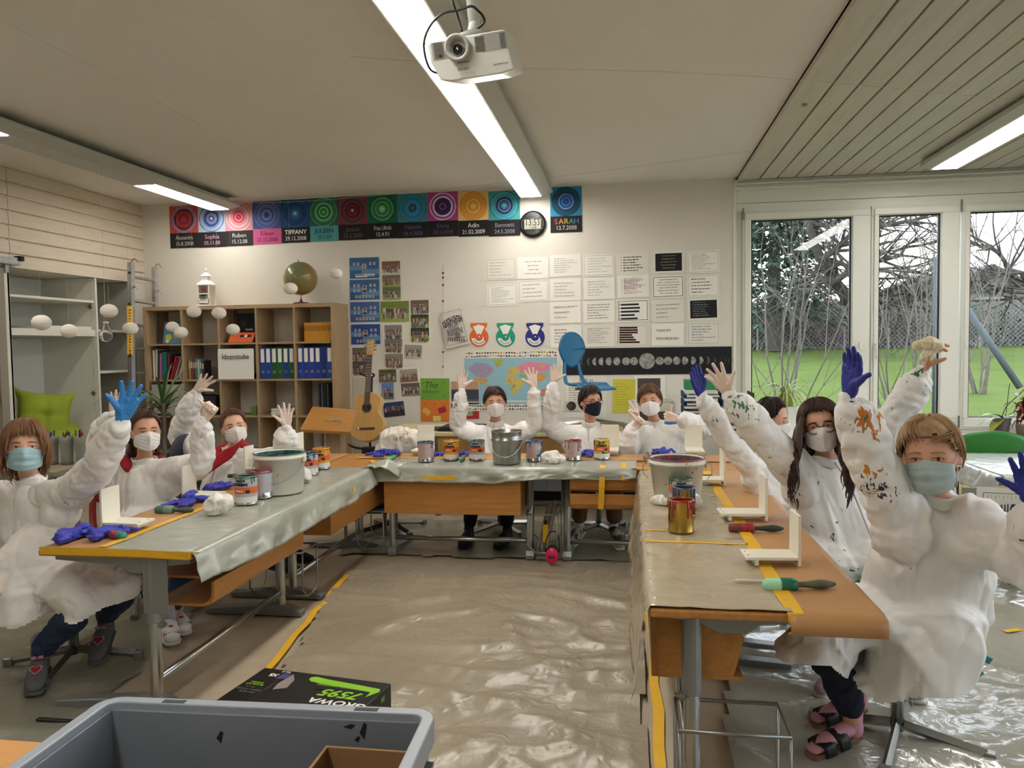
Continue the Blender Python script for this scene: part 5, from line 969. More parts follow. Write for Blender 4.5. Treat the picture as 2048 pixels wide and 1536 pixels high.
# ------------------------------------------------------------------ chairs
def chair(label, x, y, rz, m, seat=.42, face=None, name='swivel_chair', group='swivel school chairs', back=True, zb=0):
    t = thing(name, label, 'chair', (x, y, zb), rz, group)   # faces local -y
    for k in range(4):
        a = pi/4+k*pi/2; b = MB(); M = Matrix.Rotation(a, 3, 'Z'); b.tube([M @ Vector((.02, 0, .07)), M @ Vector((.27, 0, .035))], .019, 4, side=(0, 0, 1), ry=.014); leg = obj('leg', b, chrome, t)
        b = MB(); b.box(tuple(M @ Vector((.28, 0, .025))), (.035, .04, .045), rz=a); obj('foot_cap', b, steel_dark, leg, bevel=.004)
    b = MB(); b.tube([(0, 0, .05), (0, 0, seat-.03)], .022, 16); obj('column', b, chrome, t, smooth=True)
    b = MB(); b.box((0, 0, seat-.03), (.2, .2, .016)); obj('plate', b, grey_metal, t, bevel=.004)
    def sf(u, v):
        a = 2*pi*u; r = v; x_ = .19*r*np.sign(cos(a))*abs(cos(a))**.75; y_ = .19*r*np.sign(sin(a))*abs(sin(a))**.75
        return (x_, y_, seat+.02*r**4*(1 if sin(a) > -.2 else -1.2)-.008)
    b = MB(); b.grid(sf, 28, 8); obj('seat', b, m, t, smooth=True, solid=.012)
    if back:
        for s in (-1, 1): b = MB(); b.tube([(s*.11, .1, seat+.0), (s*.115, .18, seat+.02), (s*.10, .215, seat+.1), (s*.085, .225, seat+.2)], .022, 8, side=(1, 0, 0), ry=.011, smooth=4); obj('back_stem', b, m, t, smooth=True)
        def bf(u, v):
            a = 2*pi*u; w = .165*(1-.28*(sin(a) < 0)*abs(sin(a))); x_ = v*w*cos(a); z_ = v*.155*sin(a); return (x_, .225-.0*z_+.35*x_*x_*-1, seat+.30+z_)
        b = MB(); b.grid(bf, 32, 8); obj('backrest', b, m, t, smooth=True, solid=.014)
    return t
blue_c = mat('chair_blue', '#1f6f9a', .4, col2='#1b668f', ns=4); red_c = mat('chair_red', '#8c2a22', .4); green_c = mat('chair_green', '#2f7a30', .4); blue2 = mat('chair_sky_blue', '#2f86c8', .4)
chair('blue swivel chair standing on top of the rear counter', -.33, 6.5, R(52), blue_c, seat=.37, zb=.712)
# ------------------------------------------------------------------ rear counter and things on it
ct = thing('rear_counter', 'long pale wooden counter desk behind the boys', 'counter', (-.3, 6.4, 0), world=True)
b = MB(); b.bx(-2.1, 1.0, 6.2, 6.95, .68, .71); obj('worktop', b, mat('counter_top', '#c9b88e', .4), ct, bevel=.003)
b = MB(); b.bx(-1.6, -.1, 6.22, 6.24, .42, .68); obj('front_panel', b, mat('counter_front', '#a8824c', .45, col2='#99743f', ns=4, nst=(1, 1, 10)), ct)
for x in (-2.0, -1.62, -.1, .9): b = MB(); b.bx(x-.02, x+.02, 6.26, 6.3, 0, .68); b.bx(x-.02, x+.02, 6.8, 6.84, 0, .68); obj('leg', b, steel_dark, ct)
t = thing('drawer_cabinet', 'grey metal sideboard with black plinth under the rear counter', 'cabinet', (-.6, 7.0, 0), world=True)
b = MB(); b.bx(-1.3, .3, 6.95, 7.35, .09, .6); obj('body', b, mat('cabinet_grey', '#a9aeb2', .4), t, bevel=.003); b = MB(); b.bx(-1.28, .28, 6.97, 7.33, 0, .09); obj('plinth', b, blackm, t)
for x in (-1.29, -.76, -.23): b = MB(); b.bx(x, x+.52, 6.938, 6.95, .1, .59); q = obj('door', b, mat('cabinet_front', '#b2b7ba', .4), t, bevel=.002); b = MB(); b.bx(x+.42, x+.48, 6.92, 6.938, .34, .352); obj('handle', b, steel_dark, q)
def simple(name, label, cat, boxes, group=None, bevel=.003, base=None):
    c = base or ((boxes[0][0]+boxes[0][1])/2, (boxes[0][2]+boxes[0][3])/2, boxes[0][4]); t = thing(name, label, cat, c, group=group, world=True)
    for q in boxes: b = MB(); b.bx(*q[:6]); obj(q[7] if len(q) > 7 else 'body', b, q[6], t, bevel=bevel)
    return t
simple('laptop', 'closed dark laptop on a black tray on the rear counter', 'laptop', [(-1.62, -1.2, 6.3, 6.6, .712, .735, blackm, 'base'), (-1.6, -1.22, 6.31, 6.58, .736, .748, cm('#2a2422'), 'lid'), (-1.8, -1.6, 6.35, 6.6, .712, .722, cm('#3a2a22'), 'mat')])
simple('laptop', 'black laptop and cables right of the white bundled overall', 'laptop', [(-1.1, -.78, 6.3, 6.55, .712, .73, blackm, 'base'), (-1.08, -.8, 6.32, 6.52, .731, .74, cm('#1f1d1e'), 'lid')])
simple('ruler', 'dark ruler lying on the rear counter', 'ruler', [(-.83, -.78, 6.22, 6.45, .712, .716, ink)]); simple('ruler', 'thin green ruler lying on the rear counter', 'ruler', [(-.86, -.55, 6.22, 6.24, .713, .717, cm('#3a9a5a'))])
simple('parcel_box', 'small orange cardboard box on the rear counter between two boys', 'box', [(-.77, -.6, 6.25, 6.4, .712, .77, cm('#c08050')), (-.755, -.615, 6.245, 6.25, .75, .765, paper, 'label')])
simple('printer', 'pale beige printer behind the brown haired boy', 'printer', [(-.02, .36, 6.5, 6.85, .712, .93, cm('#c9c8bc'), 'body'), (.02, .32, 6.49, 6.5, .78, .86, cm('#3a3a3c'), 'tray_slot'), (0, .34, 6.52, 6.8, .931, .945, cm('#b2b3a8'), 'lid')])
for k in range(5): simple('letter_tray', 'dark blue letter tray, %s of five in the stack' % ['lowest', 'second', 'middle', 'fourth', 'topmost'][k], 'tray', [(.42, .74, 6.42, 6.75, .712+.065*k, .72+.065*k, cm('#1f3a5c'), 'floor'), (.42, .43, 6.42, 6.75, .72+.065*k, .765+.065*k, cm('#26456a'), 'side'), (.73, .74, 6.42, 6.75, .72+.065*k, .765+.065*k, cm('#26456a'), 'side'), (.45, .71, 6.45, 6.72, .7205+.065*k, .735+.065*k, paper2, 'papers')], 'letter trays', bevel=0)
simple('green_box', 'green dotted box on top of the letter trays', 'box', [(.44, .68, 6.45, 6.7, 1.04, 1.12, cm('#2f8a5c'))]); simple('desk_item', 'black holder beside the green box', 'holder', [(.72, .8, 6.5, 6.62, 1.04, 1.1, black, 'cup'), (.70, .82, 6.48, 6.64, 1.03, 1.04, cm('#26456a'), 'base')])
for k in range(4): simple('letter_tray', 'black letter tray in the right hand stack, %s' % ['lowest', 'second', 'third', 'topmost'][k], 'tray', [(.78, .98, 6.42, 6.75, .712+.08*k, .72+.08*k, cm('#20262c'), 'floor'), (.97, .98, 6.42, 6.75, .72+.08*k, .775+.08*k, cm('#2a333a'), 'side'), (.8, .96, 6.45, 6.72, .7205+.08*k, .745+.08*k, cm('#c9b88a') if k % 2 else paper2, 'papers')], 'letter trays', bevel=0)
# crumpled overall hung over an empty chair, guitar, lectern
cr = chair('empty chair under the crumpled white overall behind the back desk', -1.84, 5.70, 0, red_c, seat=.32)
b = MB(); b.ball((-1.84, 5.9, .66), (.16, .09, .13), 16); b.ball((-1.72, 5.88, .68), (.12, .08, .11), 14); b.ball((-1.95, 5.9, .60), (.08, .08, .08), 12); b.ball((-1.64, 5.86, .74), (.06, .05, .035), 12); V, F, Nn = remesh(b, .012, 6)
V = V+Nn*(.028*(ridge(V*[14, 6, 9], 3)-.5)+.012*(ridge(V*[34, 20, 26], 4)-.5))[:, None]
o = obj('crumpled_overall', from_np(V, F), mat('overall_stained', '#e2ded0', .6, crump=1, splash=[((.0, -.05, .1), .12, '#b8848a', 30, .52)]), smooth=True, loc=(-1.77, 5.9, .62)); tag(o, 'crumpled white overall with pink stains hung over a chair', 'overall')
# guitar
gt = thing('guitar', 'classical guitar with light top leaning on a black stand', 'guitar', (-2.54, 7.2, .5)); gt.rotation_euler = (R(-14), R(-2), R(-6))
top_m = mat('spruce_top', '#c89a55', .3, col2='#be8f4c', ns=4, nst=(16, 1, 1), coat=.3); side_m = mat('guitar_side', '#d0b078', .35); neck_m = mat('neck_dark', '#4a382a', .4)
def gout(n=60):
    P = []
    for k in range(n):
        a = 2*pi*k/n; y = -cos(a); w = .5*(.185+.0*y); hgt = .24
        t_ = (y+1)/2  # 0 bottom 1 top
        wd = .183*math.sqrt(max(0, 1-(max(0, .36-t_)/.36)**2.1)) if t_ < .36 else (.183+(.117-.183)*((1-cos(pi*(t_-.36)/.27))/2) if t_ < .63 else (.117+(.142-.117)*((1-cos(pi*(t_-.63)/.18))/2) if t_ < .81 else .142*math.sqrt(max(0, 1-((t_-.81)/.19)**2.2))))
        P.append((wd*(1 if sin(a) >= 0 else -1), t_*.485))
    return P
GP = gout(); b = MB(); b.prism(GP, 0, .09, M=Mx); obj('side', b, side_m, gt, bevel=.003); b = MB(); b.prism([(x*.985, z*.985+.003) for x, z in GP], .09, .0925, M=Mx); obj('top', b, top_m, gt)
b = MB(); b.lathe([(.045, .0926), (.056, .0928), (.056, .0926)], (0, 0, .33), 32, Mx); obj('rosette', b, mat('rosette', '#7a5a34', .4), gt); disc_list(gt, [(0, .33, .044, '#140f0c', .0931)], 'sound_hole')
b = MB(); b.bx(-.095, .095, -.1, -.092, .112, .135); b.bx(-.04, .04, -.104, -.1, .118, .13); obj('bridge', b, neck_m, gt, bevel=.002); disc_list(gt, [(-.075, .123, .012, '#d8d4cc', .1015)], 'pickup')
b = MB(); b.bx(-.028, .028, -.10, -.085, .35, .86); obj('neck', b, neck_m, gt, bevel=.003)
for k in range(15): b = MB(); z = .86-.47*(1-2**(-(k+1)/12))*1.35; b.bx(-.028, .028, -.1015, -.10, z-.0012, z+.0012); obj('fret', b, chrome, gt)
b = MB(); b.prism([(-.03, .855), (.03, .855), (.036, .9), (.036, 1.0), (.02, 1.02), (0, 1.012), (-.02, 1.02), (-.036, 1.0), (-.036, .9)][::-1], .078, .094, M=Mx); hd = obj('headstock', b, top_m, gt, bevel=.003)
for s in (-1, 1):
    for z in (.91, .945, .98): b = MB(); b.cyl((s*.05, -.086, z), .007, .03, 8, Matrix.Rotation(pi/2, 3, 'Y')); b.bx(s*.012-.003, s*.012+.003, -.098, -.092, z-.014, z+.014); obj('tuner', b, chrome, hd)
b = MB(); [b.tube([(-.02+.008*i, -.105, .125), (-.018+.0072*i, -.1035, .86)], .0004, 3, cap=False) for i in range(6)]; obj('strings', b, cm('#8a7f70'), gt)['kind'] = 'stuff'
t = thing('guitar_stand', 'black folding guitar stand', 'stand', (-2.52, 7.15, 0), world=True)
b = MB(); b.tube([(-2.56, 7.33, 0.02), (-2.55, 7.25, .5), (-2.56, 7.38, 1.12)], .012, 8); obj('post', b, black, t)
for s in (-1, 1): b = MB(); b.tube([(-2.53+s*.02, 7.2, .43), (-2.53+s*.13, 7.12, .46), (-2.53+s*.15, 7.02, .50)], .011, 8, smooth=3); obj('cradle_arm', b, black, t); b = MB(); b.tube([(-2.53, 7.2, .42), (-2.53+s*.2, 7.05, .02)], .012, 8); obj('leg', b, black, t); b = MB(); b.tube([(-2.57, 7.36, 1.12), (-2.57+s*.05, 7.34, 1.15), (-2.57+s*.06, 7.26, 1.17)], .01, 8, smooth=3); obj('neck_fork', b, black, t)
b = MB(); b.bx(-2.6, -2.44, 7.14, 7.22, .2, .46); obj('bracket', b, black, t, bevel=.01)
t = thing('lectern', 'tilted light wooden lectern board on a column', 'lectern', (-2.5, 6.15, 0), world=True)
P = [PY(600, 859, 5.95), PY(698, 864, 5.95), PY(716, 819, 6.35), PY(625, 813, 6.35)]; b = MB(); dn = np.array([0, .006, -.022]); b.add(P+[p+dn for p in P], [(0, 1, 2, 3), (7, 6, 5, 4), (0, 4, 5, 1), (1, 5, 6, 2), (2, 6, 7, 3), (3, 7, 4, 0)]); obj('board', b, mat('lectern_wood', '#b5813f', .3, col2='#a5733a', ns=6, nst=(1, 6, 6), coat=.2), t)
b = MB(); b.bx(-2.53, -2.40, 6.1, 6.22, 0, .83); obj('column', b, oak, t, bevel=.003); b = MB(); b.bx(-2.72, -2.25, 5.98, 6.34, 0, .025); obj('foot', b, oak_h, t); b = MB(); b.tube([(-2.60, 6.2, .02), (-2.60, 6.2, .82)], .014, 10); obj('rod', b, steel_dark, t)
# cushion, felt pots with pencils, palm plant
def cushion(P, label):
    b = MB()
    def f(u, v):
        x = (u-.5); z = (v-.5); e = (1-(2*abs(x))**4)*(1-(2*abs(z))**4); pinch = 1+.1*(4*x*z)**2; d = math.hypot(x, z); y = -.075*max(0, e)**.55*(1-.45*math.exp(-d*d/.006))*(1-.2*math.exp(-(x*x)/.004)-.15*math.exp(-(z*z)/.004))
        return (x*.42*pinch*(1+.12*(abs(z)*2)**3), y, z*.42*pinch*(1+.12*(abs(x)*2)**3))
    b.grid(f, 24, 24); o2 = MB(); n0 = len(b.v); b.add([(x, -y*.6, z) for x, y, z in b.v], [tuple(n0*0+i for i in f_[::-1]) for f_ in b.f]); return obj('cushion', b, mat('lime_cloth', '#93a32a', .85, col2='#87972a', ns=6, bump=.3, bs=60), smooth=True)
o = cushion(None, ''); o.location = PX(88, 832, -5.35); o.rotation_euler = (R(-18), R(8), R(50)); o.scale = (1.0, 1, 1.0); tag(o, 'lime green tufted cushion leaning in the open cupboard', 'cushion')
o2 = o.copy(); C.objects.link(o2); o2.location = PX(118, 868, -5.25); o2.rotation_euler = (R(-68), R(0), R(60)); o2.scale = (.9, 1, .75); tag(o2, 'lime green seat cushion lying below the leaning one', 'cushion')
simple('low_bench', 'low grey bench box in the open cupboard holding the cushions', 'bench', [(-5.7, -5.25, 5.95, 6.45, .45, .70, white_lam)])
simple('side_table', 'narrow table behind the left children carrying the felt pots', 'table', [(-4.0, -3.5, 4.2, 5.0, .66, .69, cm('#8a7f6a'), 'top')]+[(x, x+.03, y, y+.03, 0, .66, steel_dark, 'leg') for x in (-3.98, -3.55) for y in (4.22, 4.95)])
felt = mat('grey_felt', '#8f9087', .95, col2='#7f8078', ns=40, bump=.2, bs=80); rn = random.Random(6)
for (px, lab) in ((104, 'grey felt pot with wavy rim, left of three, behind the girl with the bob'), (134, 'grey felt pot full of coloured pencils, middle of three'), (164, 'grey felt pot beside the raised sleeve, right of three')):
    c = PY(px, 905, 4.5); t = thing('pencil_pot', lab, 'pot', (c[0], 4.5, .69), group='felt pencil pots'); zt = PY(px, 872, 4.5)[2]-.69; b = MB()
    b.grid(lambda u, v: ((.034+.008*v)*cos(2*pi*u), (.034+.008*v)*sin(2*pi*u), v*(zt+.008*sin(2*pi*u*7))), 42, 6); obj('pot', b, felt, t, smooth=True, solid=.003)
    for k in range(14):
        a = rn.uniform(0, 6.3); q = rn.uniform(0, .022); h = zt+rn.uniform(.01, .045); cl = rn.choice(['#a02c3c', '#2c3c7a', '#c0b0a0', '#4a1f2a', '#8a2a4a', '#3a6a4a']); p0 = Vector((q*cos(a), q*sin(a), .01)); p1 = Vector((q*1.6*cos(a), q*1.6*sin(a), h)); b = MB(); b.tube([p0, p1], .0035, 6); pc = obj('pencil', b, cm(cl), t)
leaf_d = mat('palm_leaf', '#3f5a30', .5, col2='#55703c', ns=6)
def blade(b, p0, d, L, w, droop, n=8, twist=0):
    p = np.array(p0, float); d = np.array(d, float); d /= np.linalg.norm(d); side = np.cross(d, [0, 0, 1.]); side /= np.linalg.norm(side)+1e-9; V = []
    for i in range(n+1):
        s = i/n; ww = w*(sin(pi*min(1, s*.85+.15))**.7)*(1-s**3)+.0004; V += [p-side*ww, p+np.array([0, 0, -.15*ww]), p+side*ww]; d = d+np.array([0, 0, -droop/n]); d /= np.linalg.norm(d); p = p+d*L/n
    b.add(V, [(3*i+k, 3*i+3+k, 3*i+4+k, 3*i+1+k) for i in range(n) for k in (0, 1)])
t = thing('palm_plant', 'dark green dragon palm with drooping leaves behind the left girls', 'plant', tuple(PY(322, 900, 5.9)*[1, 1, 0]), world=True); c = PY(325, 805, 5.9); rn = random.Random(14)
b = MB(); b.tube([(c[0], 5.9, .35), (c[0]+.01, 5.9, c[2])], .016, 8); obj('stem', b, bark, t)
b = MB(); b.lathe([(.0001, 0), (.11, 0), (.14, .3), (.13, .3), (.12, .27), (.0001, .27)], (c[0], 5.9, .0), 24); obj('pot', b, mat('plant_pot', '#5a5048', .6), t, smooth=True)
for k in range(34):
    a = rn.uniform(0, 2*pi); e = rn.uniform(.2, 1.6); b = MB(); blade(b, (c[0], 5.9, c[2]-rn.uniform(0, .12)), (cos(a), sin(a)*.6, e), rn.uniform(.5, .75), .014, rn.uniform(1.2, 2.4)); obj('leaf', b, leaf_d, t, smooth=True)
# ------------------------------------------------------------------ window sill plants, right table
spl = mat('spider_leaf', '#9fb070', .5, col2='#dfe2b8', ns=3, nst=(1, 1, 1)); t = thing('spider_plant', 'spider plant with arching striped leaves in a tall white pot', 'plant', tuple(PY(1572, 800, 7.3)*[1, 1, 0]+[0, 0, .56]), world=True)
c = PY(1572, 812, 7.3); b = MB(); b.lathe([(.0001, .562), (.085, .562), (.11, c[2]-.02), (.112, c[2]), (.1, c[2]), (.098, c[2]-.04), (.0001, c[2]-.04)], (c[0], 7.3, 0), 8); obj('pot', b, white_paint, t)
b = MB(); b.lathe([(.05, c[2]-.05), (.07, c[2]+.06), (.06, c[2]+.12), (.03, c[2]+.15)], (c[0], 7.3, 0), 16); obj('leaf_base', b, mat('lime_leaf', '#8a9a3a', .6), t, smooth=True); rn = random.Random(31)
for k in range(60):
    a = rn.uniform(0, 2*pi); e = rn.uniform(.5, 3); b = MB(); blade(b, (c[0], 7.3, c[2]+.08), (cos(a), sin(a)*.8, e), rn.uniform(.3, .55), .0075, rn.uniform(2.2, 4.2), 10); obj('leaf', b, spl, t, smooth=True)
def moth_orchid(px, Y, lab):
    c = PY(px, 862, Y); t = thing('orchid', lab, 'plant', (c[0], Y, .56), world=True); z = PY(px, 835, Y)[2]; b = MB(); pr = [(.0001, .562), (.045, .562)]+[(.05+.022*i/8+.002*(i % 2), .57+(z-.57)*i/8) for i in range(9)]+[(.06, z), (.0001, z-.02)]; b.lathe(pr, (c[0], Y, 0), 24); obj('pot', b, mat('ribbed_grey_pot', '#6d6a6c', .5), t, smooth=False)
    lm = mat('orchid_leaf', '#6f9a3a', .35, col2='#8fae4a', ns=3); lm2 = mat('orchid_yellow_leaf', '#a3a82c', .4)
    for (dx, dz, L, w, dr, m) in ((-1, .8, .24, .035, 1.2, lm), (1, .6, .26, .035, 1.1, lm), (-1.2, .2, .26, .03, .9, lm), (.6, 1.4, .22, .03, .6, lm), (-.7, -.1, .2, .06, 1.7, lm2), (.9, -.2, .16, .03, 2, lm2)):
        b = MB(); blade(b, (c[0], Y-.02, z), (dx, -.25, dz), L, w, dr, 10); obj('leaf', b, m, t, smooth=True)
    b = MB(); b.tube([(c[0], Y, z), (c[0]+.03, Y-.02, z+.1), (c[0]+.14, Y-.03, z+.22), (c[0]+.2, Y-.03, z+.30)], .004, 6, smooth=4); b.tube([(c[0]+.03, Y, z), (c[0]+.05, Y-.02, z+.3)], .003, 6); obj('stem', b, bark_d, t); b = MB(); b.ball((c[0]+.1, Y-.03, z+.2), (.02, .01, .018), 8); obj('flower', b, paper, t, smooth=True)
moth_orchid(2003, 7.28, 'orchid with broad green and yellow leaves in a ribbed grey pot on the sill')
c = PY(2050, 810, 7.2); t = thing('coral_plant', 'dark red curly leaved plant at the right edge of the sill', 'plant', (c[0], 7.2, .56), world=True); rn = random.Random(9); b = MB(); b.lathe([(.0001, .562), (.05, .562), (.07, .68), (.0001, .67)], (c[0], 7.2, 0), 16); obj('pot', b, cm('#6a5a4c'), t, smooth=True)
for k in range(70):
    a = rn.uniform(0, 6.3); e = rn.uniform(-.4, 1.5); L = rn.uniform(.08, .17); b = MB(); blade(b, (c[0]+rn.gauss(0, .03), 7.2+rn.gauss(0, .02), c[2]+rn.gauss(-.02, .05)), (cos(a), sin(a), e), L, .014, 2, 5); obj('leaf', b, cm('#6f2226') if k % 3 else cm('#7a5a2a'), t, smooth=True)
t = thing('cake_plate', 'small tart with red fruit on a plate with a blue napkin on the sill', 'food', tuple(PY(1990, 866, 7.15)*[1, 1, 0]+[0, 0, .56]), world=True); c = PY(1992, 858, 7.15); z = .562
b = MB(); b.lathe([(.0001, z), (.07, z+.003), (.085, z+.008), (.084, z+.01), (.0001, z+.006)], (c[0], 7.15, 0), 28); obj('plate', b, cm('#b07a62'), t); b = MB(); b.lathe([(.0001, z+.01), (.05, z+.01), (.054, z+.035), (.0001, z+.033)], (c[0], 7.15, 0), 24); obj('tart', b, cm('#dcc98a'), t)
for k in range(6): b = MB(); b.ball((c[0]+.018*cos(k), 7.15+.018*sin(k), z+.045+.006*(k % 2)), .014, 8); obj('berry', b, mat('berry_red', '#7c1a2c', .25), t, smooth=True)
b = MB(); b.add([(c[0]-.09, 7.12, z+.01), (c[0]-.05, 7.12, z+.01), (c[0]-.055, 7.14, z+.06), (c[0]-.1, 7.14, z+.06)], [(0, 1, 2, 3)]); obj('napkin', b, cm('#5a86b8'), t, solid=.002)
# table covered with film on the right, second story poster on its front, green chairs
X0, X1 = PZ(1855, 910, .66)[0], 4.2; t = free_table('film covered table on the right behind the blond boy', 2.06, 3.5, 4.62, 5.5, .65, beech, apron=.05)
runcloth('crumpled silvery film over the right hand side table', (2.03, 4.6, 0), (3.52, 4.6, 0), (0, -1, 0), .9, lambda u: .12+.03*nz(u, 8), mat('silver_film_table', '#b9bcb8', .2, crump=.8, spec=.9), nL=80, seed=21, z=.66)
runcloth('film hanging over the left edge of the side table', (2.035, 5.5, 0), (2.035, 4.6, 0), (-1, 0, 0), .05, lambda u: .12, MATS['silver_film_table'], nL=30, seed=23, z=.66)
a_ = PY(1995, 1000, 4.56); story((a_[0]+.02, 4.52, .40), 2, .30, .42, 'second story poster hanging on the front of the side table', rz=0)
simple('poster_board', 'grey board carrying the second story poster under the side table', 'board', [(a_[0]-.17, a_[0]+.9, 4.58, 4.6, .12, .60, cm('#8a8882'))])
# green backrest is broad and rounded
t = thing('round_chair', 'broad green rounded chair back behind the side table', 'chair', (3.05, 5.75, 0), world=True); c = PY(1985, 900, 5.65)
b = MB(); b.grid(lambda u, v: (c[0]+.30*v*cos(2*pi*u), 5.65+.04*(v*cos(2*pi*u))**2, c[2]-.02+.15*v*sin(2*pi*u)), 40, 6); obj('backrest', b, green_c, t, smooth=True, solid=.014); b = MB(); b.lathe([(.0001, .40), (.2, .41), (.2, .425), (.0001, .42)], (c[0], 5.9, 0), 28); obj('seat', b, green_c, t, smooth=True)
for s in (-1, 1): b = MB(); b.tube([(c[0]+s*.12, 5.66, c[2]-.08), (c[0]+s*.12, 5.75, .42)], .013, 8); obj('support', b, chrome, t)
b = MB(); b.tube([(c[0], 5.9, .04), (c[0], 5.9, .41)], .025, 12); obj('column', b, chrome, t)
for k in range(4): b = MB(); a = k*pi/2+.6; b.tube([(c[0], 5.9, .06), (c[0]+.26*cos(a), 5.9+.26*sin(a), .02)], .018, 6); obj('leg', b, chrome, t)
# ------------------------------------------------------------------ paint cans and buckets
tin = mat('tin', '#c2c3c0', .22, metal=1, col2='#aeb0ad', ns=10); brass_tin = mat('gold_tin', '#b89a52', .3, metal=.9, col2='#a3843c', ns=8)
lab_grey = mat('label_grey', '#a9abb0', .5); lab_or = mat('label_orange', '#d2602a', .5); lab_ye = mat('label_yellow_band', '#d99a28', .5); lab_wh = mat('label_white', '#d8d4cc', .5); lab_pk = mat('label_pale_pink', '#b8a6a2', .5)
wet = lambda c: mat('wet_'+c, c, .15, coat=.6)
def can(label, px, py, paint, style='front', r=.053, h=.132, face=0, loc=None, band=None, pool=.03):
    c = PZ(px, py, TZ) if loc is None else loc; zb = TZ+.012; t = thing('paint_can', label, 'can', (c[0], c[1]+r, zb), group='open paint cans'); n = 40
    b = MB(); b.lathe([(.0001, .002), (r-.001, .002), (r, 0), (r+.001, .004), (r-.001, .007), (r-.0015, h-.006), (r+.0015, h-.004), (r+.0015, h), (r-.004, h), (r-.006, h-.006), (r-.003, h-.008), (r-.003, h-.045), (.0001, h-.045)], n=n); obj('body', b, brass_tin if style == 'gold' else tin, t, smooth=True)
    b = MB(); b.lathe([(.0001, h-pool), (r-.004, h-pool), (r-.0045, h-.008)], n=n); obj('paint', b, wet(paint), t, smooth=True)
    b = MB(); b.lathe([(r-.0063, h+.0006), (r+.0018, h+.0008), (r+.002, h-.005)], n=n); obj('painted_rim', b, wet(paint), t, smooth=True)
    a0 = -pi/2+face; rr = r-.0006
    def arc(z0, z1, a, w, m, nm='label', k=0): b = MB(); b.lathe([(rr+.0004*k, z0), (rr+.0004*k, z1)], n=16, a0=a-w/2, a1=a+w/2); obj(nm, b, m, t, smooth=True)
    if style != 'gold':
        arc(.03, h-.012, a0, pi*1.5, band or lab_grey, k=1); Z = .056
        if style == 'front':
            arc(Z, Z+.032, a0, pi*1.2, lab_or, k=2); arc(.012, .04, a0, pi*1.1, lab_wh, k=2); arc(Z+.002, Z+.018, a0+.62, .35, cm('#1f2430'), k=3); arc(h-.024, h-.016, a0, .85, ink, k=3)
            for i, ch in enumerate('sikkens'):
                a = a0+(i-3)*.19-.02; text(ch, .026, ink, t, ((rr+.0022)*cos(a), (rr+.0022)*sin(a), h-.037), rot=(pi/2, 0, a+pi/2), bold=.0008)
            for i, ch in enumerate('RUBBOL'): a = a0+(i-2.5)*.13-.15; text(ch, .0125, paper, t, ((rr+.0022)*cos(a), (rr+.0022)*sin(a), Z+.013), rot=(pi/2, 0, a+pi/2))
        elif style == 'back':
            arc(.02, h-.014, a0-.25, 1.5, lab_pk, k=2)
            for i in range(13): arc(.026+.0072*i, .0288+.0072*i, a0-.28, 1.15-.25*(i % 3), mat('label_print', '#a9736a', .6), 'print', 3)
    rn = random.Random(int(px))
    for i in range(12 if style == 'gold' else 4):
        a = rn.uniform(-pi, 0); z = h-.002; L = rn.uniform(.02, .09 if style == 'gold' or 'drip' in label else .045); w = rn.uniform(.0018, .004); b = MB(); b.tube([((r+.0015)*cos(a), (r+.0015)*sin(a), z), ((r+.001)*cos(a), (r+.001)*sin(a), z-L*.6), ((r+.001)*cos(a+.01), (r+.001)*sin(a+.01), z-L)], [w, w*.8, w*1.3], 6, cap=True, ry=.0012); obj('paint_drip', b, wet(paint), t, smooth=True)
    return t
can('pale labelled can of dark blue paint, first on the back desk', 848, 928, '#1f3f70', 'back', band=lab_pk)
can('orange banded can of ochre paint, second on the back desk', 899, 925, '#d9951f', 'front', band=lab_ye)
can('grey labelled can of dark green paint left of the tin bucket', 951, 925, '#2f5f5c', 'front')
can('blue splashed can of paint right of the tin bucket', 1066, 927, '#1f4a86', 'back', band=mat('splashed_label', '#b9b4b4', .5, col2='#2a5a9a', ns=16, sharp=.9))
can('can with dark red paint drips between the rag and a blue glove', 1146, 925, '#8c1f2c', 'back')
can('yellow rimmed can with black splashes on the taped corner', 1203, 923, '#d8b820', 'front', band=mat('splashed_label2', '#b8b23a', .5, col2='#2a2a1a', ns=14, sharp=.9))
can('front can with dark green paint and orange label on the left desk', 482, 1016, '#1f5548', 'front', r=.055, h=.14)
can('can with red drips beside the front can on the left desk', 515, 1003, '#a02838', 'back', r=.053, h=.14)
can('grey can with dark blue paint behind the white bucket', 612, 955, '#1c3f72', 'front')
can('orange banded can of yellow orange paint, farthest on the left desk', 637, 943, '#d8902a', 'front', band=lab_ye)
can('gold tin with green paint right behind the white bucket', 588, 958, '#3a5f35', 'gold', face=.5)
can('gold tin of red paint with long red drips, nearest on the right desk', 1364, 1074, '#9c1c24', 'gold', r=.052, h=.13, pool=.04)
can('gold tin of dark blue paint behind the red one', 1369, 1042, '#163f7a', 'gold', r=.05, h=.13)
can('tin of dark green paint behind the blue one', 1363, 1015, '#1f5a40', 'front', r=.053, h=.12)
can('tin of orange yellow paint behind the large white bucket on the right', 1335, 965, '#d8902a', 'front', r=.055, h=.13)
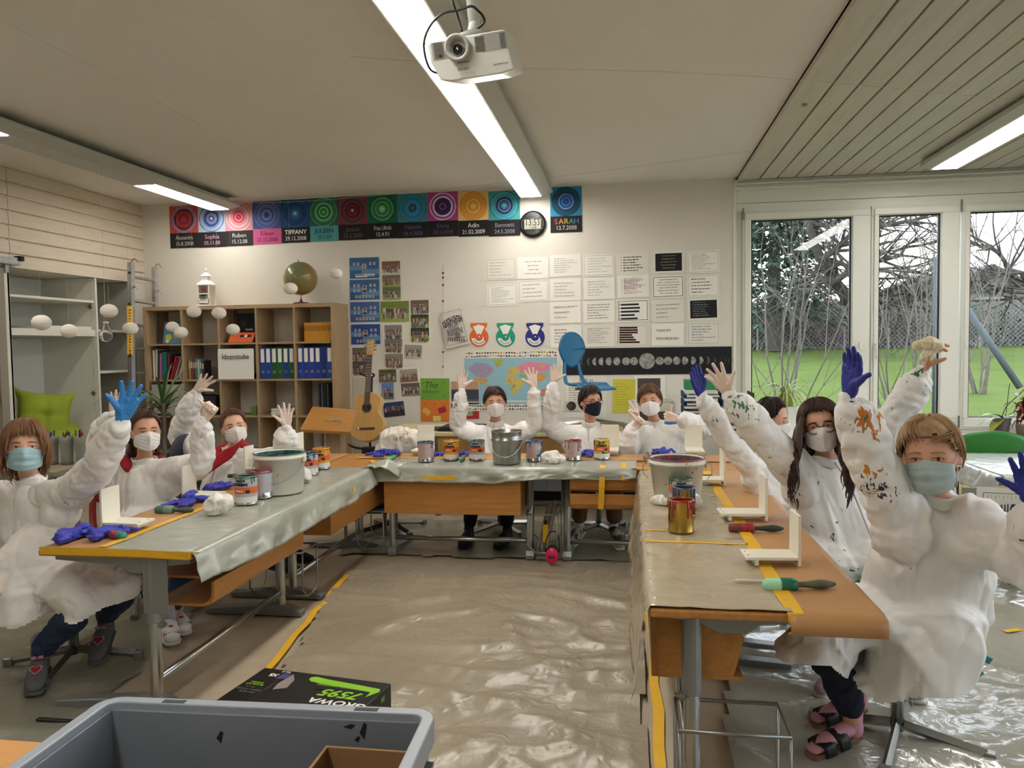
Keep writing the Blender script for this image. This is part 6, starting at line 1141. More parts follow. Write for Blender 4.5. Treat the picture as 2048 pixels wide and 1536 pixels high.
def bucket(label, loc, r0, r1, h, rim, inside, splash, handle=1):
    t = thing('paint_bucket', label, 'bucket', loc, group='white paint buckets'); sp = [((r0*.7*cos(a), r0*.8*sin(a), z), rr, col, sc_, th) for (a, z, rr, col, sc_, th) in splash]
    m = mat('bucket_plastic_'+inside.strip('#'), '#d9d6ca', .4, splash=sp); n = 56
    b = MB(); b.lathe([(.0001, 0), (r0-.006, 0), (r0, .006), (r1, h-.03), (r1+.006, h-.03), (r1+.006, h-.018), (r1+.001, h-.016), (r1+.004, h-.002), (r1, h), (r1-.004, h-.002), (r1-.006, h-.03), (r0-.002, .012), (.0001, .01)], n=n); obj('body', b, m, t, smooth=True)
    b = MB(); b.lathe([(r1-.0075, h-.06), (r1-.006, h-.012), (r1-.001, h+.0012), (r1+.0045, h-.001), (r1+.0048, h-.006)], n=n); obj('smeared_rim', b, mat('smear_'+inside.strip('#'), rim[0], .35, col2=rim[1], ns=9, sharp=.5, splash=[((0, 0, h), 1, rim[2], 14, .56)]), t, smooth=True)
    b = MB(); b.lathe([(.0001, h*.55), (r1-.01, h*.55)], n=n); obj('paint', b, mat('wetmix_'+inside.strip('#'), inside, .2, col2='#1c3b3a', ns=6, coat=.4), t)
    pts = [((r1+.008)*cos(a), (r1+.008)*sin(a)*1.02-.01*abs(sin(a)), h-.03-.16*sin((a+pi)/(pi)*pi)*1.0 if 0 else h-.04-.11*abs(sin(a))**.8) for a in np.linspace(-pi, 0, 20)]
    if handle == 1: b = MB(); b.tube([(p[0], p[1], p[2]) for p in pts], .0022, 6); obj('handle', b, steel_dark, t, smooth=True)
    for s in (-1, 1):
        b = MB(); b.box((s*(r1+.008), 0, h-.035), (.012, .03, .03)); obj('ear', b, cm('#cfccc0'), t, bevel=.003)
        if handle == 2: b = MB(); b.tube([(s*(r1+.01), 0, h-.03), (s*(r1+.03), -.01, h-.035), (s*(r1+.035), -.02, h-.07), (s*(r1+.012), -.04, h-.10)], .002, 6, smooth=3); obj('handle_wire', b, steel_dark, t)
    return t
c = PZ(541, 993, TZ+.01); bucket('large white bucket smeared with dark green paint on the left desk', (c[0], c[1]+.118, TZ+.012), .118, .131, .215, ('#1f4f48', '#2c5f3a', '#1a2f45'), '#3f7a3a', [(-1.8, .12, .12, '#c3cdc6', 12, .56), (-1, .19, .08, '#7fa39a', 28, .56), (-1.3, .1, .2, '#b8846a', 34, .66)])
c = PZ(1357, 1005, TZ+.01); bucket('large white bucket smeared with red and blue paint on the right desk', (c[0]+.0, c[1]+.118, TZ+.012), .112, .131, .2, ('#5a3a55', '#2f5a55', '#a03a48'), '#8a4a4a', [(-.9, .15, .08, '#a83244', 26, .5), (-2.0, .1, .18, '#c9b04a', 30, .66), (-1.6, .16, .14, '#3a4a7a', 40, .66)], 2)
c = PZ(1009, 931, TZ+.01); t = thing('tin_bucket', 'tall bare metal bucket in the middle of the back desk', 'bucket', (c[0], c[1]+.1, TZ+.012)); b = MB()
b.lathe([(.0001, 0), (.088, 0), (.09, .004), (.0955, .15), (.099, .152), (.099, .157), (.096, .159), (.099, .205), (.1015, .207), (.1015, .211), (.098, .211), (.094, .155), (.088, .01), (.0001, .008)], n=48); obj('body', b, mat('zinc_bucket', '#a9aaa6', .3, metal=1, col2='#8f918c', ns=9, bump=.05, bs=20), t, smooth=True)
b = MB(); b.tube([((.101)*cos(a), .101*sin(a), .15-.1*abs(sin(a))) for a in np.linspace(-pi, 0, 18)], .002, 6); obj('handle', b, chrome, t, smooth=True)
for s in (-1, 1): b = MB(); b.cyl((s*.1, 0, .155), .012, .008, 12, Matrix.Rotation(pi/2, 3, 'Y')); obj('ear', b, chrome, t)
# ------------------------------------------------------------------ gloves lying about, rags, brushes, wooden brackets
gl_blue = mat('nitrile_violet_blue', '#3a3fae', .5, col2='#3236a0', ns=8, bump=.3, bs=40)
def lying_glove(label, px, py, s=1, seed=1, Y=None, ry=1.0, m=None):
    rn = random.Random(seed); c = PZ(px, py, TZ); b = MB(); rot = rn.uniform(0, 6.3); cx, cy = c[0], c[1]+.03
    def q(x, y, z=.012): return (cx+s*(x*cos(rot)-y*sin(rot)), cy+s*(x*sin(rot)+y*cos(rot))*ry, TZ+.014+z*s)
    b.capsule([q(-.08, 0), q(-.03, .006, .016), q(.02, 0, .014)], [.038*s, .035*s, .04*s], 10, side=(0, 0, 1), ry=[.02*s, .017*s, .016*s])
    for k in range(5):
        a = -.7+.33*k+rn.gauss(0, .15) if k < 4 else 1.35; L = .07 if k < 4 else .05; x0 = .03 if k < 4 else -.02; y0 = -.027+.018*k if k < 4 else .03; z1 = rn.uniform(.004, .03)
        b.capsule([q(x0, y0, .014), q(x0+L*.5*cos(a), y0+L*.5*sin(a), z1), q(x0+L*cos(a+rn.gauss(0, .5)), y0+L*sin(a+rn.gauss(0, .5)), .008)], [.011*s, .010*s, .009*s], 8)
    V, F, Nn = remesh(b, .004, 2); V = V+Nn*(.016*(ridge(V*[30, 30, 30], seed)-.5)+.006*(ridge(V*[75, 75, 75], seed)-.5))[:, None]; V[:, 2] = TZ+.0125+np.maximum(V[:, 2]-TZ-.0125, 0)*.7
    return tag(obj('rubber_glove', from_np(V, F), m or gl_blue, smooth=True, loc=(cx, cy, TZ+.0125)), label, 'glove', 'violet blue rubber gloves on the desks')
lying_glove('crumpled blue glove at the near corner of the left desk', 150, 1082, 1.25, 3); lying_glove('second blue glove folded beside the near corner brush', 205, 1080, .95, 4)
lying_glove('blue glove with spread fingers behind the white rag', 368, 1012, 1.25, 6); lying_glove('blue glove behind the red dripped can', 432, 985, 1.1, 8); lying_glove('blue glove at the left end of the back desk', 768, 915, 1.15, 9); lying_glove('small part of a blue glove between the first two cans', 872, 917, .7, 10)
lying_glove('blue glove hanging between the red dripped and yellow cans', 1174, 915, 1.0, 12); lying_glove('blue glove before the boy giving a thumbs up', 1328, 912, 1.1, 13); lying_glove('blue glove next to the green brush left of the tin bucket', 925, 915, .7, 14)
rag_m = mat('white_rag', '#dedbd2', .8, bump=.3, bs=40, splash=[((0, 0, .02), .08, '#8f8f92', 30, .6)])
def rag(label, px, py, rx, ry, rz, seed):
    c = PZ(px, py, TZ+.01); b = MB(); rn = random.Random(seed); cy = c[1]+ry
    for k in range(7): b.ball((c[0]+rn.uniform(-.5, .5)*rx, cy+rn.uniform(-.5, .5)*ry, TZ+.012+rz*rn.uniform(.35, .8)), (rx*rn.uniform(.4, .7), ry*rn.uniform(.4, .7), rz*rn.uniform(.4, .6)), 12)
    V, F, Nn = remesh(b, .004, 3); V = V+Nn*(.024*(ridge(V*[24, 24, 24], seed)-.5)+.004*(ridge(V*[60, 60, 60], seed+1)-.5))[:, None]; V[:, 2] = np.maximum(V[:, 2], TZ+.012)
    return tag(obj('rag', from_np(V, F), rag_m, smooth=True, loc=(c[0], cy, TZ+.012)), label, 'rag', 'crumpled white rags')
rag('crumpled white rag ball in front of the left desk cans', 428, 1032, .056, .05, .075, 4); rag('rolled white rag lying right of the tin bucket', 1104, 928, .065, .04, .055, 5); rag('white rag squeezed beside the large green smeared bucket', 600, 968, .045, .045, .06, 6)
rag('white rag behind the tins on the right desk', 1392, 1020, .03, .05, .05, 7); rag('flat end of a white rag left of the tins on the right desk', 1322, 1012, .04, .03, .03, 8)
def brush(label, px0, py0, px1, py1, bc, fc, hc, z=TZ+.02, w=.021):
    """round brush from bristle tip to handle end"""
    A = PZ(px0, py0, z); B = PZ(px1, py1, z); d = B-A; L = np.linalg.norm(d); d /= L; t = thing('paint_brush', label, 'brush', tuple(A), group='paint brushes', world=True); P = lambda s, dz=0: A+d*L*s+np.array([0, 0, dz])
    b = MB(); b.tube([P(0), P(.05), P(.2), P(.24)], [w*.75, w*.95, w, w*.95], 16); br = obj('bristles', b, mat('bristle_'+bc.strip('#'), bc, .7, bump=.5, bs=60), t, smooth=True)
    b = MB(); b.tube([P(.22), P(.24), P(.43), P(.45)], [w*.9, w*1.05, w, w*.85], 20); obj('ferrule', b, mat('ferrule_'+fc.strip('#'), fc, .35, bump=.2, bs=90), t, smooth=True)
    b = MB(); b.tube([P(.44), P(.5), P(.62), P(.8), P(.95), P(1.0)], [w*.6, w*.42, w*.5, w*.72, w*.4, w*.12], 14, smooth=3); obj('handle', b, mat('handle_'+hc.strip('#'), hc, .5, col2='#3a4440', ns=30), t, smooth=True)
brush('brush with mint green bristles on the near right desk', 1527, 1170, 1672, 1168, '#9fd8b4', '#1f6a4c', '#6a6a4a'); brush('brush with red bristles between two wooden brackets', 1458, 1056, 1568, 1057, '#7a3a38', '#9c2c30', '#2f3f3c')
brush('dark brush lying behind the right bucket bracket', 1405, 953, 1452, 954, '#3a2f30', '#3a3436', '#2c2426', w=.012); brush('grey green brush before the blue glove on the left desk', 312, 1020, 388, 1020, '#4f6a5c', '#6f8f7c', '#45584e')
brush('red and green brush beside the near left bracket', 250, 1071, 190, 1066, '#3f8a7a', '#a03a40', '#3a4a44', w=.017); brush('green brush leaning on the blue glove of the back desk', 775, 921, 802, 905, '#5fae84', '#4f9a74', '#5a6a54', w=.016); brush('dark green brush left of the tin can row', 922, 921, 935, 905, '#3f7a5c', '#3a6a50', '#3a4a40', w=.013)
brush('brush with dark bristles behind the left bucket', 455, 952, 492, 950, '#3a4a3c', '#4a5a44', '#3a4038', w=.012); brush('grey red brush near the sleeve of the boy giving a thumbs up', 1290, 916, 1296, 905, '#8a7a7a', '#8a3a48', '#5a4a4c', w=.014)
A = PZ(1466, 1161, TZ+.016); B = PZ(1540, 1163, TZ+.016); b = MB(); b.tube([A, A+(B-A)*.1, B], [.001, .005, .005], 8); tag(obj('mixing_stick', b, cm('#d0ccc0'), loc=tuple(A)), 'thin pale stick beside the mint green brush', 'stick')
bw = mat('primed_board', '#e6e2d2', .5); bw2 = mat('primed_board_side', '#a8a292', .6)
def bracket(label, x, y, rz, s=1.0, name='wooden_bracket'):
    """primed L-shaped wooden shelf: base board on battens with an upright board at its end"""
    t = thing(name, label, 'bracket', (x, y, TZ+.012), rz, 'primed wooden L brackets'); t.scale = (s, s, s)
    b = MB(); b.bx(0, .20, -.065, .065, .022, .034); obj('base_board', b, bw, t, bevel=.0015)
    b = MB(); b.bx(-.012, 0, -.065, .065, 0, .20); obj('upright_board', b, bw, t, bevel=.0015)
    for y_ in (0,): b = MB(); b.bx(.15, .165, -.06, .06, 0, .022); obj('batten', b, bw, t)
    for y_ in (-.03, .03): b = MB(); b.cyl((.185, y_, .0345), .004, .001, 8); obj('screw_hole', b, greyink, t)
    return t
# right desks: upright on the sitters' side, base pointing inward
for (px, py, s, lab) in ((1592, 1130, .86, 'primed wooden bracket nearest on the right desks'), (1527, 1040, .92, 'primed wooden bracket second nearest on the right desks'), (1445, 970, .95, 'primed wooden bracket beside the large smeared bucket on the right')):
    c = PZ(px, py, TZ+.012); bracket(lab, c[0], c[1]+.04, pi+R(4), s)
for (px, py, s, lab) in ((208, 1058, .86, 'primed white bracket nearest on the left desks'), (370, 1000, .86, 'primed white bracket second on the left desks, beside the blue glove'), (492, 945, .8, 'primed white bracket partly hidden by the large bucket'), (595, 915, .85, 'primed white bracket farthest on the left desks')):
    c = PZ(px, py, TZ+.012); bracket(lab, c[0], c[1]+.05, R(-3), s)
for (px, py, lab) in ((848, 905, 'primed white bracket behind the first can on the back desk'), (1220, 905, 'primed white bracket behind the yellow rimmed can'), (1388, 906, 'primed white bracket at the right end of the back desk')):
    c = PZ(px, py, TZ+.012); bracket(lab, c[0], c[1]+.06, -pi/2, .95)
# ------------------------------------------------------------------ between the back desks: newspaper rolls, ear muffs; bag on the left
t = thing('timber_bundle', 'bundle of wooden slats standing in the rack between the back desks', 'slats', tuple(PY(1085, 1090, 5.0)), world=True); rn = random.Random(3)
for k in range(8): b = MB(); a = PY(1075+k*2.4, 1098, 5.0+.015*(k % 3)); c = PY(1098+k*2.2, 1004+rn.uniform(-3, 8), 5.15+.02*(k % 2)); b.tube([a, c], .009, 4, side=(1, 0, 0), ry=.014); obj('slat', b, cm(['#a39684', '#8d8072', '#b5a996'][k % 3]), t)
simple('glue_bottle', 'yellow tube with black cap in the rack between the back desks', 'tube', [(-.585, -.55, 5.0, 5.04, .12, .24, cm('#d8b52a'), 'tube'), (-.577, -.558, 5.01, 5.03, .24, .265, black, 'cap')], base=(-.567, 5.02, .12))
t = thing('ear_muffs', 'pink ear muffs hanging on the desk rack between the back desks', 'ear muffs', tuple(PY(1104, 1113, 4.85)), world=True); c = PY(1104, 1112, 4.82); b = MB(); b.ball(c, (.042, .025, .055), 20); obj('ear_cup', b, mat('pink_shell', '#d2285c', .3), t, smooth=True); b = MB(); b.ball(c+[0, .028, .012], (.043, .02, .052), 16); obj('cushion_ring', b, blackm, t, smooth=True)
text('kid', .03, ink, t, tuple(c+[0, -.027, -.0]), bold=.001); b = MB(); b.tube([c+[-.04, .02, .02], c+[-.045, .02, .06], c+[-.02, .03, .14], c+[.03, .04, .14], c+[.046, .03, .06], c+[.044, .02, .02]], .004, 6, smooth=4); obj('headband', b, black, t)
simple('school_bag', 'dark blue school bag with green patch standing behind the left back desk', 'bag', [(-2.12, -1.82, 5.5, 5.7, .22, .56, cm('#1a2030'), 'body'), (-2.03, -1.98, 5.485, 5.5, .36, .44, cm('#9ac43a'), 'patch'), (-2.13, -1.86, 5.45, 5.5, .56, .60, cm('#c2306a'), 'flap')], bevel=.02, base=(-1.97, 5.6, .22)); simple('stool', 'low dark stool carrying the school bag', 'stool', [(-2.15, -1.8, 5.45, 5.75, .19, .218, cm('#20242c'), 'seat')]+[(x, x+.02, y, y+.02, 0, .19, steel_dark, 'leg') for x in (-2.14, -1.83) for y in (5.46, 5.72)], bevel=0)
# ------------------------------------------------------------------ foreground: saw box, front table, grey crate
t = thing('saw_box', 'black cardboard tool box with green saw blade picture lying on the floor film', 'box', (-1.2, 2.6, 0), world=True)
Z = .125; a_ = PZ(530, 1335, Z); c_ = PZ(782, 1367, Z); d_ = PZ(447, 1390, Z); e_ = a_+(d_-a_)*1.32; u_ = (c_-a_); v_ = (e_-a_); f_ = c_+v_*1.02; Pt = [a_, c_, f_, e_]; dn = np.array([0, 0, .103]); b = MB()
b.add([p-dn for p in Pt]+Pt, [(0, 1, 2, 3), (7, 6, 5, 4), (0, 4, 5, 1), (1, 5, 6, 2), (2, 6, 7, 3), (3, 7, 4, 0)]); obj('carton', b, mat('black_carton', '#18181a', .4), t, bevel=.003)
UV = lambda u, v, h=.0012: a_+u_*u+v_*v+np.array([0, 0, h]); green = mat('saw_green', '#8ac42c', .5)
ang = math.atan2(u_[1], u_[0]); angv = math.atan2(-v_[1], -v_[0])
b = MB(); P = [UV(.42, .10), UV(.45, .07), UV(.55, .10), UV(.75, .13), UV(.97, .17), UV(.985, .24), UV(.93, .40), UV(.93, .27), UV(.75, .24), UV(.55, .22), UV(.45, .2), UV(.42, .15)]; b.add(P, [tuple(range(12))]); obj('saw_picture', b, green, t)
b = MB()
for k in range(26): u0 = .52+.016*k; b.add([UV(u0, .225+.03*(u0-.5), .0014), UV(u0+.012, .225+.03*(u0-.5), .0014), UV(u0+.006, .265+.03*(u0-.5), .0014)], [(0, 1, 2)])
obj('saw_teeth', b, green, t)['kind'] = 'stuff'
b = MB(); b.add([UV(.53, .26, .0016), UV(.7, .29, .0016), (UV(.69, .38, .0016)), UV(.62, .33, .0016), UV(.55, .38, .0016)], [(0, 1, 2, 3, 4)]); obj('hand_hole', b, blackm, t)
b = MB(); b.add([UV(.27, .08), UV(.33, .22), UV(.35, .42), UV(.27, .5), UV(.25, .35)], [(0, 1, 2, 3, 4)]); obj('blade_picture', b, mat('blade_grey', '#a8a098', .4, metal=.4), t)
b = MB(); b.add([UV(.2, .08), UV(.26, .09), UV(.26, .22), UV(.18, .24)], [(0, 1, 2, 3)]); obj('violet_patch', b, cm('#4a4270'), t)
rt = (0, 0, ang+pi)
text('7595', .075, green, t, tuple(UV(.76, .40)), rot=rt, bold=.002, shear=.25, sx=1.1); text('GROWA', .05, paper, t, tuple(UV(.80, .60)), rot=rt, bold=.001, shear=.2, sx=1.2); text('X5', .03, paper, t, tuple(UV(.14, .16)), rot=rt, bold=.001)
for k, (s_, m_) in enumerate((('SPECIAL', green), ('BLADE SET', green), ('10 x 5', greyink), ('METAL WOOD', greyink), ('PRO LINE', greyink), ('Rev 8', paper))): text(s_, .016, m_, t, tuple(UV([.1, .1, .1, .11, .12, .2][k], [.38, .43, .5, .56, .62, .05][k])), rot=rt)
for u0 in (.22, ): b = MB(); b.add([UV(u0, .0, .001), UV(u0+.003, .0, .001), UV(u0+.003, 1, .001), UV(u0, 1, .001)], [(0, 1, 2, 3)]); obj('printed_line', b, greyink, t)
text('50', .03, green, t, tuple(UV(1.0, .22, -.03)+[.003, 0, 0]), rot=(pi/2, 0, angv+pi))
ft = free_table('light wooden table in the foreground under the grey crate', -1.35, .25, .25, 1.33, .65, mat('front_table', '#c9924e', .4, col2='#be8743', ns=4, nst=(1, 6, 6)))
pl = mat('crate_grey', '#7b828c', .4, col2='#757c86', ns=4, bump=.03, bs=40); cx0, cx1, cy0, cy1, cz0, cz1 = -.672, -.228, .31, .905, .655, .97
t = thing('plastic_crate', 'large open grey plastic crate in the foreground', 'crate', ((cx0+cx1)/2, .6, .652), world=True)
b = MB(); i_ = .012; w_ = .008
b.bx(cx0+i_, cx1-i_, cy0+i_, cy1-i_, cz0, cz0+w_); b.bx(cx0+i_, cx1-i_, cy1-i_-w_, cy1-i_, cz0, cz1-.01); b.bx(cx0+i_, cx1-i_, cy0+i_, cy0+i_+w_, cz0, cz1-.01); b.bx(cx0+i_, cx0+i_+w_, cy0+i_, cy1-i_, cz0, cz1-.01); b.bx(cx1-i_-w_, cx1-i_, cy0+i_, cy1-i_, cz0, cz1-.01); obj('body', b, pl, t)
def rrect(x0, x1, y0, y1, r, n=6): return [(cx+r*cos(a), cy+r*sin(a)) for (cx, cy, s) in ((x1-r, y1-r, 0), (x0+r, y1-r, pi/2), (x0+r, y0+r, pi), (x1-r, y0+r, 1.5*pi)) for a in [s+pi/2*k/n for k in range(n+1)]]
O = rrect(cx0, cx1, cy0, cy1, .03); I_ = rrect(cx0+i_+.004, cx1-i_-.004, cy0+i_+.004, cy1-i_-.004, .014); n = len(O); V = [(x, y, cz1-.028) for x, y in O]+[(x, y, cz1) for x, y in O]+[(x, y, cz1) for x, y in I_]+[(x, y, cz1-.012) for x, y in I_]
b = MB(); b.add(V, [(k+r_*n, (k+1) % n+r_*n, (k+1) % n+(r_+1)*n, k+(r_+1)*n) for k in range(n) for r_ in range(3)]); obj('rim', b, mat('crate_rim', '#8d949d', .35), t, bevel=.002)
for (x, y, dx, dy) in ((cx0+.10, cy1-.010, .03, .008), (cx1-.09, cy1-.010, .03, .008), (cx0+.010, cy1-.22, .008, .03)): b = MB(); b.bx(x-dx/2, x+dx/2, y-dy/2, y+dy/2, cz1-.002, cz1+.0006); obj('rim_slot', b, cm('#3c4148'), t)
b = MB(); b.bx(cx1-.004, cx1+.004, cy0+.05, cy1-.05, cz1-.075, cz1-.068); b.bx(cx1-i_, cx1+.004, cy0+.05, cy1-.05, cz1-.045, cz1-.04); obj('rib', b, pl, t)
rn = random.Random(2); b = MB(); yi = cy1-i_-w_-.0006
for (x, z, dx, dz) in ((-.318, .945, .006, .014), (-.335, .952, .010, .004), (-.326, .936, .005, .005), (-.505, .93, .006, .01)): b.add([(x-dx, yi, z), (x, yi, z-dz*.6), (x+dx*.6, yi, z+dz*.8), (x, yi, z+dz)], [(0, 1, 2, 3)])
obj('paint_fleck', b, ink, t)
t.rotation_euler = (0, 0, R(2.2))
simple('carton', 'small brown open cardboard box inside the grey crate', 'box', [(-.372, -.368, .52, .868, .664, .936, cm('#8a6a44'), 'side'), (-.266, -.262, .52, .868, .664, .936, cm('#8a6a44'), 'side'), (-.372, -.262, .868, .872, .664, .936, cm('#94724a'), 'back'), (-.368, -.266, .52, .868, .84, .844, cm('#6a5034'), 'bottom')], bevel=0, base=(-.32, .66, .664))
simple('wooden_board', 'pale wooden board lying in the grey crate', 'board', [(-.60, -.505, .40, .79, .905, .917, cm('#b9a684')), (-.59, -.52, .45, .75, .664, .905, cm('#8f7f62'), 'block')], bevel=.002, base=(-.55, .6, .664))
simple('desk_edge_strip', 'dark cable lying on the floor near the crate', 'cable', [(-2.25, -1.75, 2.55, 2.57, .02, .03, black)])
# ------------------------------------------------------------------ end of the furniture
# ------------------------------------------------------------------ people
def nrm(v): v = np.array(v, float); return v/(np.linalg.norm(v)+1e-9)
G = lambda x, z=0: np.exp(-(x*x+z*z))
def headpt(D, S=1.0):
    """directions (n,3; x right, y forward, z up) -> points of a head centred between the ears"""
    D = np.asarray(D, float); dx, dy, dz = D[:, 0], D[:, 1], D[:, 2]
    x = dx*.0715; y = dy*.088; z = dz*.104; t = np.clip(-dz, 0, 1)
    x = x*(1-.30*t**1.6)*(1+.04*np.clip(dz, 0, 1)); y = np.where(dy < 0, y*(1-.42*t**1.2), y*(1-.10*t)); z = z*np.where(dz > 0, 1.04, 1)
    f = np.clip(dy*2.2, 0, 1); ax = np.abs(x)
    y = y+f*(-.004*G(x/.05, (z-.03)/.05)+.019*G(x/.010, (z+.026)/.013)+.009*G(x/.009, (z+.008)/.014)-.0085*G((ax-.029)/.014, (z-.001)/.010)+.0045*G((ax-.030)/.018, (z-.019)/.007)+.005*G((ax-.040)/.017, (z+.028)/.02)+.004*G(x/.02, (z+.054)/.012)+.007*G(x/.018, (z+.086)/.014))
    return np.c_[x, y, z]*S
def head_surface(x, z, S=1.0):
    """y of the face at (x, z)"""
    zz = z/.104; xx = x/(.0715*(1-.30*max(0, -zz)**1.6)); y0 = math.sqrt(max(.02, 1-xx*xx-zz*zz)); return headpt(np.array([[xx, y0, zz]])/math.sqrt(xx*xx+y0*y0+zz*zz), S)[0][1]
FING = [((.029, .083), .064, .0082), ((.010, .088), .071, .0084), ((-.009, .085), .066, .008), ((-.026, .076), .052, .0072)]
def hand_mesh(pose, thumb=1, sc=1.0, seed=0, loose=0):
    """hand in its own frame: wrist at origin, fingers +Y, palm faces +Z, thumb on +X"""
    b = MB(); rn = random.Random(seed)
    spread, curls, th = {'open': (9, [(5, 8, 5)]*4, 'out'), 'wide': (15, [(0, 6, 4)]*4, 'out'), 'wave': (7, [(12, 18, 12), (8, 12, 8), (5, 8, 6), (0, 6, 4)], 'out'), 'flat': (1.5, [(4, 6, 4)]*4, 'side'),
        'fist': (0, [(82, 95, 60)]*4, 'up'), 'vee': (0, [(0, 4, 3), (0, 4, 3), (85, 95, 55), (85, 95, 55)], 'across'), 'hold': (9, [(38, 42, 25), (30, 36, 22), (28, 34, 20), (10, 14, 8)], 'hold'), 'rest': (3, [(25, 30, 18)]*4, 'side')}[pose]
    for k, ((fx, fy), L, r) in enumerate(FING):
        sp = R(spread*(1.45, .45, -.5, -1.5)[k]) if pose != 'vee' else R((14, -8, 0, 0)[k]); c = [R(a+rn.uniform(-3, 3)) for a in curls[k]]; p = np.array([fx, fy-.008, .0]); pts = [np.array([fx*.75, fy*.45, -.002]), p]; a = 0; segs = (.46, .3, .24)
        for s in range(3):
            a += c[s]; d = np.array([sin(sp)*cos(a), cos(sp)*cos(a), sin(a)]); p = p+d*L*segs[s]; pts.append(p)
        b.capsule(pts, [r*1.35, r*1.22, r*1.12, r*1.0, r*.82], 10)
    for (x0, x1) in ((.022, .029), (.009, .010), (-.006, -.009), (-.018, -.026)): b.capsule([(x0*.7, -.004, 0), (x0, .035, .0), (x1, .078, 0)], [.0145, .0165, .0125], 10, ry=[.0135, .014, .011], side=(1, 0, 0))
    b.capsule([(.012, .012, .004), (.026, .034, .007)], [.014, .013], 10)
    T = {'out': [(.020, .018, .004), (.044, .040, .010), (.064, .058, .012), (.082, .070, .012)], 'side': [(.018, .02, .004), (.034, .045, .012), (.040, .068, .014), (.040, .088, .014)], 'up': [(.018, .03, .008), (.034, .052, .010), (.060, .058, .006), (.088, .058, .0)], 'across': [(.018, .02, .010), (.028, .045, .026), (.014, .062, .034), (-.006, .068, .034)], 'hold': [(.020, .018, .008), (.042, .036, .022), (.054, .052, .040), (.056, .066, .055)]}[th]
    b.capsule(T, [.0135, .012, .0098, .0078], 10, smooth=2)
    b.capsule([(0, -.035, 0), (0, .0, 0)], [.0215+loose, .0225], 12, side=(1, 0, 0), ry=[.0165+loose, .0165])
    V, F, Nn = remesh(b, .0029, 3); 
    V = V+Nn*(.0012*(ridge(V*[90, 70, 90], seed)-.5)*(2.2 if loose else 1))[:, None]
    V[:, 0] *= thumb; V = V*sc
    if thumb < 0: F = [f[::-1] for f in F]
    return V, F
def frame(fwd, normal):
    y = nrm(fwd); z = np.array(normal, float); z = nrm(z-y*np.dot(z, y)); x = np.cross(y, z); return np.array([x, y, z]).T
def ribbon_lock(b, pts, w, t, n=6): b.tube(pts, [w*q for q in np.interp(np.linspace(0, 1, len(pts)), [0, .15, .7, 1], [.5, 1, .9, .12])], n, ry=[t*q for q in np.interp(np.linspace(0, 1, len(pts)), [0, .2, .7, 1], [.6, 1, .9, .15])])
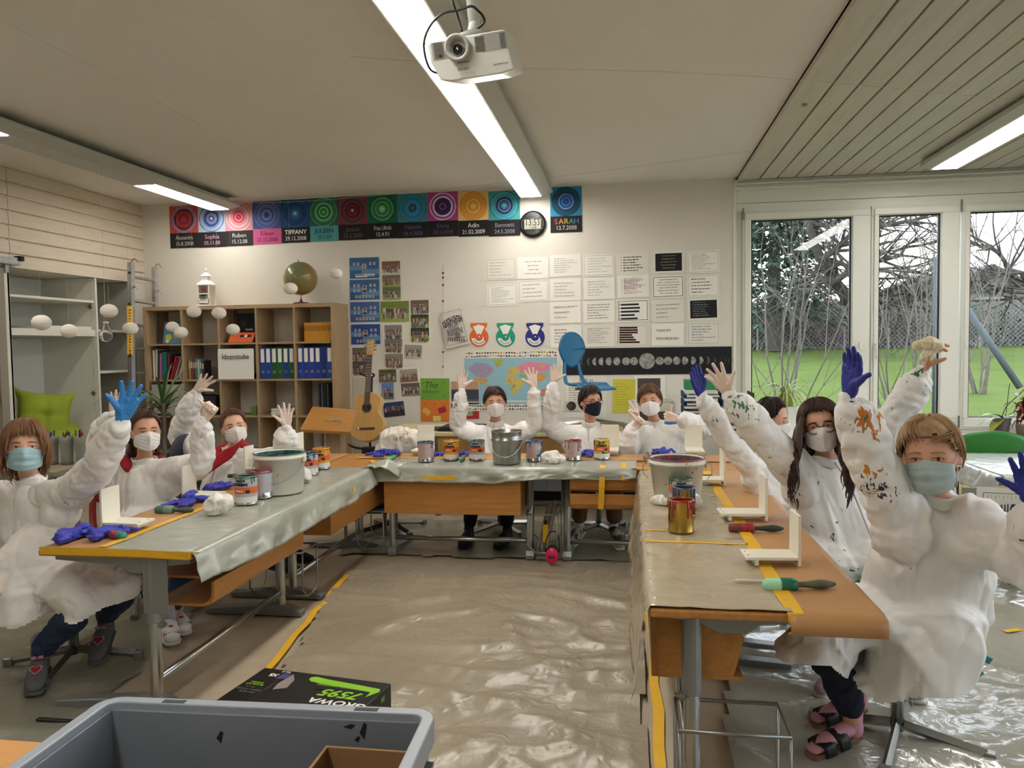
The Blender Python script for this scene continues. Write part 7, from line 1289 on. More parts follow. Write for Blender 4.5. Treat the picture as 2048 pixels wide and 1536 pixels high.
def hair_mesh(M, c, S, style, seed, part=.2):
    b = MB(); rn = random.Random(seed); LM = lambda p: c+M @ np.array(p)
    # cap following the skull
    th = np.linspace(0, pi, 40); ph = np.linspace(0, 2*pi, 65)[:-1]; D = np.array([[sin(t)*sin(a), sin(t)*cos(a), cos(t)] for t in th for a in ph]); P = headpt(D, S)
    def line(a):  # lowest polar angle covered, by azimuth (0 = front)
        x = abs((a+pi) % (2*pi)-pi); base = {'bob': 1.02, 'tied': .80, 'short': .93, 'long': .92, 'side': .98}[style]
        return np.interp(x, [0, .55, .95, 1.25, 1.6, 2.2, pi], [base, base+.02, base+.16, 1.42, 1.55, 2.05, 2.15])
    thick = {'bob': .016, 'tied': .008, 'short': .013, 'long': .012, 'side': .016}[style]
    off = thick*(.8+.25*np.sin(D[:, 0]*60+np.sin(D[:, 1]*9)*2)*.35); nrmD = D/np.linalg.norm(D, axis=1)[:, None]; Q = P+nrmD*off[:, None]*S; m = len(ph)
    F = [];
    for i in range(39):
        for j in range(m):
            if th[i+1] <= line(ph[j])+.04*sin(j*2.3)+.03*sin(j*5.1): F.append((i*m+j, (i+1)*m+j, (i+1)*m+(j+1) % m, i*m+(j+1) % m))
    used = sorted({k for f in F for k in f}); mp = {k: i for i, k in enumerate(used)}; b.add([LM(Q[k]) for k in used], [tuple(mp[k] for k in f) for f in F]); b.add([LM(P[k]*.99) for k in used], [tuple(mp[k] for k in f[::-1]) for f in F])
    def surf(t, a, o): d = np.array([[sin(t)*sin(a), sin(t)*cos(a), cos(t)]]); return headpt(d, S)[0]+d[0]*o
    N = {'bob': 150, 'tied': 90, 'short': 150, 'long': 200, 'side': 150}[style]
    for k in range(N):
        a1 = 2*pi*(k+rn.random())/N; x = (a1+pi) % (2*pi)-pi; t1 = line(a1)+rn.uniform(-.05, .12); a0 = a1
        if style in ('short', 'side') and abs(x) < 1.2: a0 = x+(.9 if style == 'side' else .5)*(1 if part < 0 else -1)+rn.gauss(0, .12); t1 += rn.uniform(-.02, .16)
        if style == 'tied': a0 = a1*1.0; 
        if style == 'bob' and abs(x) < .8: t1 = rn.uniform(1.12, 1.3)
        ln = 9; pts = []; o1 = thick*rn.uniform(.7, 1.25)
        for i in range(ln):
            s = i/(ln-1); t = .12+(t1-.12)*s; a = a0+(a1-a0)*s**1.3 if style in ('short', 'side') else a1; p = surf(t, a, o1*(1 if s < .8 else 1.1)*S); pts.append(LM(p))
        if style == 'bob' and abs(x) > .75:
            d = -M[:, 2]*.6+np.array([0, 0, -.5]); L = rn.uniform(.075, .115); e = pts[-1]; outw = M @ np.array([sin(a1), cos(a1), 0])
            for i in range(1, 6): pts.append(e+nrm(d)*L*i/5*S+outw*.012*sin(i*.6)+np.array([rn.gauss(0, .002)]*3))
        if style == 'long' and abs(x) > .95 or (style == 'long' and abs(x) > .8 and rn.random() < .5):
            L = rn.uniform(.22, .33) if abs(x) < 2.4 else rn.uniform(.2, .3); e = pts[-1]; outw = M @ np.array([sin(a1), cos(a1)*.3, 0]); fr = M[:, 1]; ph0 = rn.uniform(0, 6)
            for i in range(1, 15): s = i/14; pts.append(e+np.array([0, 0, -L*s])+fr*(.125*s**.5*(abs(x) < 2.0)+.012*s*sin(ph0+s*13))+outw*(.008+.03*s+.013*s*cos(ph0+s*13)))
        ribbon_lock(b, pts, rn.uniform(.006, .0105)*S*(1.45 if style == 'long' else 1), rn.uniform(.0028, .004)*S*(1.5 if style == 'long' else 1))
    if style == 'tied':
        b.ball(LM((0, -.095*S, .02*S)), .026*S, 12)
        if seed == 2:
            for k in range(60):
                a1 = rn.uniform(-1, 1)*.9+pi; p = surf(1.5, a1, .01*S); q = p+np.array([rn.gauss(-.012, .02), -.03, -.14-.05*rn.random()])*S; pts = [LM(p+(q-p)*i/8+np.array([.008*sin(i*.9+k), -.02*sin(pi*i/8), 0])) for i in range(9)]; ribbon_lock(b, pts, .011, .005)
        if seed % 2: 
            for k in range(26):
                p = np.array([rn.gauss(0, .012), -.105, .02]); pts = [LM(p*S)]
                for i in range(1, 9): s = i/8; pts.append(LM(np.array([p[0]+rn.gauss(0, .002)+.03*s, p[1]-.02*sin(s*3)+.01*s, p[2]-.19*s])*S))
                ribbon_lock(b, pts, .008, .004)
    return b
skin = {k: mat('skin_'+k, c, .5, col2=c2, ns=14, sss=.0, bump=.04, bs=120) for k, c, c2 in (('fair', '#dcae92', '#d39f82'), ('mid', '#cf9e80', '#c59072'), ('warm', '#d5a184', '#ca9273'))}
latex = mat('white_latex_glove', '#e8d6c8', .55, col2='#e0cab8', ns=12, bump=.15, bs=60)
nitrile = mat('light_blue_glove', '#3d8fd6', .45, col2='#3584cc', ns=12, bump=.25, bs=60); violet = mat('violet_blue_glove', '#2c3590', .5, col2='#262e84', ns=12, bump=.25, bs=60)
eye_w = mat('eye_white', '#e6e0da', .25, coat=.5); eye_d = mat('eye_dark', '#20140f', .15, coat=1)
jeans = mat('dark_jeans', '#1c2a44', .85, col2='#22334f', ns=20, bump=.15, bs=90); navy = mat('navy_cloth', '#12172a', .9, bump=.2, bs=60); brownp = mat('brown_cloth', '#6a533a', .85, col2='#5d4830', ns=10, bump=.15, bs=60)
def bones_noise(V, bones, seed, f1=8.5, f2=19., a1=.013, a2=.0045, edge=None):
    """folds: ring-like along the sleeves, long along the body"""
    W = []; Nz = []
    for i, (A, B_, k, rr) in enumerate(bones):
        A = np.array(A, float); B_ = np.array(B_, float); d = B_-A; L = np.linalg.norm(d); d = d/L; t = np.clip((V-A) @ d, 0, L); dist = np.linalg.norm(V-A-t[:, None]*d, axis=1)/rr; W.append(np.exp(-dist**2*2.2)+1e-6)
        Q = V+d*((V @ d)*(k-1))[:, None]+seed*3.1; wq = vnoise(Q*5, seed)[:, None]*.12
        n1 = ridge(Q*f1*.8+wq*f1, seed+i)**3-.22; n4 = ridge(Q*f1*1.3+wq*f1*1.5+3, seed+i+20)**4; n2 = ridge(Q*f2+wq*f2+7, seed+i+9)**2-.33; n3 = vnoise(Q*3.5, seed+3)-.5; g5 = ridge(Q*15+wq*16+[3, 1, 2], seed+i+31)**6; Nz.append(a1*n1*(.8 if k > .9 else 1.15)-a1*n4*.6+a2*n2+a1*.3*n3-(.006*g5 if k > .9 else .004*g5))
    W = np.array(W); W /= W.sum(0); return (W*np.array(Nz)).sum(0)
def person(label, P):
    """P: joints in room coordinates; builds body, coverall, gloves, hair, mask, trousers, shoes as children"""
    g = lambda k: np.array(P[k], float); S = P.get('S', 1.0); seed = P['seed']
    base = tuple(np.array([g('pelvis')[0], g('pelvis')[1], 0.])); t = thing('person', label, 'person', base, world=True); sk = skin[P.get('skin', 'fair')]
    c = g('head'); f = nrm(P['look']); u = nrm(P.get('up', (0, 0, 1))); u = nrm(u-f*np.dot(u, f)); r_ = np.cross(f, u); M = np.array([r_, f, u]).T; LM = lambda p: c+M @ (np.array(p, float)*S)
    neck = g('neck'); sL, sR = g('sL'), g('sR'); pel = g('pelvis'); ax = nrm(sL-sR); chest = g('chest') if 'chest' in P else (neck*.62+pel*.38)
    # body: one continuous surface
    b = MB(); th = np.linspace(0.02, pi-.02, 34); ph = np.linspace(0, 2*pi, 49)[:-1]; D = np.array([[sin(q)*sin(a), sin(q)*cos(a), cos(q)] for q in th for a in ph]); HP = headpt(D, S)
    V0 = [c+M @ p for p in HP]; m = len(ph); F0 = [(i*m+j, (i+1)*m+j, (i+1)*m+(j+1) % m, i*m+(j+1) % m) for i in range(33) for j in range(m)]+[tuple(range(m)), tuple(33*m+k for k in range(m))[::-1]]; b.add(V0, F0)
    for s in (-1, 1): b.ball(LM((s*.073, -.008, -.008)), (.008*S, .017*S, .028*S), 12, Matrix((M @ np.array(Matrix.Rotation(s*.35, 3, 'Z') @ Matrix.Rotation(-.2, 3, 'X'))).tolist()))
    b.capsule([LM((0, -.022, -.05)), LM((0, -.02, -.09))*.6+neck*.4, neck], [.043*S, .04*S, .05*S], 14)
    b.capsule([neck+[0, 0, -.03], chest, pel], [.06, .11, .1], 14, side=ax, ry=[.05, .07, .08])
    for q in 'LR':
        s_, e_, w_ = g('s'+q), g('e'+q), g('w'+q); b.capsule([neck*.5+s_*.5+[0, 0, -.02], s_, (s_+e_)/2, e_, e_*.4+w_*.6, w_], [.04, .042, .036, .031, .027, .021], 10)
        if 'k'+q in P: h_, k_, a_ = pel+ax*(.08 if q == 'L' else -.08), g('k'+q), g('a'+q); b.capsule([h_, k_, a_*.7+k_*.3, a_], [.06, .048, .042, .03], 10)
    V, F, Nn = remesh(b, .0060, 2); obj('body', from_np(V, F), sk, t, smooth=True)
    # eyes, brows
    for s in (-1, 1):
        ye = head_surface(.029*1, .0, 1.0); e = MB(); e.ball((0, 0, 0), .0118*S, 16); ey = obj('eye', from_np(np.array([LM((s*.029, ye-.0088, -.0005))+M @ np.array(p) for p in e.v]), e.f), eye_w, t, smooth=True)
        e = MB(); lk = np.array(P.get('gaze', (0, 0))); e.ball((0, 0, 0), (.0068*S, .0045*S, .0068*S), 12); obj('iris', from_np(np.array([LM((s*.029+lk[0]*.004, ye-.0088+.0095, -.001+lk[1]*.004))+M @ np.array(p) for p in e.v]), e.f), eye_d, ey, smooth=True)
        # lids leave a narrow, smiling slit
        e = MB(); e.tube([LM((s*(.014+.004*k), head_surface(.014+.004*k, .007)+.0015-.0006*abs(k-3.5), .0055+.0022*sin(pi*k/8)-.0022*(k > 5)*(k-5)*.6)) for k in range(9)], .0030*S, 6); obj('upper_lid', e, sk, t, smooth=True)
        e = MB(); e.tube([LM((s*(.014+.004*k), head_surface(.014+.004*k, .002)+.0042-.0006*abs(k-3.5), .0030+.0022*sin(pi*k/8)-.0022*(k > 5)*(k-5)*.6)) for k in range(9)], .0011*S, 5); obj('eyelash', e, eye_d, t, smooth=True)
        e = MB(); e.tube([LM((s*(.014+.004*k), head_surface(.014+.004*k, -.007)+.001, -.0085+.0012*abs(k-4))) for k in range(9)], .0028*S, 6); obj('lower_lid', e, sk, t, smooth=True)
        e = MB(); e.tube([LM((s*(.013+.0045*k), head_surface(.013+.0045*k, .022)+.0012, .019+.0045*sin(pi*k/9)-.0006*k)) for k in range(9)], [.0012+.0016*sin(pi*min(1, (k+1.5)/9)) for k in range(9)], 6, ry=[.0009+.0008*sin(pi*(k+1)/10) for k in range(9)]); obj('eyebrow', e, P['hairm'], t, smooth=True)
    # mask
    mk = P['mask']; mm = {'blue': mat('surgical_mask_blue', '#a9cbd2', .75, col2='#a0c4cc', ns=20, bump=.1, bs=90), 'white': mat('cloth_mask_white', '#e4e0dc', .8, bump=.1, bs=120), 'navy': mat('cloth_mask_navy', '#10162a', .85, bump=.1, bs=120), 'grey': mat('surgical_mask_grey', '#a9bab8', .75, bump=.1, bs=90)}[mk]
    def mf(a, v):
        uu = 2*a-1; x = .0655*uu; top = -.002-.018*abs(uu)**1.6+(.004*G(uu/.2) if mk != 'blue' else 0); bot = -.108+(.030 if mk in ('white', 'navy') else .018)*abs(uu)**2; z = top+(bot-top)*v
        xe = min(.97, abs(x)/.072); ze = z/.118; y = .088*math.sqrt(max(.03, 1-xe*xe-.55*ze*ze)); y += .0065+.0135*G(x/.020, (z+.034)/.030)+.004*G(x/.03, (z+.085)/.02)
        if mk in ('blue', 'grey'): y += .0022*math.sin(v*19)*(1-abs(uu)**4)*(.25 < v < .85)
        else: y += .0065*G(x/.006)*sin(pi*v)+.0012*sin(v*31+uu*9)*(abs(uu) > .25)
        return LM((x, y, z))
    b = MB(); b.grid(mf, 30, 26); mo_ = obj('face_mask', b, mm, t, smooth=True, solid=.0016)
    for s in (0, 1):
        b = MB(); sx = 1 if s else -1
        for v in (.03, .96): p = mf(s, v); b.tube([p, LM((sx*.071, .022, -.004 if v < .5 else -.03)), LM((sx*.076, -.006, .018 if v < .5 else -.034)), LM((sx*.078, -.024, -.005))], .0014, 5, smooth=3)
        obj('ear_loop', b, mat('ear_loop_white', '#dedad4', .7) if mk != 'navy' else mm, mo_)
    if P.get('glasses'):
        gm_ = mat('glasses_black', '#17181c', .25); gt_ = thing_part = None; b = MB(); rr = P['glasses']
        for s in (-1, 1):
            pts = []
            for k in range(25): a = 2*pi*k/24; w = .0225; h = .0225 if rr == 'round' else .015; ex = 1 if rr == 'round' else .6; pts.append(LM((s*.031+w*np.sign(cos(a))*abs(cos(a))**ex, .093-.010*abs((s*.031+w*cos(a))/.03)**1.5*.5+.004, -.004+h*np.sign(sin(a))*abs(sin(a))**ex)))
            b.tube(pts, .0019 if rr == 'round' else .0017, 6, cap=False); b.tube([LM((s*.053, .088, .002)), LM((s*.068, .06, .004)), LM((s*.077, .0, .006)), LM((s*.076, -.02, -.006))], .0017, 6)
        b.tube([LM((-.009, .098, -.001)), LM((0, .101, .002)), LM((.009, .098, -.001))], .0018, 6); obj('glasses', b, gm_, t, smooth=True)
    hb = hair_mesh(M, c, S, P['hair'], seed, P.get('part', .2)); obj('hair', hb, P['hairm'], t, smooth=True)
    # coverall / painting gown
    b = MB(); bones = []; sh = P.get('fat', 1.0)
    b.capsule([neck+[0, 0, .005], neck*.75+chest*.25, chest, chest*.4+pel*.6, pel], [.060*sh, .125*sh, .168*sh, .178*sh, .185*sh], 18, side=ax, ry=[.055*sh, .085*sh, .112*sh, .125*sh, .135*sh], smooth=2); bones.append((neck, pel, P.get('tk', .4), .2))
    for q in 'LR':
        s_, e_, w_ = g('s'+q), g('e'+q), g('w'+q); wb = P.get('baggy', 1.0); e2 = e_+[0, 0, -.012]
        b.capsule([neck*.6+s_*.4+[0, 0, -.03], s_+[0, 0, -.005], s_*.5+e_*.5+[0, 0, -.012], e2, e_*.45+w_*.55, e_*.14+w_*.86, w_], [.064, .071*wb, .068*wb, .062*wb, .060*wb, .048*wb, .031], 16, smooth=2)
        b.ball(s_*.8+chest*.2+[0, 0, -.05], .078*wb, 12); bones.append((s_, e_, 1.15, .09)); bones.append((e_, w_, 1.45, .07))
    if 'kL' in P and P.get('skirt', 1):
        kL, kR = g('kL'), g('kR'); km = (kL+kR)/2; kd = nrm(kL-kR); fw = nrm(km-pel); wd = np.linalg.norm(kL-kR)/2; wd = min(wd, .10)
        for kk in (kL, kR): h_ = pel+(ax*.07 if kk is kL else -ax*.07); b.capsule([h_, h_*.5+kk*.5+[0, 0, .0], kk], [.115, .10, .085], 14); bones.append((h_, kk, 1.2, .12))
        b.capsule([pel, pel*.5+km*.5, km+fw*.0], [.19, .17+wd*.3, wd+.06], 16, side=kd, ry=[.12, .09, .07])
        hem = P.get('hem', .16)
        if hem:
            b.capsule([km+[0, 0, .0], km+[0, 0, -hem*.5]+fw*.02, km+[0, 0, -hem]+fw*.03], [wd+.07, wd+.09, wd+.11], 18, side=kd, ry=[.07, .065, .06]); b.capsule([pel+[0, 0, -.05], pel*.5+km*.5+[0, 0, -hem*.8], km+[0, 0, -hem*.9]], [.15, .16, wd+.08], 16, side=kd, ry=[.09, .08, .06]); bones.append((km, km+[0, 0, -hem], .5, .14))
        for q_ in P.get('extra', []): b.capsule(q_[0], q_[1], 12)
    V, F, Nn = remesh(b, P.get('vox', .008), 5)
    V = V+Nn*bones_noise(V, bones, seed, a1=P.get('a1', .015), a2=P.get('a2', .0045))[:, None]
    if P.get('hem'):
        zc = P['cut'](V) if callable(P.get('cut')) else np.full(len(V), (g('kL')[2]+g('kR')[2])/2-P['hem']*.85); keep = V[:, 2] > zc+.012*np.sin(V[:, 0]*23)+.01*np.sin(V[:, 1]*31); F = [f for f in F if all(keep[k] for k in f)]
        used = np.unique(np.concatenate([np.array(f) for f in F])); mp = -np.ones(len(V), int); mp[used] = np.arange(len(used)); V = V[used]; F = [tuple(int(mp[k]) for k in f) for f in F]
    sp = [(tuple(np.array(q[0])-np.array(base)), q[1], q[2], q[3], q[4]) for q in P.get('splash', [])]
    sm = mat('coverall_%d' % seed, P.get('col', '#e6e4e0'), .5, crump=.62, splash=sp or None, spec=.45)
    cov = obj('coverall', from_np(V, F), sm, t, smooth=True)
    # collar and zip
    cn = neck+(LM((0, -.02, -.09))-neck)*.25; b = MB(); n_ = 22; axf = nrm(np.cross(ax, [0, 0, 1.])); axf = axf if np.dot(axf, M[:, 1]) > 0 else -axf
    b.grid(lambda a, v: cn+ax*(.062+.006*v)*cos(2*pi*a)+axf*(.056+.008*v)*sin(2*pi*a)+np.array([0, 0, -.03+.04*v+.006*sin(6*pi*a)]), 28, 4); obj('collar', b, sm, cov, smooth=True, solid=.004)
    if P.get('zip', 1):
        b = MB(); pz = [cn+axf*.062+[0, 0, -.01]]+[(neck*(1-s)+pel*s)+axf*np.interp(s, [0, .2, .5, 1], [.075, .118, .133, .15])*sh for s in (.12, .25, .4, .6, .8)]; b.tube(pz, .004, 6, smooth=4); obj('zip', b, mat('zip_grey', '#b9b5ae', .5), cov)
    # gloves
    for q in 'LR':
        if 'h'+q not in P: continue
        pose, fd, pn, hm, loose = P['h'+q]; Vh, Fh = hand_mesh(pose, 1 if q == 'R' else -1, P.get('hs', .93), seed*2+(q == 'L'), loose); Mh = frame(fd, pn); w_ = g('w'+q)+nrm(fd)*.022; Vh = Vh @ Mh.T+w_; obj('glove' if hm is not sk else 'hand', from_np(Vh, Fh), hm, t, smooth=True)
        if hm is not sk: e = MB(); a_ = w_-nrm(fd)*.030; e.tube([a_+Mh[:, 0]*(.0235+loose)*cos(k)+Mh[:, 2]*(.019+loose)*sin(k) for k in np.linspace(0, 2*pi, 20)], .0022, 6, cap=False); obj('glove_cuff', e, hm, t, smooth=True)
    # trousers, socks, shoes
    if 'kL' in P and 'aL' in P:
        b = MB(); bn = []
        for q in 'LR': h_, k_, a_ = pel+ax*(.08 if q == 'L' else -.08), g('k'+q), g('a'+q); fl = P.get('cuff', .048); b.capsule([h_, k_+[0, 0, -.0], k_*.5+a_*.5, k_*.12+a_*.88+[0, 0, .02]], [.085, .068, .06, fl], 14, smooth=2); bn.append((h_, k_, 1.3, .09)); bn.append((k_, a_, 1.8, .07))
        V, F, Nn = remesh(b, .0105, 3); V = V+Nn*bones_noise(V, bn, seed+5, a1=.010, a2=.003)[:, None]; obj('trousers', from_np(V, F), P['pants'], t, smooth=True)
        for q in 'LR':
            a_, to = g('a'+q), g('t'+q); d = nrm(to-a_*[1, 1, 0]-[0, 0, to[2]]); b = MB(); b.capsule([a_+[0, 0, .07], a_, a_+[0, 0, -.03]], [.034, .032, .034], 12); obj('sock', b, P['sockm'], t, smooth=True)
            shoe(t, a_, to, P['shoe'], seed)
    for ex in P.get('parts', []): ex(t, LM, M, g)
    return t
def shoe(t, a_, to, st, seed):
    """a foot from heel under the ankle to the toe tip"""
    L = .215; d = nrm(to-a_); d2 = nrm(d*[1, 1, 0]) if np.linalg.norm(d[:2]) > .2 else d; heel = a_+[0, 0, -.055]-d2*.02; pitch = nrm(to-heel); side = nrm(np.cross(pitch, [0, 0, 1.])); up = np.cross(side, pitch); P = lambda s, z=0, x=0: heel+pitch*L*s+up*z+side*x
    m1 = {'slipper': mat('grey_felt_slipper', '#5d5c5e', .95, col2='#525153', ns=60, bump=.3, bs=90), 'clog': mat('white_foam_clog', '#dcd8d6', .6), 'sneaker': mat('pale_sneaker', '#a9a8a4', .7, col2='#3a3c38', ns=14, sharp=.8), 'dark': mat('dark_sneaker', '#16181f', .6, col2='#1f222c', ns=10), 'sandal': mat('cork_sole', '#7d5f42', .8, col2='#6b4f36', ns=30), 'trainer': mat('lilac_trainer', '#a98fa0', .6, col2='#d8d2cc', ns=10, sharp=.6)}[st]
    b = MB()
    if st == 'sandal':
        b.capsule([P(.0, .0), P(.4, .0), P(.75, 0), P(.95, 0)], [.030, .030, .040, .034], 16, side=side, ry=[.012, .012, .011, .01]); V, F, N_ = remesh(b, .004, 1); s_ = obj('sandal', from_np(V, F), m1, t, smooth=True)
        b = MB(); b.capsule([P(.02, .035), P(.4, .036), P(.7, .026), P(.9, .020)], [.030, .030, .036, .028], 14, side=side, ry=[.026, .024, .017, .013]); V, F, N_ = remesh(b, .005, 2); obj('sock_foot', from_np(V, F), mat('pink_dotted_sock', '#b98492', .9, col2='#c995a2', ns=20), t, smooth=True)
        for s0, w in ((.42, .024), (.70, .026)):
            b = MB(); b.tube([P(s0, -.002, -.041), P(s0, .035, -.038), P(s0+.02, .054-.022*(s0 > .5), 0), P(s0, .035, .038), P(s0, -.002, .041)], .003, 6, side=pitch, smooth=4, ry=.003); b.v = b.v; b2 = MB(); b2.tube([P(s0, -.002, -.041), P(s0, .034, -.037), P(s0+.02, .056-.02*(s0 > .5), 0), P(s0, .034, .037), P(s0, -.002, .041)], w, 6, side=pitch, smooth=4, ry=.0025); st_ = obj('strap', b2, mat('sandal_strap', '#141214', .5), s_, smooth=True); b3 = MB(); c_ = P(s0+.02, .052-.018*(s0 > .5), .016); b3.tube([c_+pitch*.011+side*.008, c_+pitch*.011-side*.008, c_-pitch*.011-side*.008, c_-pitch*.011+side*.008, c_+pitch*.011+side*.008], .0016, 5); obj('buckle', b3, chrome, st_)
        return
    hh = {'slipper': .045, 'clog': .042, 'sneaker': .04, 'dark': .045, 'trainer': .04}[st]
    b.capsule([P(.02, .022), P(.35, .03), P(.65, .022), P(.9, .016)], [.036, .037, .043, .034], 16, side=side, ry=[hh, hh*.95, .031, .022], smooth=2); 
    if st in ('dark', 'slipper'): b.capsule([P(.05, .03), a_+[0, 0, .02]], [.036, .037], 12)
    V, F, N_ = remesh(b, .0055, 2); s_ = obj('shoe' if st != 'slipper' else 'slipper', from_np(V, F), m1, t, smooth=True)
    b = MB(); b.capsule([P(-.02, -.012), P(.35, -.013), P(.65, -.012), P(.97, -.006)], [.038, .037, .045, .034], 16, side=side, ry=.010); obj('sole', b, mat('sole_'+st, {'slipper': '#4a4a4c', 'clog': '#cfcac8', 'sneaker': '#c9c9a8', 'dark': '#20222a', 'trainer': '#d0ccc4'}[st], .7), s_, smooth=True)
    if st == 'slipper':
        Pt = [(.0, -.020), (.018, .0), (.019, .011), (.010, .017), (0, .010), (-.010, .017), (-.019, .011), (-.018, .0)]; c_ = P(.62, .0605); nr_ = nrm(up*.94+pitch*.34); t2 = np.cross(side, nr_); b = MB(); b.add([c_+side*x*1.05-t2*z*1.05*-1 for x, z in Pt], [tuple(range(8))]); b.add([c_-nr_*.0008+side*x*1.25-t2*z*1.25*-1 for x, z in Pt], [tuple(range(8))]); b.mi = [0, 1]; obj('heart_patch', b, [mat('heart_felt', '#8c1a28', .9), cm('#b8a8a4')], s_, solid=.001, label='red heart patch')
        b = MB(); c_ = P(.36, .083); b.tube([c_-side*.022, c_-side*.003], .007, 6); b.tube([c_+side*.022, c_+side*.003], .007, 6); obj('bow', b, cm('#a8707c'), s_)
    if st == 'clog':
        b = MB(); k_ = 0
        for i in range(5):
            for j in range(-3, 4): a = j*.3; b.ball(P(.5+.085*i, .022+.0285*cos(a)*(1-.1*i), .041*sin(a)), .0042, 6)
        obj('vent_holes', b, cm('#4a4646'), s_)['kind'] = 'stuff'
        b = MB(); c_ = P(.62, .055, .0)
        for k in range(5): a = k*2*pi/5; b.ball(c_+side*.007*cos(a)+pitch*.007*sin(a), .005, 6)
        obj('flower_charm', b, mat('charm_red', '#b02a40', .5), s_)
    if st in ('sneaker', 'trainer'):
        for k in range(4): b = MB(); b.tube([P(.38+.08*k, .052-.005*k, -.02), P(.38+.08*k, .062-.007*k, 0), P(.38+.08*k, .052-.005*k, .02)], .0022, 5); obj('lace', b, ink if st == 'sneaker' else paper, s_)
        b = MB(); b.tube([P(.3, .03, -.039), P(.5, .02, -.043)], .009, 6); b.tube([P(.3, .03, .039), P(.5, .02, .043)], .009, 6); obj('side_patch', b, cm('#8fa83a') if st == 'sneaker' else cm('#c9a8b8'), s_)
toC = lambda p: nrm(CAM-np.array(p))
H = lambda n, c1, c2: mat('hair_'+n, c1, .45, col2=c2, ns=40, nst=(1, 1, .25), spec=.4)
Wt = (0, 0, 0)
# ---- 1 girl with the bob, left front
h = PY(50, 893, 3.08)
person('girl with brown bob and light blue mask at the left front raising a blue glove', dict(seed=1, hs=1.06, head=h, look=nrm(toC(h)+[-.05, 0, -.02]), up=(.05, 0, 1), hair='bob', hairm=H('brown', '#6e4c33', '#8a6546'), mask='blue', skin='fair',
    neck=PY(66, 968, 3.12), sL=PY(138, 985, 3.05), sR=PY(-8, 992, 3.18), eL=PY(196, 930, 2.94), wL=PY(243, 840, 2.86), eR=PY(-45, 1085, 3.05), wR=PY(-20, 1150, 2.85), chest=PY(66, 1062, 3.13), pelvis=(-2.62, 3.10, .50),
    hL=('wide', PY(272, 765, 2.84)-PY(238, 845, 2.86), toC(PY(260, 800, 2.85))+[.2, 0, .1], nitrile, .003), hR=('rest', (.3, -.4, -.2), (0, 0, -1), latex, 0),
    kR=PY(160, 1205, 2.86), kL=PY(243, 1172, 3.02), aR=(-2.52, 2.90, .12), aL=(-2.43, 3.20, .17), tR=(-2.42, 2.74, .035), tL=(-2.375, 3.06, .05), pants=jeans, sockm=mat('lilac_sock', '#8a6a80', .9, col2='#a08aa0', ns=30), shoe='slipper', hem=.22, cut=lambda V: .30+.12*np.clip(V[:, 0]+2.5, -.3, .5), extra=[([(-2.60, 3.02, .5), (-2.62, 2.96, .38), (-2.60, 2.94, .26)], [.17, .17, .16])], baggy=1.12, cuff=.052,
    splash=[(PY(150, 985, 3.0), .12, '#8fb8a8', 18, .58), (PY(30, 1030, 3.0), .1, '#6a7f98', 40, .66)]))
chair('blue grey swivel chair under the girl with the bob', -2.52, 3.10, R(60), mat('chair_violet', '#3a2f5a', .5), seat=.40, back=False)
# ---- 2 girl with the red hood
h = PY(291, 862, 3.85)
def hood(col, dx=0):
    def fn(t, LM, M, g):
        b = MB(); cn = g('neck')
        b.capsule([cn+M[:, 0]*.085+[0, 0, -.012]+M[:, 1]*.03, cn+M[:, 0]*.08-M[:, 1]*.05+[0, 0, .02], cn-M[:, 1]*.10+[0, 0, .02], cn-M[:, 0]*.08-M[:, 1]*.05+[0, 0, .02], cn-M[:, 0]*.085+[0, 0, -.012]+M[:, 1]*.03], [.025, .034, .04, .034, .025], 12, smooth=3); V, F, N_ = remesh(b, .007, 3); obj('hood', from_np(V, F), mat('hood_'+col.strip('#'), col, .9, bump=.2, bs=50), t, smooth=True)
    return fn
person('girl with dark tied hair, white mask and red hood, second from the left front', dict(seed=2, head=h, look=nrm(toC(h)+[.28, 0, -.05]), hair='tied', hairm=H('dark_brown', '#3a261c', '#523628'), mask='white', skin='mid', S=.98,
    neck=PY(288, 928, 3.9), sL=PY(352, 940, 3.82), sR=PY(218, 935, 3.95), eL=PY(402, 925, 3.72), wL=PY(406, 842, 3.62), eR=PY(196, 880, 3.95), wR=PY(226, 830, 3.86), chest=PY(284, 975, 3.88), pelvis=(-2.66, 3.88, .50),
    hL=('fist', (.6, 0, .8), (0, -1, .05), latex, 0), hR=('open', PY(238, 780, 3.84)-PY(226, 830, 3.86), toC(PY(230, 800, 3.9)), latex, 0),
    kR=(-2.28, 3.72, .50), kL=(-2.28, 3.92, .50), aR=PZ(338, 1238, .09), aL=PZ(352, 1222, .09), tR=PZ(338, 1238, .09)+[.12, -.16, -.055], tL=PZ(352, 1222, .09)+[.14, -.14, -.055], pants=jeans, sockm=mat('pale_sock', '#b9b4bc', .9), shoe='clog', hem=.08, baggy=1.1,
    splash=[(PY(405, 880, 3.6), .1, '#3a4a5a', 46, .66)], parts=[hood('#a01c26')]))
chair('red swivel chair under the girl with the red hood', -2.72, 3.86, R(75), red_c)
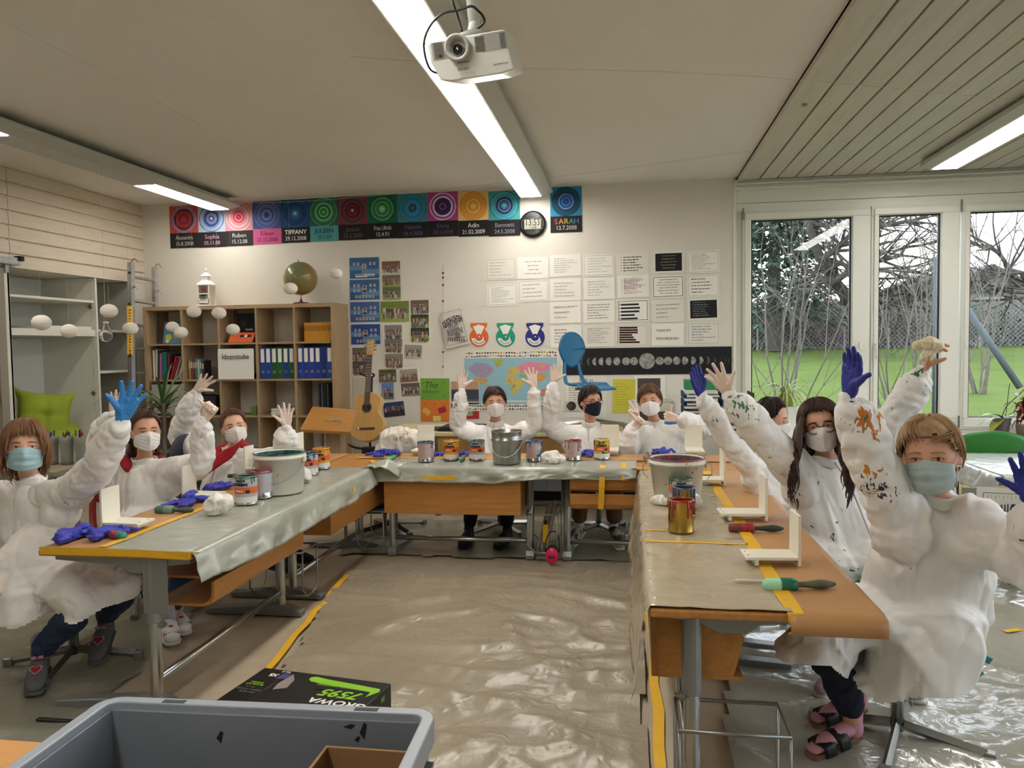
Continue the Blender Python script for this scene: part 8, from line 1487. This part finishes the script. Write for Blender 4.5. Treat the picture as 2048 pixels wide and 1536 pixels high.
# ---- 3 girl with the red sash
h = PY(468, 853, 4.55)
def sash(t, LM, M, g):
    P_ = [PY(492, 880, 4.48), PY(470, 900, 4.42), PY(440, 921, 4.41), PY(403, 948, 4.42)]; b = MB(); 
    for i in range(len(P_)): P_[i] = np.array(P_[i])+[0, -.035, 0]
    b.tube(P_, .034, 8, side=(.5, 0, .8), ry=.004, smooth=4); obj('red_sash', b, mat('sash_red', '#b0202c', .7), t, smooth=True)
person('girl with hair tied back, white mask and red sash, third on the left', dict(seed=4, head=h, look=nrm(toC(h)+[.12, 0, -.02]), up=(-.18, 0, 1), hair='tied', hairm=H('chestnut', '#4a3122', '#694a35'), mask='white', skin='fair', S=.97,
    neck=PY(463, 905, 4.58), sL=PY(517, 922, 4.55), sR=PY(415, 918, 4.66), eL=PY(570, 912, 4.5), wL=PY(573, 858, 4.42), eR=PY(360, 868, 4.72), wR=PY(391, 784, 4.6), chest=PY(460, 950, 4.6), pelvis=(-2.62, 4.62, .48),
    hL=('wide', PY(573, 800, 4.4)-PY(573, 858, 4.42), toC(PY(570, 820, 4.5)), latex, 0), hR=('wide', PY(428, 740, 4.58)-PY(391, 784, 4.6), toC(PY(410, 760, 4.6)), latex, 0),
    kR=(-2.25, 4.5, .48), kL=(-2.25, 4.72, .48), aR=(-2.25, 4.5, .12), aL=(-2.25, 4.7, .12), tR=(-2.08, 4.48, .04), tL=(-2.08, 4.7, .04), pants=jeans, sockm=mat('pale_sock', '#b9b4bc', .9), shoe='dark', hem=.05, baggy=1.25,
    splash=[(PY(575, 880, 4.4), .09, '#2a3a50', 46, .67), (PY(400, 950, 4.5), .15, '#4a4a50', 50, .68)], parts=[hood('#b0222e'), sash]))
chair('dark swivel chair under the girl with the red sash', -2.68, 4.62, R(80), mat('chair_dark', '#2c2f3a', .5))
# ---- 4 boy with both arms raised, centre
h = PY(990, 805, 5.68)
person('short haired boy with white mask raising both arms before the world map', dict(seed=5, head=h, look=nrm(toC(h)+[.02, 0, -.04]), up=(-.06, 0, 1), hair='short', hairm=H('black_brown', '#2c1d16', '#43302a'), mask='white', skin='warm', S=.98, part=.3,
    neck=PY(990, 850, 5.74), sL=PY(1030, 868, 5.72), sR=PY(950, 868, 5.72), eL=PY(1069, 848, 5.7), wL=PY(1068, 778, 5.62), eR=PY(916, 850, 5.7), wR=PY(922, 782, 5.62), chest=PY(990, 900, 5.72), pelvis=(-1.02, 5.78, .48),
    hL=('wide', PY(1060, 725, 5.6)-PY(1068, 778, 5.62), toC(PY(1060, 745, 5.6)), latex, 0), hR=('open', PY(926, 725, 5.6)-PY(922, 782, 5.62), toC(PY(925, 745, 5.6)), latex, 0),
    kR=(-1.13, 5.42, .48), kL=(-.90, 5.42, .48), aR=(-1.16, 5.36, .10), aL=(-.88, 5.36, .10), tR=(-1.17, 5.20, .035), tL=(-.92, 5.20, .035), pants=navy, sockm=navy, shoe='dark', hem=.12, baggy=1.05, cuff=.05,
    splash=[(PY(910, 810, 5.6), .12, '#2c4a3c', 40, .6), (PY(912, 850, 5.6), .1, '#5f8f3a', 30, .62), (PY(1075, 800, 5.6), .06, '#2a3a60', 45, .66), (PY(925, 880, 5.6), .1, '#202a44', 50, .66)]))
chair('blue swivel chair under the boy in the centre', -1.0, 5.76, 0, blue_c, back=False)
# ---- 5 boy with glasses and dark mask
h = PY(1181, 803, 5.70)
person('boy with glasses and navy blue mask, one arm raised, right of the world map', dict(seed=6, head=h, look=nrm(toC(h)+[.62, 0, -.02]), hair='short', hairm=H('ebony', '#241813', '#382620'), mask='navy', skin='warm', S=.98, part=.3, glasses='square', gaze=(.6, 0),
    neck=PY(1182, 852, 5.76), sL=PY(1226, 876, 5.72), sR=PY(1138, 868, 5.78), eL=PY(1248, 905, 5.56), wL=PY(1266, 858, 5.46), eR=PY(1098, 850, 5.74), wR=PY(1107, 770, 5.62), chest=PY(1183, 902, 5.74), pelvis=(-.27, 5.80, .48),
    hL=('fist', PY(1300, 828, 5.42)-PY(1266, 852, 5.46)+[0, 0, .04], (0, -1, 0), latex, 0), hR=('open', PY(1113, 715, 5.6)-PY(1107, 770, 5.62), toC(PY(1110, 735, 5.6)), latex, 0),
    kR=(-.37, 5.42, .48), kL=(-.13, 5.42, .48), aR=(-.37, 5.44, .15), aL=(-.13, 5.44, .15), tR=(-.42, 5.30, .035), tL=(-.09, 5.30, .035), pants=brownp, sockm=mat('white_sock', '#d0ccc8', .9), shoe='sneaker', hem=.0, baggy=1.1, cuff=.058,
    splash=[(PY(1268, 880, 5.4), .11, '#3a2c50', 36, .60), (PY(1100, 800, 5.6), .1, '#c0707a', 40, .66)]))
chair('grey blue swivel chair under the boy with glasses', -.25, 5.78, 0, blue_c, back=False)
# ---- 6 boy with V sign and thumbs up
h = PY(1300, 802, 5.78)
person('brown haired boy with white mask making a V sign and a thumbs up', dict(seed=7, head=h, look=nrm(toC(h)+[-.08, 0, -.02]), up=(-.10, 0, 1), hair='side', hairm=H('mid_brown', '#5a4130', '#7a5c44'), mask='white', skin='warm', S=1.0, part=.3,
    neck=PY(1312, 850, 5.84), sL=PY(1362, 868, 5.80), sR=PY(1268, 872, 5.84), eL=PY(1412, 852, 5.66), wL=PY(1358, 838, 5.50), eR=PY(1252, 905, 5.66), wR=PY(1275, 842, 5.64), chest=PY(1315, 905, 5.80), pelvis=(.22, 5.86, .48),
    hL=('fist', PY(1325, 832, 5.46)-PY(1358, 838, 5.50), (0, 1, .1), latex, 0), hR=('vee', PY(1252, 785, 5.60)-PY(1275, 838, 5.64), toC(PY(1262, 810, 5.6)), latex, 0),
    kR=(.12, 5.48, .48), kL=(.34, 5.48, .48), aR=(.12, 5.46, .12), aL=(.34, 5.46, .12), tR=(.10, 5.3, .04), tL=(.36, 5.3, .04), pants=navy, sockm=navy, shoe='dark', hem=.0, baggy=1.18,
    splash=[(PY(1390, 848, 5.5), .1, '#3a4450', 50, .68), (PY(1300, 900, 5.6), .12, '#4a4a50', 50, .68)]))
chair('sky blue swivel chair under the boy with the V sign', .34, 5.93, R(-15), blue2)
# ---- 7 person half hidden, dark hair
h = PY(1540, 838, 4.15)
person('person with dark tied hair seen from behind the raised sleeve, violet glove raised', dict(seed=9, head=h, look=(.75, -.12, -.1), hair='tied', hairm=H('near_black', '#1f1512', '#33231d'), mask='white', skin='mid', S=.97,
    neck=PY(1540, 905, 4.18), sR=PY(1500, 930, 4.05), sL=PY(1575, 930, 4.3), eR=PY(1455, 872, 4.02), wR=PY(1403, 793, 3.98), eL=PY(1600, 980, 4.15), wL=PY(1590, 1030, 3.95), chest=PY(1540, 965, 4.15), pelvis=(.86, 4.15, .48),
    hR=('flat', PY(1388, 740, 3.96)-PY(1403, 795, 3.98), toC(PY(1395, 760, 4))+[.5, 0, 0], violet, .001), hL=('rest', (0, -.5, -.5), (0, 0, -1), latex, 0),
    kR=(.55, 4.02, .48), kL=(.55, 4.25, .48), aR=(.6, 4.05, .12), aL=(.6, 4.25, .12), tR=(.45, 4.02, .04), tL=(.45, 4.25, .04), pants=navy, sockm=navy, shoe='dark', hem=.08, baggy=.92,
    splash=[(PY(1430, 840, 3.95), .12, '#3a3a48', 50, .66), (PY(1480, 900, 4), .12, '#5a7a48', 50, .66)]))
chair('grey swivel chair under the person with dark hair', .95, 4.15, R(-90), mat('chair_dark', '#2c2f3a', .5), back=False)
# ---- 8 girl with round glasses and long hair
h = PY(1641, 852, 3.50)
person('girl with long wavy brown hair, round glasses and white mask raising both arms', dict(seed=10, head=h, look=nrm(toC(h)+[.02, 0, -.04]), up=(-.18, 0, 1), hair='long', hairm=H('long_brown', '#2f1d15', '#4a3024'), mask='white', skin='warm', S=1.0, glasses='round', part=-.1,
    neck=PY(1652, 925, 3.55), sR=PY(1592, 935, 3.48), sL=PY(1712, 935, 3.60), eR=PY(1522, 862, 3.42), wR=PY(1462, 792, 3.38), eL=PY(1772, 862, 3.62), wL=PY(1850, 742, 3.55), chest=PY(1660, 1010, 3.55), pelvis=(.98, 3.55, .48),
    hR=('wide', PY(1422, 735, 3.36)-PY(1462, 792, 3.38), toC(PY(1430, 755, 3.4))+[-.4, 0, .1], latex, 0), hL=('hold', PY(1870, 690, 3.52)-PY(1850, 742, 3.55), (.75, -.35, .45), skin['warm'], 0),
    kR=(.66, 3.40, .48), kL=(.70, 3.66, .48), aR=(.86, 3.22, .13), aL=(1.12, 3.28, .11), tR=(.72, 3.10, .04), tL=(1.08, 3.12, .04), pants=navy, sockm=mat('pink_sock', '#b08a98', .9), shoe='trainer', hem=.16, baggy=1.22,
    splash=[(PY(1475, 810, 3.3), .13, '#4a7a5c', 26, .52), (PY(1828, 735, 3.5), .09, '#2f6a4a', 22, .44), (PY(1665, 1000, 3.4), .12, '#3f7a68', 30, .64), (PY(1560, 890, 3.4), .2, '#4a4a50', 55, .7)]))
chair('green swivel chair under the girl with round glasses', 1.02, 3.55, R(-75), green_c, back=False)
# the crumpled latex glove in her hand
g0 = PY(1868, 690, 3.50); b = MB(); rn = random.Random(5)
for k in range(6): b.ball(g0+[rn.gauss(.0, .022), rn.gauss(0, .018), rn.gauss(.0, .012)+.0], (rn.uniform(.022, .034), .024, rn.uniform(.016, .026)), 12)
for k in range(3): a = g0+[-.03+.02*k, -.01, -.01]; b.capsule([a, a+[-.018, -.005, -.03], a+[-.028, -.01, -.05]], [.009, .008, .006], 8)
V, F, Nn = remesh(b, .004, 2); V = V+Nn*(.010*(ridge(V*[50, 50, 50], 3)-.5))[:, None]; tag(obj('rubber_glove', from_np(V, F), mat('cream_latex', '#e0d3b0', .5, trans=.0), smooth=True, loc=tuple(g0)), 'crumpled cream latex glove held up before the middle window', 'glove')
# ---- 9 blond boy, right front
h = PY(1862, 912, 2.58)
def ribbon(t, LM, M, g): pass
person('blond boy with grey blue mask and splashed gown at the right front', dict(seed=11, head=h, look=nrm(toC(h)+[-.16, 0, -.14]), up=(-.10, 0, 1), hair='side', hairm=H('blond', '#8c6c4a', '#b5946c'), mask='grey', skin='warm', S=1.03, part=-.3, zip=0, a1=.020,
    neck=PY(1870, 1000, 2.66), sR=PY(1790, 1010, 2.60), sL=PY(1950, 1040, 2.60), eR=PY(1742, 905, 2.56), wR=PY(1697, 795, 2.52), eL=PY(2075, 1145, 2.48), wL=PY(2066, 1010, 2.40), chest=PY(1855, 1110, 2.70), pelvis=(.98, 2.78, .50),
    hR=('wave', PY(1708, 705, 2.50)-PY(1697, 795, 2.52), toC(PY(1700, 750, 2.5))+[-1.2, 0, 0], violet, .001), hL=('open', PY(2052, 905, 2.38)-PY(2066, 1010, 2.40), toC(PY(2046, 940, 2.4)), violet, .001),
    kR=(.62, 2.62, .47), kL=(.66, 2.86, .47), aR=PZ(1706, 1440, .12), aL=PZ(1716, 1388, .12), tR=PZ(1622, 1512, .03), tL=PZ(1640, 1445, .03), pants=navy, sockm=mat('pink_dotted_sock', '#b98492', .9, col2='#c995a2', ns=20), shoe='sandal', hem=.27, cut=lambda V: np.interp(V[:, 0], [.45, .62, .78, .92, 1.1], [.40, .37, .27, .29, .34]), extra=[([(.98, 2.70, .46), (.93, 2.68, .36), (.90, 2.66, .22)], [.17, .16, .16]), ([(.66, 2.66, .44), (.60, 2.64, .38), (.56, 2.63, .34)], [.10, .11, .11])], baggy=1.22, fat=1.12,
    splash=[(PY(1728, 850, 2.5), .10, '#c0702c', 20, .52), (PY(1722, 832, 2.5), .08, '#3a7a58', 24, .56), (PY(1735, 945, 2.5), .10, '#c08030', 24, .54), (PY(1760, 980, 2.5), .13, '#3a2340', 36, .56), (PY(1800, 1150, 2.5), .2, '#a83a40', 30, .60), (PY(1850, 1160, 2.5), .16, '#2c2c4a', 30, .60), (PY(2010, 1060, 2.4), .1, '#20243c', 26, .58)]))
chair('sky blue swivel chair with a teal ribbon under the blond boy', .92, 2.83, R(-70), blue2, seat=.41)
c = PY(1905, 1290, 2.72); b = MB()
for (dx, dz, L) in ((.03, -.12, 1), (.09, -.10, 1), (.12, -.05, .9)): b.tube([c, c+[dx*.5, -.01, dz*.4], c+[dx, 0, dz]], .012, 6, side=(.8, 0, .4), ry=.002, smooth=4)
b.ball(c, (.02, .016, .018), 10); b.tube([c+[-.03, 0, .02], c, c+[.01, 0, -.02]], .012, 6); tag(obj('ribbon', b, mat('teal_ribbon', '#3f8f90', .7, col2='#2f7a80', ns=40), smooth=True, loc=tuple(c)), 'teal ribbon knotted round the blue chair back', 'ribbon')
# ------------------------------------------------------------------ lettering becomes mesh
bpy.context.view_layer.update(); dg = bpy.context.evaluated_depsgraph_get()
for o in [o for o in bpy.data.objects if o.type == 'FONT']:
    me = bpy.data.meshes.new_from_object(o.evaluated_get(dg)); n_ = bpy.data.objects.new('lettering', me); C.objects.link(n_); n_.parent = o.parent; n_.location = o.location; n_.rotation_euler = o.rotation_euler; n_.scale = o.scale
    if not me.materials and o.data.materials: me.materials.append(o.data.materials[0])
    bpy.data.objects.remove(o)
